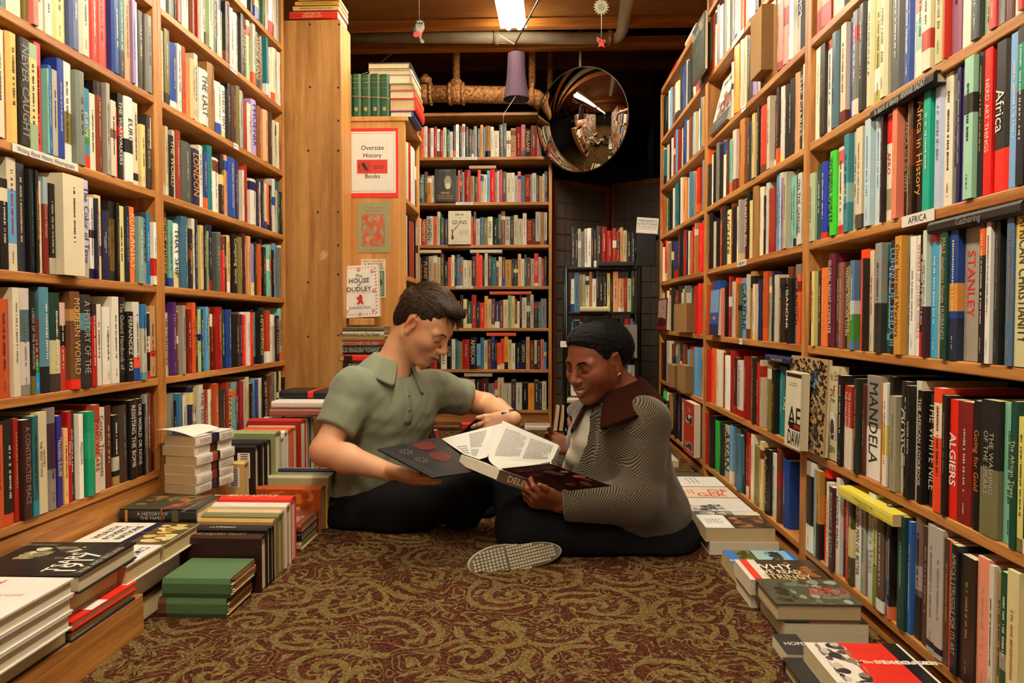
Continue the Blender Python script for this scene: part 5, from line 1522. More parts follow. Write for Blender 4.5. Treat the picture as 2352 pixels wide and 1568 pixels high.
# sneaker lying on its side, sole towards the camera
M['rubber'] = attrmat('worn_cream_rubber', .7, .25, 40, bump=.3)
M['canvas'] = plain('off_white_canvas', 'A8A08C', .85, bump=.3, bscale=500)
sc_ = at(1184, 1281, 1.905)
rollx = Matrix.Rotation(math.radians(-9), 3, 'Y')
sd = (rollx @ Vector((-.95, -.31, 0))).normalized(); su = Vector((0, .45, .89)); su = (su - sd * su.dot(sd)).normalized(); sn = su.cross(sd).normalized(); sn = sn if sn.y < 0 else -sn   # toe direction, inner edge direction, out of the sole
def outline(k=48, g=0):
    pts = []
    for i in range(k):
        a = 2 * math.pi * i / k; x = math.cos(a); y = math.sin(a)
        hw = .036 + .010 / (1 + math.exp(-x * 7))
        hw -= .006 * math.exp(-((x + .15) / .3) ** 2)
        pts.append(((.135 + g) * x * (abs(math.cos(a)) ** -.12 if abs(math.cos(a)) > .2 else 1), (hw + g) * y * 1.05 + .008 * x))
    return pts
shoe = empty('sneaker_x', (0, 0, 0)); bpy.data.objects.remove(shoe)
o = MB(); OL = outline()
SW = lambda x, y, z: sc_ + sd * x + su * y + sn * z - WO
k = len(OL); V = [SW(x, y, z) for z in (-.022, -.002) for x, y in OL] + [SW(x * .96, y * .93, .001) for x, y in OL]
o.add(V, [(i, (i + 1) % k, (i + 1) % k + k, i + k) for i in range(k)] + [(i + k, (i + 1) % k + k, (i + 1) % k + 2 * k, i + 2 * k) for i in range(k)] + [tuple(range(2 * k, 3 * k)), tuple(range(k - 1, -1, -1))], [lin('B4AA90')] * (2 * k) + [lin('6A6250')] * 2, False)
def inside(x, y, m=.009):
    hw = .036 + .010 / (1 + math.exp(-x / .135 * 7))
    q = x / (.135 - m)
    return abs(q) < 1 and abs(y - .008 * q) < (hw - m) * math.sqrt(max(0, 1 - q * q)) * 1.15
step = .0105
for i in range(-13, 14):
    for j in range(-5, 6):
        x, y = i * step * (.8 if i < 3 else 1), j * step * .8
        if inside(x, y): o.box((-.0034, -.0030, 0), (.0034, .0030, .0026), lin('BEB498'), Matrix.Translation(SW(x, y, .001)) @ Matrix((( sd.x, su.x, sn.x, 0), (sd.y, su.y, sn.y, 0), (sd.z, su.z, sn.z, 0), (0, 0, 0, 1))))
snk = o.build('sneaker_sole', M['rubber'], woman)
up_ = [cone(SW(.085, .004, -.045) + WO, SW(-.02, 0, -.055) + WO, .034, .038, .03), cone(SW(-.02, 0, -.055) + WO, SW(-.10, 0, -.06) + WO, .038, .032, .03), cone(SW(-.05, .0, -.06) + WO, Q['ra'] + Vector((0, 0, -.015)), .040, .042, .03)]
solid_obj('sneaker_upper', up_, .0045, M['canvas'], snk, origin=WO, sm=1, fold=folds(.0015, 90, 3), cuts=[(SW(0, 0, -.012) + WO, sn)])
# ---------------------------------------------------------------- the big open book held between them
M['paper'] = plain('glossy_white_paper', 'D6D2C4', .45)
M['jacketprint'] = attrmat('dust_jacket', .6, .08, 20)
M['jacketprint'].node_tree.nodes['Principled BSDF'].inputs['Specular IOR Level'].default_value = .15
bkc = at(1130, 1070, 2.06)
ob_ = empty('open_book', (bkc.x, bkc.y, bkc.z - .03), 0, 'large thick hardback lying open between the two people, pages fanned, DELECTABLE on its spine', 'book')
OB = Vector(ob_.location)
def quad_board(name, c, col, mat, th=.003, paint=None, n=1):
    """board with four corners, thickness along its normal"""
    A, B, C_, D = c; nrm = (B - A).cross(D - A).normalized()
    if nrm.dot(Vector((0, 0, CAM_Z)) - A) < 0: nrm = -nrm
    o = MB(); V = [p - nrm * th - OB for p in c] + [p - OB for p in c]
    o.add(V, [(0, 1, 2, 3), (4, 5, 6, 7), (0, 1, 5, 4), (1, 2, 6, 5), (2, 3, 7, 6), (3, 0, 4, 7)], col)
    if paint:
        def uv(u, v): return A + (B - A) * u * (1 - v) + (C_ - D) * u * v + (D - A) * v + nrm * .0006 - OB
        paint(o, uv, nrm)
    return o.build(name, mat, ob_), nrm
def poly(o, uv, pts, col): o.add([uv(*p) for p in pts], [tuple(range(len(pts)))], col)
def ellipse(cx, cy, rx, ry, n=20, a0=0, a1=6.283, rot=0):
    r = []
    for i in range(n):
        a = a0 + (a1 - a0) * i / (n - 1 if a1 - a0 < 6.2 else n)
        x, y = rx * math.cos(a), ry * math.sin(a); r.append((cx + x * math.cos(rot) - y * math.sin(rot), cy + x * math.sin(rot) + y * math.cos(rot)))
    return r
# left (back) board, outside towards the camera
LC = [at(867, 1031, 1.94), at(1006, 1004, 2.08), at(1103, 1081, 1.97), at(993, 1097, 1.86)]
def p_left(o, uv, nrm):
    poly(o, uv, [(0, 0), (.16, 0), (.16, 1), (0, 1)], lin('1A1210')); poly(o, uv, [(.16, 0), (.42, 0), (.42, 1), (.16, 1)], lin('0E0B0A'))
    poly(o, uv, [(.42, 0), (1, 0), (1, 1), (.42, 1)], lin('2C221E'))
    n2 = lambda pts: o.add([uv(*p) + nrm * .0005 for p in pts], [tuple(range(len(pts)))], lin('5E1A10'))
    n2(ellipse(.66, .17, .17, .12, a0=0, a1=3.1416) + [(.5, .1), (.82, .1)][::-1][:0]); n2([(.49, .17), (.83, .17), (.80, .06), (.52, .06)])
    n2(ellipse(.66, .50, .17, .13, a0=0, a1=3.1416)); n2([(.49, .50), (.83, .50), (.80, .38), (.52, .38)])
    for (cx, cy) in ((.28, .22), (.30, .5)):
        for k in range(10):
            a = k * .628; o.add([uv(cx + .02 * math.cos(a), cy + .02 * math.sin(a)) + nrm * .0005, uv(cx + .1 * math.cos(a - .12), cy + .09 * math.sin(a - .12)) + nrm * .0005, uv(cx + .1 * math.cos(a + .12), cy + .09 * math.sin(a + .12)) + nrm * .0005], [(0, 1, 2)], lin('7A7060'))
    for k in range(26):
        u = .45 + .52 * (k % 2) * 0; v = .62 + k * .0135
        o.add([uv(.46, v) + nrm * .0005, uv(.93, v) + nrm * .0005, uv(.93, v + .005) + nrm * .0005, uv(.46, v + .005) + nrm * .0005], [(0, 1, 2, 3)], lin('463C34'))
quad_board('back_cover', LC, lin('30241E'), M['jacketprint'], .0035, p_left)
# closed part of the text block
E1, E2p, E3 = at(1060, 1043, 1.99), at(1148, 1078, 1.90), at(1292, 1128, 1.965)
uvx = E1 - E2p; vvx = E3 - E2p; wv = uvx.cross(vvx).normalized(); wv = -wv if wv.z > 0 else wv
TB = .029
o = MB(); V = []
for w_ in (0, TB):
    for p in (E2p, E1, E1 + vvx * .6, E2p + vvx * .6): V.append(p + wv * w_ - OB)
o.add(V, [(0, 1, 2, 3), (4, 5, 6, 7), (0, 1, 5, 4), (1, 2, 6, 5), (2, 3, 7, 6), (3, 0, 4, 7)], lin('DCD4C0'))
o.build('page_block', M['pages'], ob_)
# spine board
sn_ = -uvx.normalized()
o = MB(); off = sn_ * .0022
V = [p - OB for p in (E2p + off, E3 + off, E3 + off + wv * (TB + .003), E2p + off + wv * (TB + .003))]
V2 = [p - sn_ * .002 for p in V]
o.add(V + V2, [(0, 1, 2, 3), (7, 6, 5, 4), (0, 1, 5, 4), (1, 2, 6, 5), (2, 3, 7, 6), (3, 0, 4, 7)], lin('6A5444'))
vd = vvx.normalized()
put_text(o, 'DELECTABLE', E2p + off + vd * .10 + wv * TB * .52 + sn_ * .0006 - OB, vd, -wv, .17, TB * .62, lin('C8B8A0'), .01)
o.build('spine', M['jacketprint'], ob_)
o = MB(); V = [p + wv * (TB + .0005) - OB for p in (E2p + off, E1, E1 + vvx, E3 + off)]; V2 = [p + wv * .003 for p in V]
# right (front) board swung open, outside towards the camera
RC = [at(1149, 1076, 1.896), at(1263, 1064, 1.94), at(1405, 1116, 1.905), at(1292, 1128, 1.945)]
def p_right(o, uv, nrm):
    poly(o, uv, [(0, 0), (1, 0), (1, 1), (0, 1)], lin('2C120C'))
    rr = random.Random(3)
    for k in range(14):
        cx, cy = rr.uniform(.1, .9), rr.uniform(.25, .9); o.add([uv(*q) + nrm * (.0004 + k * .00002) for q in ellipse(cx, cy, rr.uniform(.05, .12), rr.uniform(.04, .09), 12)], [tuple(range(12))], lin(rr.choice(['5A2014', '7A3420', '3A1610', '6A4428'])))
    A, B, C_, D = RC
    put_text(o, 'DELECTABLE', uv(.55, .12) + nrm * .001, (D - A).normalized() * 0 + (B - A).normalized(), (A - D).normalized(), (B - A).length * .8, .03, lin('6A4034'), .01)
quad_board('front_cover', RC, lin('B8A898'), M['jacketprint'], .0035, p_right)
# pages
def sheet(name, rows, marks=None, mat=None, n=10):
    """rows: list of (left point, right point); smooth surface through them"""
    o = MB(); V = []
    R_ = []
    for i in range(len(rows) - 1):
        for t in np.linspace(0, 1, 5)[:-1 if i < len(rows) - 2 else None]:
            p0, p1, p2, p3 = rows[max(i - 1, 0)], rows[i], rows[i + 1], rows[min(i + 2, len(rows) - 1)]
            R_.append(tuple((.5 * ((2 * p1[k]) + (p2[k] - p0[k]) * t + (2 * p0[k] - 5 * p1[k] + 4 * p2[k] - p3[k]) * t * t + (3 * p1[k] - p0[k] - 3 * p2[k] + p3[k]) * t ** 3)) for k in (0, 1)))
    m = len(R_)
    for a, b in R_:
        for j in range(n + 1): V.append(a.lerp(b, j / n) - OB)
    o.add(V, [(i * (n + 1) + j, i * (n + 1) + j + 1, (i + 1) * (n + 1) + j + 1, (i + 1) * (n + 1) + j) for i in range(m - 1) for j in range(n)], lin('C8C6BC'), True)
    def S(u, v):
        x = v * (m - 1); i = min(int(x), m - 2); f = x - i
        a = R_[i][0].lerp(R_[i + 1][0], f); b = R_[i][1].lerp(R_[i + 1][1], f); p = a.lerp(b, u)
        nn = (R_[i][1] - R_[i][0]).cross(R_[i + 1][0] - R_[i][0]).normalized()
        if nn.dot(Vector((0, 0, CAM_Z)) - p) < 0: nn = -nn
        return p + nn * .0007 - OB
    if marks: marks(o, S)
    ob = o.build(name, M['paint'], ob_); return ob
def lines_of(u0, u1, v0, v1, n, words=True, seed=1, transposed=False):
    rr = random.Random(seed)
    def f(o, S):
        for k in range(n):
            v = v0 + (v1 - v0) * k / n; h = (v1 - v0) / n * .42; u = u0; end = u1 - (rr.uniform(.0, .35) * (u1 - u0) if rr.random() < .15 else 0)
            while u < end:
                w = rr.uniform(.02, .05)
                q = [(u, v), (min(u + w, end), v), (min(u + w, end), v + h), (u, v + h)]
                if transposed: q = [(b, a) for a, b in q]
                o.add([S(*p) for p in q], [(0, 1, 2, 3)], lin('86827A')); u += w + .008
    return f
pr = [(at(1155, 966, 2.20), at(1284, 1022, 2.14)), (at(1138, 1004, 2.12), at(1278, 1037, 2.09)), (at(1124, 1035, 2.04), at(1272, 1050, 2.04)), (at(1124, 1058, 1.98), at(1266, 1060, 1.99)), (at(1150, 1079, 1.925), at(1268, 1068, 1.975))]
def mr_(o, S):
    lines_of(.10, .48, .10, .62, 24, seed=1)(o, S); lines_of(.54, .92, .12, .66, 24, seed=2)(o, S)
sheet('page', pr, mr_)
for k in range(4):
    sheet('page', [(a + Vector((.001, .004, -.002)) * (k + 1) * 1.2, b + Vector((.001, .004, -.003)) * (k + 1) * 1.2) for a, b in pr])
# curled leaf that shows its shaded back above the front cover
sheet('page', [(at(1151, 1078, 1.912), at(1158, 1079, 1.914)), (at(1163, 1062, 1.94), at(1250, 1063, 1.955)), (at(1180, 1055, 1.965), at(1262, 1061, 1.975)), (at(1205, 1053, 2.0), at(1264, 1060, 2.0))])
pl = [(at(1014, 1007, 2.12), at(1137, 976, 2.20)), (at(1032, 1020, 2.09), at(1126, 1003, 2.14)), (at(1050, 1032, 2.06), at(1113, 1030, 2.07)), (at(1066, 1043, 2.02), at(1101, 1055, 2.01))]
def ml_(o, S):
    lines_of(.50, .86, .12, .62, 16, seed=5)(o, S); lines_of(.5, .8, .68, .92, 8, seed=6)(o, S); lines_of(.1, .4, .5, .9, 4, seed=7)(o, S)
sheet('page', pl, ml_)
for k in range(5):
    d = Vector((.0035, .003, .0)) * (k + 1)
    sheet('page', [(a.lerp(b, .55) + d, b + d + Vector((.001, 0, .001)) * k) for a, b in pl])
# ---------------------------------------------------------------- books in piles and on the floor
def lying(p, ang, L_, Wd, t, z, col, label, group, spine='', stc=None, hard=True, decor=(), bands=(), pagec=None, mat='cover', face_down=False, **kw):
    """p = the spine's foot corner on the ground plan, ang = direction of the spine (foot to head) in degrees;
    the book extends to the right of the spine; front cover up"""
    a = math.radians(ang); s = Vector((math.cos(a), math.sin(a), 0)); e = Vector((s.y, -s.x, 0)); u = Vector((0, 0, 1))
    root = empty('book', (p[0], p[1], z), 0, label, 'book', group)
    Mx = Matrix(((u.x, e.x, s.x, 0), (u.y, e.y, s.y, 0), (u.z, e.z, s.z, 0), (0, 0, 0, 1)))
    cv, pg = MB(), MB(); rnd = random.Random(label)
    kw.setdefault('tl', .8); kw.setdefault('th', .6); kw.setdefault('to', .5)
    book_geom(cv, pg, t, L_, Wd, col, bands, spine or None, stc, hard, rnd, marks=False, **kw)
    decorate(cv, t + .0004, Wd, L_, decor, rnd)
    c = cv.build('cover', M[mat], root); c.rotation_euler = Mx.to_euler(); 
    q = pg.build('pages', M['pages'], root); q.rotation_euler = Mx.to_euler()
    return root
def decorate(cv, x, D, H, decor, rnd, sgn=1):
    """art on the cover plane x = const; u runs from the spine to the fore edge, v from foot to head"""
    k = 0
    for d in decor:
        k += 1; xx = x + sgn * k * min(.00012, .003 / max(len(decor), 1))
        P_ = lambda u, v: (xx, u * D, v * H)
        if d[0] == 'r':
            _, u0, v0, u1, v1, c = d; cv.add([P_(u0, v0), P_(u1, v0), P_(u1, v1), P_(u0, v1)], [(0, 1, 2, 3)], pc(c))
        elif d[0] == 'p': cv.add([P_(u, v) for u, v in d[1]], [tuple(range(len(d[1])))], pc(d[2]))
        elif d[0] == 'e':
            _, u, v, ru, rv, c = d; cv.add([P_(u + ru * math.cos(w), v + rv * math.sin(w)) for w in np.linspace(0, 5.98, 20)], [tuple(range(20))], pc(c))
        elif d[0] == 't':
            _, u, v, ln, ht, c, txt = d[:7]; rot = d[7] if len(d) > 7 else 0
            adv = Vector((0, 1, 0)) if not rot else Vector((0, 0, -1 if rot > 0 else 1)); up = Vector((0, 0, 1)) if not rot else Vector((0, 1 if rot > 0 else -1, 0))
            put_text(cv, txt, P_(u, v), adv * sgn if not rot else adv, up, ln, ht, pc(c), .008)
        elif d[0] == 'm':
            _, u, v, ln, ht, c, rows = d[:7]; put_marks(cv, rnd, P_(u, v), Vector((0, sgn, 0)), Vector((0, 0, 1)), ln, ht, pc(c), rows=rows)
        elif d[0] == 'n':    # mottled painting
            _, u0, v0, u1, v1, cols, n = d
            for _i in range(n):
                cu, cv2 = rnd.uniform(u0, u1), rnd.uniform(v0, v1); ru, rv = min(cu - u0, u1 - cu, .10) * rnd.uniform(.5, 1), min(cv2 - v0, v1 - cv2, .08) * rnd.uniform(.5, 1)
                xo = xx + sgn * .000002 * _i
                cv.add([(xo, (cu + ru * math.cos(w) * (1 + .2 * math.sin(3 * w))) * D, (cv2 + rv * math.sin(w)) * H) for w in np.linspace(0, 5.8, 12)], [tuple(range(12))], pc(rnd.choice(cols)))
def standing(x, y, z, rz, w, h, d, col, label, group, title='', tcol=None, hard=True, bands=(), decor=(), back=(), pose='up', mat='cover', **kw):
    """pose 'up': upright, spine facing local -y; 'spine_up': resting on its fore edge, spine on top, front cover facing -Y"""
    root = empty('book', (x, y, z), math.radians(rz), label, 'book', group)
    kw['flip'] = pose == 'spine_up'
    cv, pg = MB(), MB(); rnd = random.Random(label); kw.setdefault('tl', .8); kw.setdefault('th', .6); kw.setdefault('to', .5)
    book_geom(cv, pg, w, h, d, col, bands, title or None, tcol, hard, rnd, marks=False, **kw)
    decorate(cv, w + .0004, d, h, decor, rnd); decorate(cv, -.0004, d, h, back, rnd, -1)
    a = cv.build('cover', M[mat], root); b = pg.build('pages', M['pages'], root)
    if pose == 'spine_up':       # local x (thickness) -> -Y so the front cover faces the camera, depth -> down, height -> X
        Mx = Matrix(((0, 0, 1, 0), (-1, 0, 0, 0), (0, -1, 0, d), (0, 0, 0, 1)))
        for o in (a, b): o.rotation_euler = Mx.to_euler(); o.location = (0, 0, d)
    return root
# --- near left: on the ledge
GL = 'books piled on the low ledge, near left'
lying((-1.085, 1.03), 90, .215, .215, .034, LEZ, '22262C', 'blue and black picture book at the very foot of the near left pile', GL,
      decor=[('r', 0, 0, 1, 1, '1C1E26'), ('r', 0, .3, 1, .62, '24506C'), ('n', .05, .3, .95, .62, ['3C88A8', '1C4058', '8CB8C0'], 24), ('n', .3, .02, .95, .3, ['E8B070', 'C89058', '604030', '2C90B0'], 20), ('m', .6, .82, .12, .01, 'w', 1)])
wz = LEZ + .035
for i, (lab, dx) in enumerate((('white bound thick book, lowest of three at the left edge of the picture', .008), ('white bound thick book, middle of three at the left edge of the picture', .0), ('white book with red lettering on its cover, top of the pile at the left edge', -.006))):
    lying((-1.085 - dx, 1.045 + .004 * i), 90, .185, .232 + dx, .0292, wz + i * .03, 'E8E4D8', lab, GL, spine='', decor=[] if i < 2 else
          [('r', 0, 0, 1, 1, 'EEEAE0'), ('t', .3, .86, .14, .022, 'R', 'EARTH'), ('m', .5, .55, .16, .012, 'C05040', 2), ('m', .5, .3, .14, .008, 'e', 2)])
lying((-1.075, 1.245), 90, .205, .21, .020, LEZ, '1C2C48', 'dark blue jacketed book under the red and white one on the ledge', GL)
lying((-1.078, 1.25), 89, .205, .213, .0165, LEZ + .0205, 'E83A22', 'red and white book sticking out from under the black 1917 book', GL,
      decor=[('r', 0, 0, 1, 1, 'E83A22'), ('r', 0, .28, 1, .52, 'F0ECE0'), ('r', .7, .72, .86, .84, 'F0ECE0'), ('m', .6, .62, .12, .012, 'w', 1), ('m', .5, .2, .13, .01, 'w', 1)])
lying((-1.08, 1.262), 90, .185, .19, .043, LEZ + .038, 'C8A888', 'peach edged book hidden between the red and white book and the black 1917 book', GL)
lying((-1.09, 1.262), 92, .200, .225, .034, LEZ + .082, '14120F', 'black history book dated 1917 lying on the near left pile', GL,
      decor=[('r', 0, 0, 1, 1, '15130F'), ('n', .12, .45, .62, .85, ['6A6450', 'A8A080', 'D8D0B0', '403C30', '8A8468'], 34), ('r', .64, 0, .645, 1, '8A7A40'), ('r', .9, 0, .905, 1, '8A7A40'),
             ('t', .665, .38, .11, .030, 'W', 'TSARS', -1), ('t', .80, .38, .11, .042, 'W', '1917', -1), ('t', .95, .45, .15, .013, 'E', 'WAR AND ENGLAND', -1), ('m', .08, .9, .1, .012, 'E', 2)])
# piles continuing beyond the ledge
for i in range(2):
    lying((-.885, 1.49), 90, .255, .0, .05, 0, 'k', '', GL) if False else None
standing(-1.09, 1.485, 0, 0, .2, .117, .0, 'k', '', GL) if False else None
lying((-1.09, 1.485), 90, .27, .20, .058, 0, '1E1410', 'dark brown bound volume on the carpet beneath the white topped pile, lower of two', GL)
lying((-1.09, 1.485), 90, .265, .195, .058, .0585, '2A1812', 'dark brown bound volume beneath the white topped pile, upper of two', GL)
lying((-1.085, 1.43), 90, .140, .215, .042, .1180, 'ECE8DC', 'white book with black sloping capitals, beside the black 1917 book', GL,
      decor=[('r', 0, 0, 1, 1, 'F0ECE2'), ('t', .86, .5, .11, .022, 'K', 'ECONOMICS', -1)])
lying((-1.09, 1.575), 90, .165, .222, .043, .1180, 'E8E0C8', 'white and gold book about wealth and poverty with a dark blue band', GL,
      decor=[('r', 0, 0, 1, 1, 'EFEADC'), ('r', .5, 0, .60, 1, '1C1A48'), ('r', .60, 0, 1, 1, '6A5A2C'), ('n', .62, .05, .98, .95, ['E8DCA8', 'D8C080', 'E0D0A0', 'B89048'], 26),
             ('t', .14, .5, .13, .018, 'K', 'WEALTH', -1), ('t', .27, .5, .13, .018, 'K', 'POVERTY', -1), ('t', .40, .5, .13, .018, 'K', 'NATIONS', -1), ('m', .55, .5, .03, .006, 'P', 1)])
lying((-1.09, 1.77), 90, .20, .195, .058, 0, '1A1410', 'dark bound volume on the carpet under the grey family history books, lower of two', GL)
lying((-1.09, 1.775), 90, .195, .19, .058, .0585, '221A14', 'dark bound volume under the grey family history books, upper of two', GL)
HF = dict(tl=.62, th=.6, to=.55)
r_ = lying((-.895, 1.778), 180, .205, .150, .034, .1180, '45423A', 'second volume of the family history, under its twin with the rubber band', 'two volumes of A HISTORY OF THE FAMILY', spine='')
r_ = lying((-.895, 1.776), 180, .205, .150, .034, .1525, '45423A', 'grey book with A HISTORY OF THE FAMILY on the spine, orange rubber band round it', 'two volumes of A HISTORY OF THE FAMILY',
      decor=[('r', 0, 0, 1, 1, '4C4838'), ('n', .15, .2, .95, .95, ['6C7048', 'A86838', '848A5C', 'C88848', '585C3C'], 40), ('m', .2, .12, .1, .012, 'E', 2)])
# the spine lettering of that volume reads along X, so it is set on the face towards the camera
o = MB(); put_text(o, 'A HISTORY OF/THE FAMILY', (0, 0, 0), (1, 0, 0), (0, 0, 1), .085, .022, lin('D8D4C4'), .006)
o.box((-.073, -.0003, -.0155), (-.066, .0001, .0155), lin('E0A050')); o.box((.052, -.0003, -.0155), (.070, .0001, .0155), lin('6C7048'))
o.build('spine_print', M['paint'], r_, loc=(-.115, -.0012, .017))
def band(pts, label, r=.0014, col='E06838'):
    o = MB(); c = Vector(pts[0]); o.tube([Vector(p) - c for p in pts], r, lin(col), n=6); return tag(o.build('rubber_band', M['paint'], loc=c), label, 'rubber band')
zt_ = .1525 + .034 + .0012
band([(-.985, 1.7735, .155), (-.985, 1.7735, zt_), (-.955, 1.84, zt_ + .0004), (-.925, 1.93, zt_)], 'orange rubber band round the grey family history books')
# six cream paperbacks
sa = 78
for i in range(6):
    t = .0275 if i else .026
    lying((-.975 - .002 * (i % 2) + .003 * (i == 1), 1.955 + .002 * (i % 3)), -102, 0, 0, t, 0, 'w', '', '') if False else None
def diary(i):
    z = .1875 + .0005 + i * .0272; dx = (.0, .003, -.002, .004, -.003, .001)[i]
    a = math.radians(78 + (0, 1.5, -1, 0, 1, -.5)[i]); s = Vector((math.cos(a), math.sin(a), 0))
    # spine towards the aisle: start at the far end so the book extends to the left of the aisle edge
    L_ = .17; foot = Vector((-.968 + dx, 1.925, 0)) + s * L_
    lab = ['lowest', 'second from the bottom', 'third from the bottom', 'third from the top', 'second from the top', 'top'][i]
    r = lying((foot.x, foot.y), math.degrees(a) + 180, L_, .105, .0268, z, 'E8E2D4', f'cream diary paperback with a dark torn band on its spine, {lab} of the six', 'six cream paperback diaries in a pile',
              hard=False, bands=[(.40, .47, '241A20'), (.47, .60, ['4A3A58', '8A3A24', '6A3020', 'A86040', '6A3020', '342C50'][i])], spine='', pagec='C8A878',
              decor=[('r', 0, 0, 1, 1, 'EEEAE0'), ('p', [(.0, .42), (.5, .38), (.75, .52), (.4, .60), (0, .58)], '5A5070'), ('n', .55, .25, .95, .5, ['B8B0D0', '8880B0', 'D8D4E0'], 10), ('m', .4, .75, .05, .01, 'e', 2), ('m', .4, .2, .05, .008, 'e', 3)] if i == 5 else [])
    for c in r.children:
        if c.name.startswith('pages'):
            at_ = c.data.attributes['Col']; n = len(at_.data); at_.data.foreach_set('color', np.tile(np.array(lin('D4B488')), n).astype(np.float32))
    mk = MB(); e = Vector((math.cos(a), math.sin(a), 0)); nn = Vector((math.sin(a), -math.cos(a), 0)); rr = random.Random(i)
    for cc, rows in ((-.045, 2), (.05, 2)):
        put_marks(mk, rr, e * cc + nn * .0012, e, Vector((0, 0, 1)), .045, .012, lin('8A8880'), rows=rows)
    mk.build('spine_print', M['paint'], r, loc=Vector((foot.x, foot.y, z)) - s * L_ / 2 + Vector((0, 0, .0134)) - r.location)
for i in range(6): diary(i)
# bent-up cover of the top one
o = MB(); V = []; n = 10
for i in range(n + 1):
    u = i / n
    for v in (0, 1):
        V.append((-.105 * u - .03 * u * v * 0, v * .165 - .01 * u, .022 * u * (1 - u) * 2 + .018 * u * u * (1 - v) + .004 * u))
o.add(V, [(2 * i, 2 * i + 1, 2 * i + 3, 2 * i + 2) for i in range(n)], lin('EEEAE0'), True)
tag(o.build('loose_cover', M['paint'], loc=(-.975, 1.925, .1875 + 6 * .0272 + .002)), 'bent white paper cover lifting off the top cream paperback', 'book cover')

# --- green volumes on the carpet
def deckled(r, L_, Wd, t):
    for c in r.children:
        if c.name.startswith('pages'):
            at_ = c.data.attributes['Col']; at_.data.foreach_set('color', np.tile(np.array(lin('A87844')), len(at_.data)).astype(np.float32))
    o = MB(); rr = random.Random(t)
    for k in range(26):
        z = .004 + (t - .008) * k / 26; y0 = rr.uniform(.0, .02)
        o.box((rr.uniform(-.002, .003), .006 + y0, z), (.006 + rr.uniform(0, .003), Wd - rr.uniform(0, .03) * rr.random(), z + rr.uniform(.0006, .0014)), lin(rr.choice(['E8D0A0', 'F0E0BC', 'C89C60', '8A5A30'])))
    return o
for i in range(2):
    x0, y0 = (-.870, -.862)[i], 1.545 + (0, .004)[i]; t = .0445
    rb_ = lying((x0, y0), 0, .155, .142, t, i * .045, '46704A', ['green cloth volume with rough cut pages, lower of two on the carpet', 'green cloth volume with rough cut pages, upper of two on the carpet'][i], 'two green volumes on the carpet', mat='cloth') if False else None
    # spine faces the camera: foot at the right, head at the left
    rb_ = lying((x0 + .158, y0), 180, .158, .142, t, i * .045, '5A7850', ['green cloth volume with rough cut pages, lower of two on the carpet', 'green cloth volume with rough cut pages, upper of two on the carpet'][i], 'two green volumes on the carpet', mat='cloth',
                bands=[(.88, 1, '6A3C1C')] if i == 0 else ())
    # lying() spreads to the right of the spine direction, here towards +Y
    dk = deckled(rb_, .158, .142, t); dk.build('deckle_edge', M['paint'], rb_, loc=(-.004, 0, 0))
for i in range(2):
    lying((-.905, 1.50), 180, .10, .20, .046, i * .0465, '1E100C', ['dark maroon volume left of the green ones, lower of two', 'dark maroon volume left of the green ones, upper of two'][i], 'dark volumes left of the green ones') if False else None
# --- row standing on fore edges, spines up
GR = 'books standing spine up along the left side of the carpet'
row1 = [  # y0, thickness, right x, length, height, colour, title, title colour, label, bands
 (1.700, .034, -.690, .235, .142, '3A1412', 'THE MAJORS TRUST', 'c', 'dark maroon volume standing spine up behind the green books', ()),
 (1.738, .022, -.690, .240, .150, '15130F', 'LUMMING', 'W', 'black book standing spine up with LUMMING on the spine', ()),
 (1.763, .020, -.690, .225, .148, '1C1A18', '', 'e', 'black bound book standing spine up with pale page edges, behind LUMMING', ()),
 (1.786, .024, -.695, .225, .158, 'C8A468', '', 'e', 'tan book standing spine up, third behind the maroon volume', ()),
 (1.813, .030, -.690, .230, .165, '8A8A64', '', 'K', 'olive grey book standing spine up with faint dark branches on it', ()),
 (1.846, .024, -.695, .225, .165, 'E0C898', '', 'K', 'cream book standing spine up between the olive grey and the white ones', ()),
 (1.873, .034, -.690, .230, .176, 'E8E0D0', '', 'R', 'white book with small red leaves, standing spine up', ()),
 (1.910, .040, -.690, .230, .186, 'E8422C', 'BILLY LITTLE', 'W', 'bright red book standing spine up with white lettering', ((0, .08, 'E8E0D0'),)),
]
for y0, t, xr, L_, H_, c, ti, tc_, lab, bd in row1:
    standing(xr - L_, y0 + t, 0, 0, t, L_, H_, c, lab, GR, ti, tc_, pose='spine_up', bands=bd, tl=.6, th=.5,
             decor=[('e', .1 + .1 * (k % 3), .93 + .02 * (k % 2), .03, .012, 'R') for k in range(6)] if 'leaves' in lab else ())
# three flat ones at the end of that row
for i, (c, lab, ti) in enumerate((('D8D098', 'pale yellow jacketed book at the foot of the small pile by the sitting man', ''), ('1C2A38', 'dark blue book in the middle of the small pile on the carpet', 'W'), ('9A5C44', 'copper coloured book on top of the small pile on the carpet', ''))):
    lying((-.700, 2.015), 180, .12, .165, .0255, i * .026, c, lab, 'small pile of three books on the carpet', decor=[('t', .35, .3, .08, .03, 'w', 'SUAL', 0), ('n', .4, .4, .95, .95, ['7A3C2C', 'B07058'], 8)] if i == 2 else ())
row3 = [(2.190, .050, -.695, .24, .146, 'B85A20', '', '', 'orange brown mottled book standing spine up with a cream panel and barcode', ()),
        (2.243, .010, -.690, .22, .13, 'D8C868', '', '', 'thin yellow book standing behind the orange brown one', ()),
        (2.256, .034, -.690, .24, .168, 'B8B890', '', '', 'pale sage book standing spine up behind the orange brown one', ()),
        (2.293, .028, -.688, .24, .170, '8A8070', '', '', 'grey brown book standing spine up next to the sage one', ()),
        (2.324, .030, -.690, .24, .178, '20243C', 'THE FINANCES OF', 'E', 'navy book standing spine up with white capitals', ())]
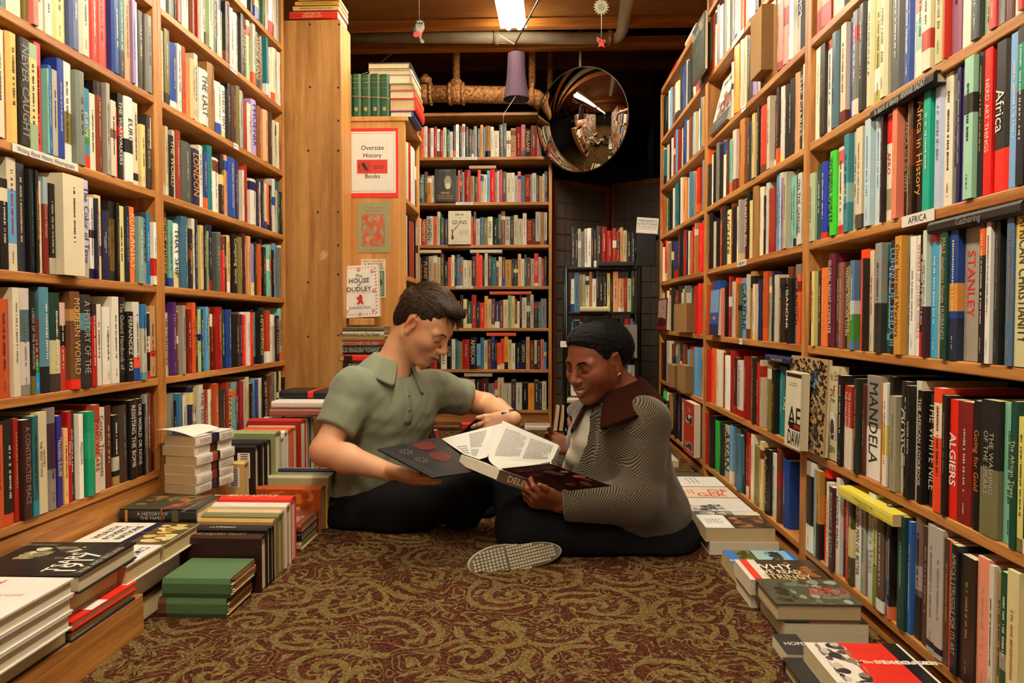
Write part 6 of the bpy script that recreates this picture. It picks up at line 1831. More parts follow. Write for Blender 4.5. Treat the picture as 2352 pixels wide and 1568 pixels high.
for y0, t, xr, L_, H_, c, ti, tc_, lab, bd in row3:
    standing(xr - L_, y0 + t, 0, 0, t, L_, H_, c, lab, GR, ti, tc_ or None, pose='spine_up', bands=bd,
             decor=[('n', .02, .02, .98, .98, ['C8702C', 'A84818', 'D88838', 'B05A20'], 60), ('r', .42, .05, 1, .72, 'E0C890'), ('m', .7, .38, .1, .05, '6A5030', 4), ('r', .8, .78, .98, .93, 'E8DCC0'), ('m', .9, .85, .02, .02, 'k', 1)] if 'barcode' in lab else ())
# --- second ledge farther on, books on it
o = MB(); o.box((-.215, -.42, .072), (0, .42, .090)); lr2 = empty('display_ledge', (-.885, 2.545, 0), 0, 'low wooden ledge along the farther left bookcase, behind the standing books', 'ledge')
o.build('ledge_top', M['wood_y'], lr2, bevel=.002); o = MB(); o.box((-.02, -.42, 0), (0, .42, .072)); o.box((-.205, -.42, 0), (-.19, .42, .072)); o.build('ledge_front', M['wood_y'], lr2)
row2 = [(2.150, .034, -.925, .15, .145, 'DDBE78', '', '', 'buff book with a barcode standing on the ledge in front of a black one', ()),
        (2.187, .030, -.905, .17, .190, '14120F', '', '', 'black book with a white barcode label standing on the ledge', ()),
        (2.220, .024, -.895, .17, .195, '16181C', '', '', 'black book with white page edges on the ledge, second of its kind', ()),
        (2.247, .030, -.890, .18, .198, '20282C', '', '', 'slate black book on the ledge in front of the sage green one', ()),
        (2.292, .052, -.880, .19, .218, 'A4AC78', '', '', 'tall sage green book standing spine up on the ledge', ()),
        (2.352, .034, -.885, .17, .190, 'E0DCD4', '', '', 'white book with a violet stripe standing on the ledge', ()),
        (2.390, .034, -.885, .17, .205, 'E4E0D8', '', '', 'plain white book standing on the ledge beside the violet striped one', ()),
        (2.427, .024, -.885, .17, .205, 'E06A3C', '', '', 'orange spined white book on the ledge, first of three', ()),
        (2.454, .024, -.885, .17, .207, 'D85A30', '', '', 'orange spined white book on the ledge, second of three', ()),
        (2.481, .026, -.885, .17, .209, 'C8B090', '', '', 'cream spined book on the ledge, third after the orange ones', ()),
        (2.530, .055, -.875, .20, .226, 'B82C1C', '', '', 'large red cloth book standing on the ledge', ()),
        (2.590, .030, -.880, .19, .220, 'D8D0B8', '', '', 'cream book just behind the large red cloth book', ()),
        (2.625, .030, -.880, .19, .215, '1A1A1C', '', '', 'black book with a red bottom edge near the elbow of the man', ()),
        (2.660, .034, -.880, .19, .215, 'D8D4C8', '', '', 'pale book standing farthest on the ledge', ())]
for y0, t, xr, L_, H_, c, ti, tc_, lab, bd in row2:
    dec = ()
    if 'barcode' in lab: dec = [('r', .12, .66, .55, .9, 'F0ECE4')] + [('r', .14 + .036 * k, .72, .155 + .036 * k, .86, 'k') for k in range(11)] + ([('m', .72, .5, .1, .03, '8A6A30', 4)] if 'buff' in lab else [])
    if 'violet' in lab: dec = [('r', .02, .8, .6, .88, '5A4A9C')]
    standing(xr - L_, y0 + t, .0905, 0, t, L_, H_, c, lab, 'books standing on the second ledge', ti, tc_ or None, pose='spine_up', bands=bd, decor=dec)
lying((-.935, 2.195), 180, .12, .10, .022, .0905 + .19 + .0335, 'E05A30', 'orange paperback lying across the black books on the ledge', 'books lying on the standing ones', hard=False) if False else None
for i, (c, lab, z, y) in enumerate((('A87060', 'brownish book lying flat on the farthest ledge books, lower', .3065 + .0, 2.60), ('ECE6D8', 'white spiral bound book lying flat near the shoulder of the man', .335, 2.62), ('16140F', 'black book with a red label standing behind the white spiral bound book', .365, 2.70))):
    lying((-.80, y), 180, .22, .16, .026, z + .012, c, lab, 'books lying on the standing ones', decor=(), bands=[(.38, .48, 'E03020')] if i == 2 else ())

# --- right side, on the carpet
GRR = 'books lying on the carpet along the right bookcases'
def rl(x0, x1, y0, y1, z, t, c, lab, decor=(), spine='', stc=None, hard=False, rot=0, bands=()):
    # head towards the bookcase, spine at the far side
    return lying((x0, y1), rot, x1 - x0, y1 - y0, t, z, c, lab, GRR, spine, stc, hard, decor, bands)
rl(.50, .695, 2.79, 3.02, .0, .026, '1A1814', 'black book lying alone on the carpet, farthest on the right', [('r', 0, 0, 1, 1, '1A1814'), ('r', 0, 0, .5, 1, '5C5848'), ('t', .75, .5, .12, .03, '6A6050', 'ALIBIS', -1)], hard=True)
rl(.48, .655, 3.25, 3.42, .0, .03, 'D0CCB8', 'white paperback lying under the farthest right bookcase edge')
rl(.50, .700, 2.03, 2.20, .0, .036, 'E6DEC8', 'thick cream paperback on the carpet, under the one with the brown painting')
rl(.490, .690, 2.035, 2.215, .037, .040, 'E8E0CC', 'thick cream paperback with a brown painting and a white panel on its cover',
   [('r', 0, 0, 1, 1, 'E0D8C4'), ('r', .25, .42, 1, 1, '3A2A1C'), ('n', .3, .45, .98, .98, ['7A5030', 'A87848', '4A3420', '8A6440'], 30), ('r', .2, 0, 1, .4, 'ECEAE4'), ('m', .6, .2, .05, .05, 'e', 5), ('r', .0, 0, .24, .6, '6A6A64'), ('n', .01, .05, .23, .6, ['3A3A38', '9A9A94', 'C8C4BC'], 18)])
for i, (y0, y1, c, lab, dec) in enumerate(((2.235, 2.40, 'D8D4CC', 'book with a black and white photograph strip on the right carpet pile', [('r', 0, 0, 1, 1, 'E0DCD4'), ('n', .5, .05, .98, .6, ['3A3A38', '8A8A84', 'C8C4BC', '5A5854'], 40)]),
                                  (2.41, 2.56, 'E4CCB4', 'cream book with red lettering on the right carpet pile', [('r', 0, 0, 1, 1, 'E8D4BC'), ('t', .4, .75, .07, .05, 'D05A40', 'OF', -1), ('t', .75, .6, .1, .05, 'D05A40', 'GER', -1), ('m', .5, .25, .06, .04, 'D88068', 3)]),
                                  (2.57, 2.73, 'E4E0D8', 'white book with grey lettering, farthest of the right carpet pile', [('r', 0, 0, 1, 1, 'E8E6DE'), ('m', .4, .5, .1, .05, 'e', 3)]))):
    rl(.475, .690, y0, y1, .0, .035, 'D0C8B4', 'white paged book beneath the ' + ['photograph strip', 'red lettered', 'grey lettered'][i] + ' book on the right')
    rl(.485, .690, y0, y1, .036, .036, c, lab, dec)
rl(.515, .700, 1.785, 1.955, .0, .038, 'E8E4D0', 'travel book with a blue band, fields and a tree on its cover, right carpet pile',
   [('r', 0, 0, 1, 1, '8CB8D8'), ('r', 0, 0, 1, .16, '3C80C8'), ('r', 0, .16, 1, .45, '7A7A34'), ('n', .02, .17, .98, .44, ['5A6028', '949048', '3C4820'], 40), ('r', 0, .42, 1, .62, 'A8C8C8'), ('r', 0, .62, 1, .94, '90C0E0'), ('n', .05, .6, .95, .82, ['2C3420', '4A5030', '1C2418'], 34), ('r', 0, .93, 1, 1, '3C78C0'),
    ('t', .5, .965, .12, .010, 'W', 'Make a New World', -1), ('t', .5, .09, .06, .014, 'W', 'Blue', -1)])
rl(.505, .695, 1.655, 1.775, .0, .035, 'DCD4BC', 'white paged book under the orange and white one on the right', hard=False)
rl(.500, .690, 1.640, 1.780, .036, .036, 'E8E0D0', 'book with a red strip and blocky white capitals over a brown painting',
   [('r', 0, 0, 1, 1, 'E8E0D0'), ('r', 0, .06, 1, .16, 'E8482C'), ('r', 0, .26, 1, 1, '4A3A1C'), ('n', .1, .6, .98, .98, ['7A4A28', 'A06838', '5A4420'], 20), ('t', .35, .42, .10, .035, 'W', 'WHY', -1), ('t', .6, .45, .10, .035, 'W', 'WE READ', -1), ('t', .84, .5, .11, .03, 'y', 'STRINGY', -1)])
rl(.523, .698, 1.478, 1.640, .0, .040, 'EAE2CE', 'thick white paged book under the misty landscape one', [('r', 0, 0, 1, 1, '2A1E18'), ('r', .3, .3, 1, .9, '8A4A34')])
rl(.508, .690, 1.486, 1.632, .041, .037, '5A5A4A', 'dark misty landscape book with red lettering near the right edge',
   [('r', 0, 0, 1, 1, '5C5C48'), ('n', .0, .3, 1, .98, ['7C8070', '48483A', '9A9C8C', 'A8AC9C'], 34), ('t', .5, .75, .09, .04, 'C85040', 'AFRO', -1), ('n', .05, .02, .95, .3, ['34301C', '4A4428'], 12)], hard=True)
rl(.475, .660, 1.14, 1.355, .0, .026, '2A2A28', 'black book with white sloping capitals under EXECUTION BY HUNGER', [('r', 0, 0, 1, 1, '2E2E2C'), ('t', .75, .12, .1, .022, 'W', 'FAMILY', -1)], hard=True)
rl(.49, .54, 1.37, 1.46, .0, .026, '3A3A38', 'small black book with HOPE on it beside the red EXECUTION book', [('t', .5, .6, .04, .014, 'W', 'HOPE', -1)])
rl(.512, .690, 1.195, 1.345, .027, .034, 'E8E0CE', 'red and black paperback titled EXECUTION BY HUNGER on the carpet at right',
   [('r', 0, 0, 1, 1, 'E8E2D4'), ('r', 0, .35, 1, .95, 'E03A28'), ('n', .0, .08, 1, .4, ['3A3430', '8A8478', 'C8C0B0', '5A544C'], 36), ('r', .0, .82, 1, .97, '141210'),
    ('t', .5, .93, .125, .014, 'W', 'EXECUTION', -1), ('t', .5, .86, .125, .014, 'W', 'BY HUNGER', -1), ('t', .5, .76, .12, .010, 'W', 'The Hidden Holocaust', -1), ('t', .5, .5, .08, .014, 'P', 'Miron', -1)])

# books lying across rows, right side
def across(name, corner, ang, tiltdeg, L_, Wd, t, col, lab, spine, stc, hard=True, bands=(), **kw): pass
def lay_on_row(side, shelf, Y0, L_, z_add, t, Wd, col, label, spine, stc, slope=0.0, out=.0, **kw):
    """a book lying on top of a row, its spine along the shelf front"""
    y0, y1 = Y0, Y0 + L_
    X = (-WL + .01 * y0 + out) if side == 'L' else (WR - .01 * y1 - out)
    z = (zl if side == 'L' else zr)(shelf, (y0 + y1) / 2) + z_add
    # spine towards the aisle
    if side == 'L': foot, ang = (X, y1), -90
    else: foot, ang = (X, y0), 90
    r = lying(foot, ang, L_, Wd, t, z, col, label, 'books lying across the shelved rows', '', None, kw.pop('hard', True), ())
    if side == 'R':
        for c in r.children: pass
    o = MB(); adv = Vector((0, -1 if side == 'R' else 1, 0)); nn = Vector((-1 if side == 'R' else 1, 0, 0))
    if spine: put_text(o, spine, nn * .0015 + Vector((0, 0, t * .5)), adv, (0, 0, 1), L_ * .8, t * .55, pc(stc), .006)
    if o.f: o.build('spine_print', M['paint'], r, loc=(0, L_ / 2 if side == 'R' else -L_ / 2, 0))
    return r
lay_on_row('R', 'c', 1.235, .27, .243 - .024, .026, .15, '14161C', 'black book lying tilted across the AFRICA row, with In Search of Identity on it', 'In Search of Identity', 'W') if False else None
lay_on_row('R', 'c', 1.30, .24, .2225, .024, .15, '14161C', 'black book lying flat on top of the AFRICA row, white sticker on its spine', 'In Search of Identity  ANWAR SADAT', 'E', out=.012)
lay_on_row('R', 'd', 1.07, .25, .2285, .022, .17, '2A2826', 'black book lying flat on the row below the AFRICA shelf', 'Gathering', 'e', out=.01)
lay_on_row('R', 'e', 1.985, .22, .222, .018, .14, '1C2454', 'navy book lying on the row left of the leopard skin cover', 'Travels Like India', 'E', out=.01)
lay_on_row('R', 'f', 1.40, .25, .205, .024, .15, 'E8DC60', 'yellow book lying tilted across the lowest row at right', 'The Discoverers of the Large/Lakes of Africa', '6A6020', out=.02, hard=False)
lay_on_row('R', 'h', 3.2, .22, .0, .025, .16, 'E07A30', 'orange spined book lying on top of the farthest right bookcase', '', 'w')
lay_on_row('R', 'h', 3.21, .22, .026, .022, .16, 'D8D4C8', 'white book lying on the orange spined one on top of the bookcase', '', 'w')
lay_on_row('R', 'h', 3.6, .22, .0, .03, .16, 'C03020', 'red book lying on top of the farthest right bookcase', '', 'w')
# face-out books on the right shelves
def faceout(x, y, z, rz, w, h, t, col, label, decor, tilt=8, cat='book', group='books shown cover first'):
    """cover faces local -y"""
    root = empty('book', (x, y, z), rz, label, cat, group)
    cv, pg = MB(), MB(); cv.box((0, 0, 0), (w, .0015, h), pc(col)); cv.box((0, .0015, 0), (.0015, t, h), pc(col)); cv.box((0, t, 0), (w, t + .0015, h), pc(col))
    pg.box((.0017, .0017, .001), (w - .001, t - .0002, h - .001), PAGE)
    rnd = random.Random(label); m2 = MB(); decorate(m2, 0, w, h, decor, rnd)
    cv.add([(v[1], -.0006 - v[0], v[2]) for v in m2.v], m2.f, m2.c)
    a = cv.build('cover', M['cover'], root); b = pg.build('pages', M['pages'], root)
    for o in (a, b): o.rotation_euler = (math.radians(-tilt), 0, 0)
    return root
RZR = -math.pi / 2 + .01
def fo_right(shelf, px_l, px_r, h, label, col, decor, out=.01, tilt=8, t=.02, f=yr):
    Ya, Yb = f(px_l), f(px_r); X = WR - .01 * Ya - out
    return faceout(X, Ya, zr(shelf, Ya) + .003, RZR, Ya - Yb, h, t, col, label, decor, tilt)
fo_right('a', 1628, 1666, .235, 'book shown cover first with a red and brown battle painting, right middle bookcase', 'D8D8D0',
         [('r', 0, 0, 1, 1, 'DCDCD4'), ('r', 0, 0, 1, .22, '4A4C4C'), ('n', .1, .22, .98, .68, ['7A4A30', 'A05838', '5A3828', '9A7A50'], 44), ('t', .5, .86, .18, .028, '5A4434', 'Ireland Monarchs'), ('m', .5, .12, .1, .02, 'E', 2)], tilt=14)
fo_right('g', 1600, 1629, .235, 'dark painting book shown cover first at the post, farthest right bookcase', '2C3020',
         [('r', 0, 0, 1, 1, '2C3020'), ('n', .0, .1, 1, .7, ['1A1C14', '4A5430', '3A4428'], 30), ('n', .0, .75, 1, .98, ['7C8090', '5A6478', '9A8A50'], 18)], out=.035, tilt=0, t=.012)
LEO = [('r', 0, 0, 1, 1, 'B09468')] + [('n', .0, .0, 1, 1, ['241C14', '3A2C1C', '18120C'], 420)]
def leop(n=620):
    rr = random.Random(2); d = [('r', 0, 0, 1, 1, 'B89C70')]
    for _ in range(n): d.append(('e', rr.uniform(.03, .97), rr.uniform(.02, .98), rr.uniform(.012, .03), rr.uniform(.008, .018), '1E1610'))
    return d
fo_right('e', 1812, 1895, .245, 'book with a leopard skin cover standing cover first behind the AF DAW book', 'B89C70', leop(), out=.010, tilt=2, t=.008)
fo_right('e', 1826, 1862, .205, 'cream book shown cover first with large broken capitals AF and DAW', 'E4DCC4',
         [('r', 0, 0, 1, 1, 'E4DCC4'), ('r', .04, .93, 1, .98, '3A2418'), ('t', .6, .42, .085, .055, '1C1814', 'AF'), ('r', .3, .25, 1, .34, '141210'), ('r', .6, .27, 1, .32, 'A83020'), ('t', .62, .14, .085, .055, '1C1814', 'DAW'), ('m', .5, .84, .06, .012, 'e', 2)], out=.036, tilt=1)
fo_right('e', 1888.5, 1915, .232, 'olive cream book cover with a smiling bearded figure in a white head scarf', 'D2CCA4',
         [('r', 0, 0, 1, 1, 'D2CCA4'), ('t', .5, .90, .068, .025, '8A3C24', 'The Ethi'), ('t', .4, .74, .04, .03, '8A3C24', 'of'), ('t', .5, .64, .05, .012, '3A3A34', 'Per'), ('r', 0, .22, 1, .50, 'B8B4A4'), ('e', .42, .38, .30, .14, 'E4E0D8'), ('e', .45, .34, .17, .10, '5A3A28'), ('e', .47, .28, .12, .06, '1C1814'), ('r', .42, .27, .55, .285, 'E8E4DC'), ('t', .4, .12, .05, .016, '5A5848', 'LEN')], out=-.004, tilt=0)
fo_right('d', 1632, 1651, .18, 'blue and navy book shown cover first, right middle bookcase', '6090C0', [('r', 0, .5, 1, 1, '7CA8CC'), ('r', 0, 0, 1, .5, '2C5CA8'), ('r', 0, 0, 1, .25, '2C2860'), ('e', .5, .38, .2, .04, 'D88838')], out=.012, tilt=2)
fo_right('d', 1511, 1533, .175, 'red framed book with a grey photograph shown cover first, farthest right bookcase', '8A2A20', [('r', .1, .35, .9, .95, 'C0A898'), ('n', .1, .1, .9, .4, ['2A1C18', '4A3A34'], 16), ('t', .65, .72, .04, .016, '8A2A20', 'Dickens')], out=.012, tilt=2)
fo_right('f', 1584, 1607, .235, 'thick red book with white scroll ornaments standing out at the end of the lowest shelf', 'C84028', [('r', 0, 0, 1, 1, 'C84028'), ('r', .2, .6, .9, .76, 'E0D8C8'), ('n', .22, .6, .88, .76, ['4A3A34'], 20), ('r', .2, .08, .9, .24, 'E0D8C8'), ('n', .22, .08, .88, .24, ['4A3A34'], 20), ('t', .6, .86, .05, .02, 'w', 'Prob')], out=.03, tilt=0, t=.03)
# books turned with plain brown page edges outward
for i, (sh, a, b_, h, lab) in enumerate((('a', 1731, 1756, .20, 'book turned fore edge out like a plain brown block, upper right middle bookcase'), ('d', 1558, 1588, .135, 'book turned page side out, plain brown, farthest right bookcase'), ('e', 1544, 1560, .11, 'plain brown page side out book, left of two on the farthest right bookcase'), ('e', 1567, 1586, .125, 'plain brown page side out book, right of two on the farthest right bookcase'))):
    Ya, Yb = yr(a), yr(b_); root = empty('book', (WR - .01 * Ya - .028, Ya, zr(sh, Ya) + (.03 if i == 0 else .003)), RZR, lab, 'book', 'books with page edges facing out')
    w = Ya - Yb; o = MB(); o.box((0, 0, 0), (w, .04, h), lin('A8844C')); o.build('pages', M['pages'], root)
    o = MB(); o.box((-.001, -.001, 0), (0, .04, h), lin('8A6A3C')); o.box((w, -.001, 0), (w + .001, .04, h), lin('8A6A3C')); o.build('cover', M['cover'], root)
fo_left = None
# ---------------------------------------------------------------- signs and prints on the oversize case
def card(name, pl, pr_, Y, ytop, ybot, label, cat, paint, tilt=0.0, th=.001, mat='paint', col='W', off=.0):
    """flat card facing the camera side (-Y): left/right/top/bottom given at depth Y"""
    a = at(pl, ytop, Y); b = at(pr_, ybot, Y); w = b.x - a.x; h = a.z - b.z; c = Vector(((a.x + b.x) / 2, Y - off, (a.z + b.z) / 2))
    root = bpy.data.objects.new(name, None); bpy.data.objects.remove(root)
    o = MB(); o.box((-w / 2, -th, -h / 2), (w / 2, 0, h / 2), pc(col))
    m2 = MB(); decorate(m2, 0, w, h, paint, random.Random(label)); o.add([(v[1] - w / 2, -th - .0004 - v[0], v[2] - h / 2) for v in m2.v], m2.f, m2.c)
    ob = o.build(name, M[mat], loc=c); ob.rotation_euler = (0, math.radians(tilt), 0)
    return tag(ob, label, cat)
FR = 'F03A24'
card('sign', 796, 915.5, YO - .0012, 295, 453, 'white sign with a red frame reading Oversize History Books', 'sign',
     [('r', 0, 0, 1, 1, FR), ('r', .055, .065, .95, .95, 'EEEADC'), ('r', .085, .09, .915, .925, '5C6068'), ('r', .09, .0945, .91, .9205, 'ECE8DA'),
      ('t', .5, .72, .115, .021, '1C1A18', 'Oversize'), ('t', .5, .61, .085, .020, '2A2826', 'History'), ('t', .5, .31, .075, .020, '2A2826', 'Books'),
      ('r', .20, .345, .79, .545, 'D84A38'), ('r', .23, .37, .46, .52, 'C04030'), ('p', [(.28, .49), (.34, .50), (.40, .42), (.42, .38), (.36, .40), (.31, .45)], '1A1210'), ('t', .245, .445, .018, .008, '1A1210', 'RAVEN', 1),
      ('m', .62, .44, .05, .018, '2A1410', 4)])
card('print', 821, 896, YO - .0012, 464, 580, 'sage green printed page with an orange engraving, below the Oversize sign', 'print',
     [('r', 0, 0, 1, 1, 'A8A478'), ('r', .13, .12, .84, .76, 'B08060'), ('n', .14, .13, .83, .75, ['C86840', 'B8A080', 'C8744C', 'A89470', 'D0683C'], 120), ('m', .5, .87, .09, .016, 'B07050', 2), ('m', .5, .81, .07, .006, '4A4430', 1), ('m', .5, .05, .05, .005, '4A4430', 1)])
card('card', 829, 886, YO - .0012, 595, 684, 'small white card headed A PASSAGE TO ENGLAND, partly behind the white book', 'card',
     [('r', 0, 0, 1, 1, 'E4DCC4'), ('t', .5, .955, .095, .011, 'C04428', 'nirad c chaudhuri'), ('t', .5, .86, .085, .014, '1C1814', 'A PASSAGE'), ('t', .5, .77, .095, .014, '1C1814', 'TO ENGLAND'), ('r', .05, .04, .95, .70, '4C8C90'), ('r', .1, .07, .9, .66, '9CA070'), ('n', .12, .1, .88, .64, ['3A3438', '586038', 'B8A868', '4C3848'], 30)])
# the House of Dudley, propped up on the pile
flor = []
for k in range(14):
    for u in (.07, .93): flor += [('p', [(u - .035, .06 + .065 * k), (u + .02, .075 + .065 * k), (u + .035, .10 + .065 * k), (u - .01, .085 + .065 * k)], 'C84434')]
for k in range(12):
    for v in (.05, .95): flor += [('p', [(.08 + .073 * k, v - .02), (.11 + .073 * k, v + .005), (.12 + .073 * k, v + .025), (.09 + .073 * k, v + .008)], 'C84434')]
for u, v in ((.15, .12), (.85, .12), (.5, .06), (.12, .5), (.88, .5), (.15, .88), (.85, .88), (.5, .92)): flor += [('e', u, v, .045, .032, 'C85040'), ('e', u, v, .035, .025, 'E8A898')]
a_ = at(782, 733, 3.06); b_ = at(873, 733, 3.06); t_ = at(790, 612, 3.06)
dud = faceout(a_.x + .003, 3.06, a_.z + .004, 0, b_.x - a_.x - .005, t_.z - a_.z, .028, 'ECE8DC', 'white book shown cover first, The House of Dudley, red leafy border', [('r', 0, 0, 1, 1, 'ECE8DC')] + flor +
     [('t', .5, .80, .04, .014, '5C5A54', 'The'), ('t', .5, .71, .115, .021, '4C4A46', 'HOUSE'), ('t', .5, .63, .03, .012, '5C5A54', 'of'), ('t', .5, .545, .13, .021, '4C4A46', 'DUDLEY'), ('m', .5, .47, .12, .004, 'B08878', 1),
      ('p', [(.42, .26), (.47, .30), (.46, .35), (.42, .36), (.43, .39), (.48, .39), (.49, .43), (.55, .43), (.58, .38), (.57, .32), (.60, .28), (.60, .25), (.55, .25), (.53, .29), (.50, .27), (.49, .25)], 'C83828'), ('t', .5, .19, .10, .011, '8A867C', 'JOANNE PAUL')], tilt=6, group='books shown cover first')
dud.rotation_euler = (0, math.radians(-3), 0)
p0 = at(804, 748, 3.07); p1 = at(860, 733, 3.07)
thing_box('book_rest', [((p0.x, 3.05, p0.z + .002), (p1.x, 3.10, p1.z + .004))], M['ply2'], 'small pale wooden block under the white Dudley book', 'block')
# the pile below it, spines towards the camera
PIL = [(782, 881, 750, 761, '6A6044', '', 'e', 'thin olive grey book, top of the pile under the Dudley book'), (773, 882, 761, 772, 'DCD2B4', 'Reverberation on The Water', 'K', 'cream book second in the pile under the Dudley book'),
       (773, 882, 772, 783, 'A8905C', '', 'K', 'tan book third in the pile, pages ragged'), (773, 881, 783, 794, 'B03424', "ARDIZZONE'S KILVERT", 'E', 'red book fourth in the pile, white capitals on its spine'),
       (773, 879, 794, 813, '1A3A28', 'OLD ENGLISH TOWNS', 'E', 'dark green book titled OLD ENGLISH TOWNS in the pile'), (770, 880, 814, 831, 'E8442C', '', 'k', 'orange red book with a black badge, sixth in the pile'),
       (766, 880, 832, 849, '1C1C1C', 'EISLEY', 'E', 'black book below the orange red one in the pile'), (766, 880, 849, 862, 'D0CCC0', '', 'k', 'white book below the black one in the pile'), (764, 880, 862, 878, '201C1C', '', 'w', 'lowest visible black book in the pile')]
for x0, x1, y0, y1, c, ti, tc_, lab in PIL:
    A = at(x0, y1, 3.0); B_ = at(x1, y0, 3.0); L_ = B_.x - A.x; t = B_.z - A.z - .0008
    r = lying((B_.x, 3.0), 180, L_, .155, t, A.z, c, lab, 'pile of books under the Dudley book')
    if ti or 'badge' in lab:
        o = MB()
        if ti: put_text(o, ti, (0, 0, 0), (1, 0, 0), (0, 0, 1), L_ * .84, t * .68, pc(tc_), .008)
        else: o.box((-L_ * .42, -.0004, -t * .36), (-L_ * .14, .0001, t * .36), pc('k')); o.box((-L_ * .41, -.0008, -t * .3), (-L_ * .32, -.0003, t * .3), lin('D8A060'))
        o.build('spine_print', M['paint'], r, loc=(-L_ / 2, -.0016, t / 2))
z = 0.0; zt0 = at(764, 878, 3.0).z
n = 12; th_ = (zt0 - .002) / n
for k in range(n):
    cv, pg = MB(), MB(); u, e, s = Vector((0, 0, 1)), Vector((0, 1, 0)), Vector((-1, 0, 0))
    Mx = Matrix(((u.x, e.x, s.x, at(880, 500, 3.0).x), (u.y, e.y, s.y, 3.0), (u.z, e.z, s.z, z), (0, 0, 0, 1)))
    book_geom(STUFF, STUFFP, th_ - .001, .215, .155, rs.choice('kbrgnKew'), (), None, None, True, rs, Mx, marks=False); z += th_
# top of the oversize case
zc = oz + .0225
for i in range(5):
    x0 = at(786 + 21.6 * i, 272, YO).x; w = at(786 + 21.6 * (i + 1), 272, YO).x - x0 - .0015
    r = standing(x0, YO + .004, zc, 0, w, .193 + .002 * (i % 2), .125, '1F5A38', ['first', 'second', 'middle', 'fourth', 'last'][i] + ' from the left of five green cloth volumes held by a rubber band', 'five green volumes on the oversize case', mat='cloth')
    o = MB()
    for zz, hh in ((.172, .007), (.155, .007), (.130, .005)): put_marks(o, random.Random(i), (w / 2, -.0012, zz), (1, 0, 0), (0, 0, 1), w * .8, hh, lin('B8A060'))
    o.add([(w / 2 + .008 * math.cos(k), -.0012, .035 + .010 * math.sin(k)) for k in np.linspace(0, 5.9, 16)], [tuple(range(16))], lin('B8A468'))
    o.build('gilt_lettering', M['paint'], r)
xa, xb = at(785.5, 500, YO).x, at(894, 500, YO).x
band([(xa, YO + .0, zc + .094), (xa + .05, YO - .0035, zc + .092), (xb - .006, YO - .0035, zc + .082), (xb + .002, YO + .008, zc + .070), (xb + .003, YO + .05, zc + .045)], 'pinkish rubber band round the five green volumes', .0012, 'E08870')
OSB = [(894, 948, 270, 285, '2C5CA0', 'blue covered book at the foot of the pile on the oversize case'), (893, 955, 239, 268, 'E03A24', 'thick book with a red cover and rounded pages in the pile on the oversize case'), (893, 953, 218, 238, 'F06A38', 'orange covered book in the pile on the oversize case'),
       (893, 950, 201, 217, 'A8A074', 'pale olive covered book in the pile on the oversize case'), (890, 946, 178, 200, 'C8B490', 'tan covered book in the pile on the oversize case'), (842, 945, 165, 178, 'D8D4C8', 'ragged tan book, second from the top on the oversize case'), (837, 943, 147, 164, '2C241C', 'white paged book with a dark cover, topmost on the oversize case')]
zz = zc
for i, (x0, x1, y0, y1, c, lab) in enumerate(OSB):
    A = at(x0, y1, YO + .02); B_ = at(x1, y0, YO + .02); t = (B_.z - A.z) - .0008
    if i == 0: xr0 = A.x
    lying((B_.x, YO + .012), 90, .24, B_.x - A.x, t, zz, c, lab, 'pile of books on top of the oversize case', face_down=True) if False else None
    r = lying((B_.x + .004, YO + .25), -90, .235, min(B_.x - A.x, .20), t, zz, c, lab, 'pile of books on top of the oversize case')
    zz += t + .001
# top of the plywood column
CT = [(664, 775, 26, 44, 'E8472C', 'HISTORY OF/ENGLISH LAW', 'W', 'orange red book HISTORY OF ENGLISH LAW lying on the plywood column'), (672, 778, 14, 25.5, 'E4C890', '', 'b', 'cream book second in the pile on the plywood column'),
      (677, 778, 3, 13.5, 'E8B848', '', 'g', 'yellow book third in the pile on the plywood column'), (684, 778, -8, 2.5, 'D8B884', '', 'b', 'tan book highest in the pile on the plywood column')]
for x0, x1, y0, y1, c, ti, tc_, lab in CT:
    A = at(x0, y1, 3.01); B_ = at(x1, y0, 3.01); L_ = B_.x - A.x; t = B_.z - A.z - .001; zb_ = A.z + .003
    r = lying((B_.x, 3.012), 180, L_, .15, t, zb_, c, lab, 'books on top of the plywood column', hard=False)
    o = MB()
    if ti:
        put_text(o, 'POLLOCK &/MAITLAND', (-L_ * .36, 0, 0), (1, 0, 0), (0, 0, 1), L_ * .22, t * .6, pc('m')); put_text(o, ti, (-L_ * .02, 0, 0), (1, 0, 0), (0, 0, 1), L_ * .4, t * .8, pc('y'), .01)
    else: put_marks(o, random.Random(lab), (0, 0, 0), (1, 0, 0), (0, 0, 1), L_ * .7, t * .5, pc(tc_))
    o.build('spine_print', M['paint'], r, loc=(-L_ / 2, -.0014, t / 2))
# small black clamp lamp
lp = at(815, 160, 3.45)
r = empty('clamp_lamp', (lp.x, lp.y, zc), 0, 'small black clamp lamp behind the five green volumes', 'lamp')
o = MB(); o.lathe([(.0001, 0), (.03, 0), (.03, .008), (.0001, .01)], W1, 20); o.tube([(0, 0, .008), (0, 0, .20)], .006); o.build('stand', M['strap'], r)
o = MB(); o.lathe([(.001, .05), (.018, .05), (.022, .02), (.020, -.02), (.03, -.035)], W1, 20, Matrix.Translation((0, 0, .235)) @ Matrix.Rotation(.2, 4, 'X')); o.build('socket', plain('black_bakelite', '0C0C0C', .15), r)
o = MB(); pts = [Vector((0, 0, .28)), Vector((.05, .06, .32)), Vector(at(930, 100, 3.9)) - Vector((lp.x, lp.y, zc))]; o.tube(pts, .003, n=6); o.build('cord', M['strap'], r)

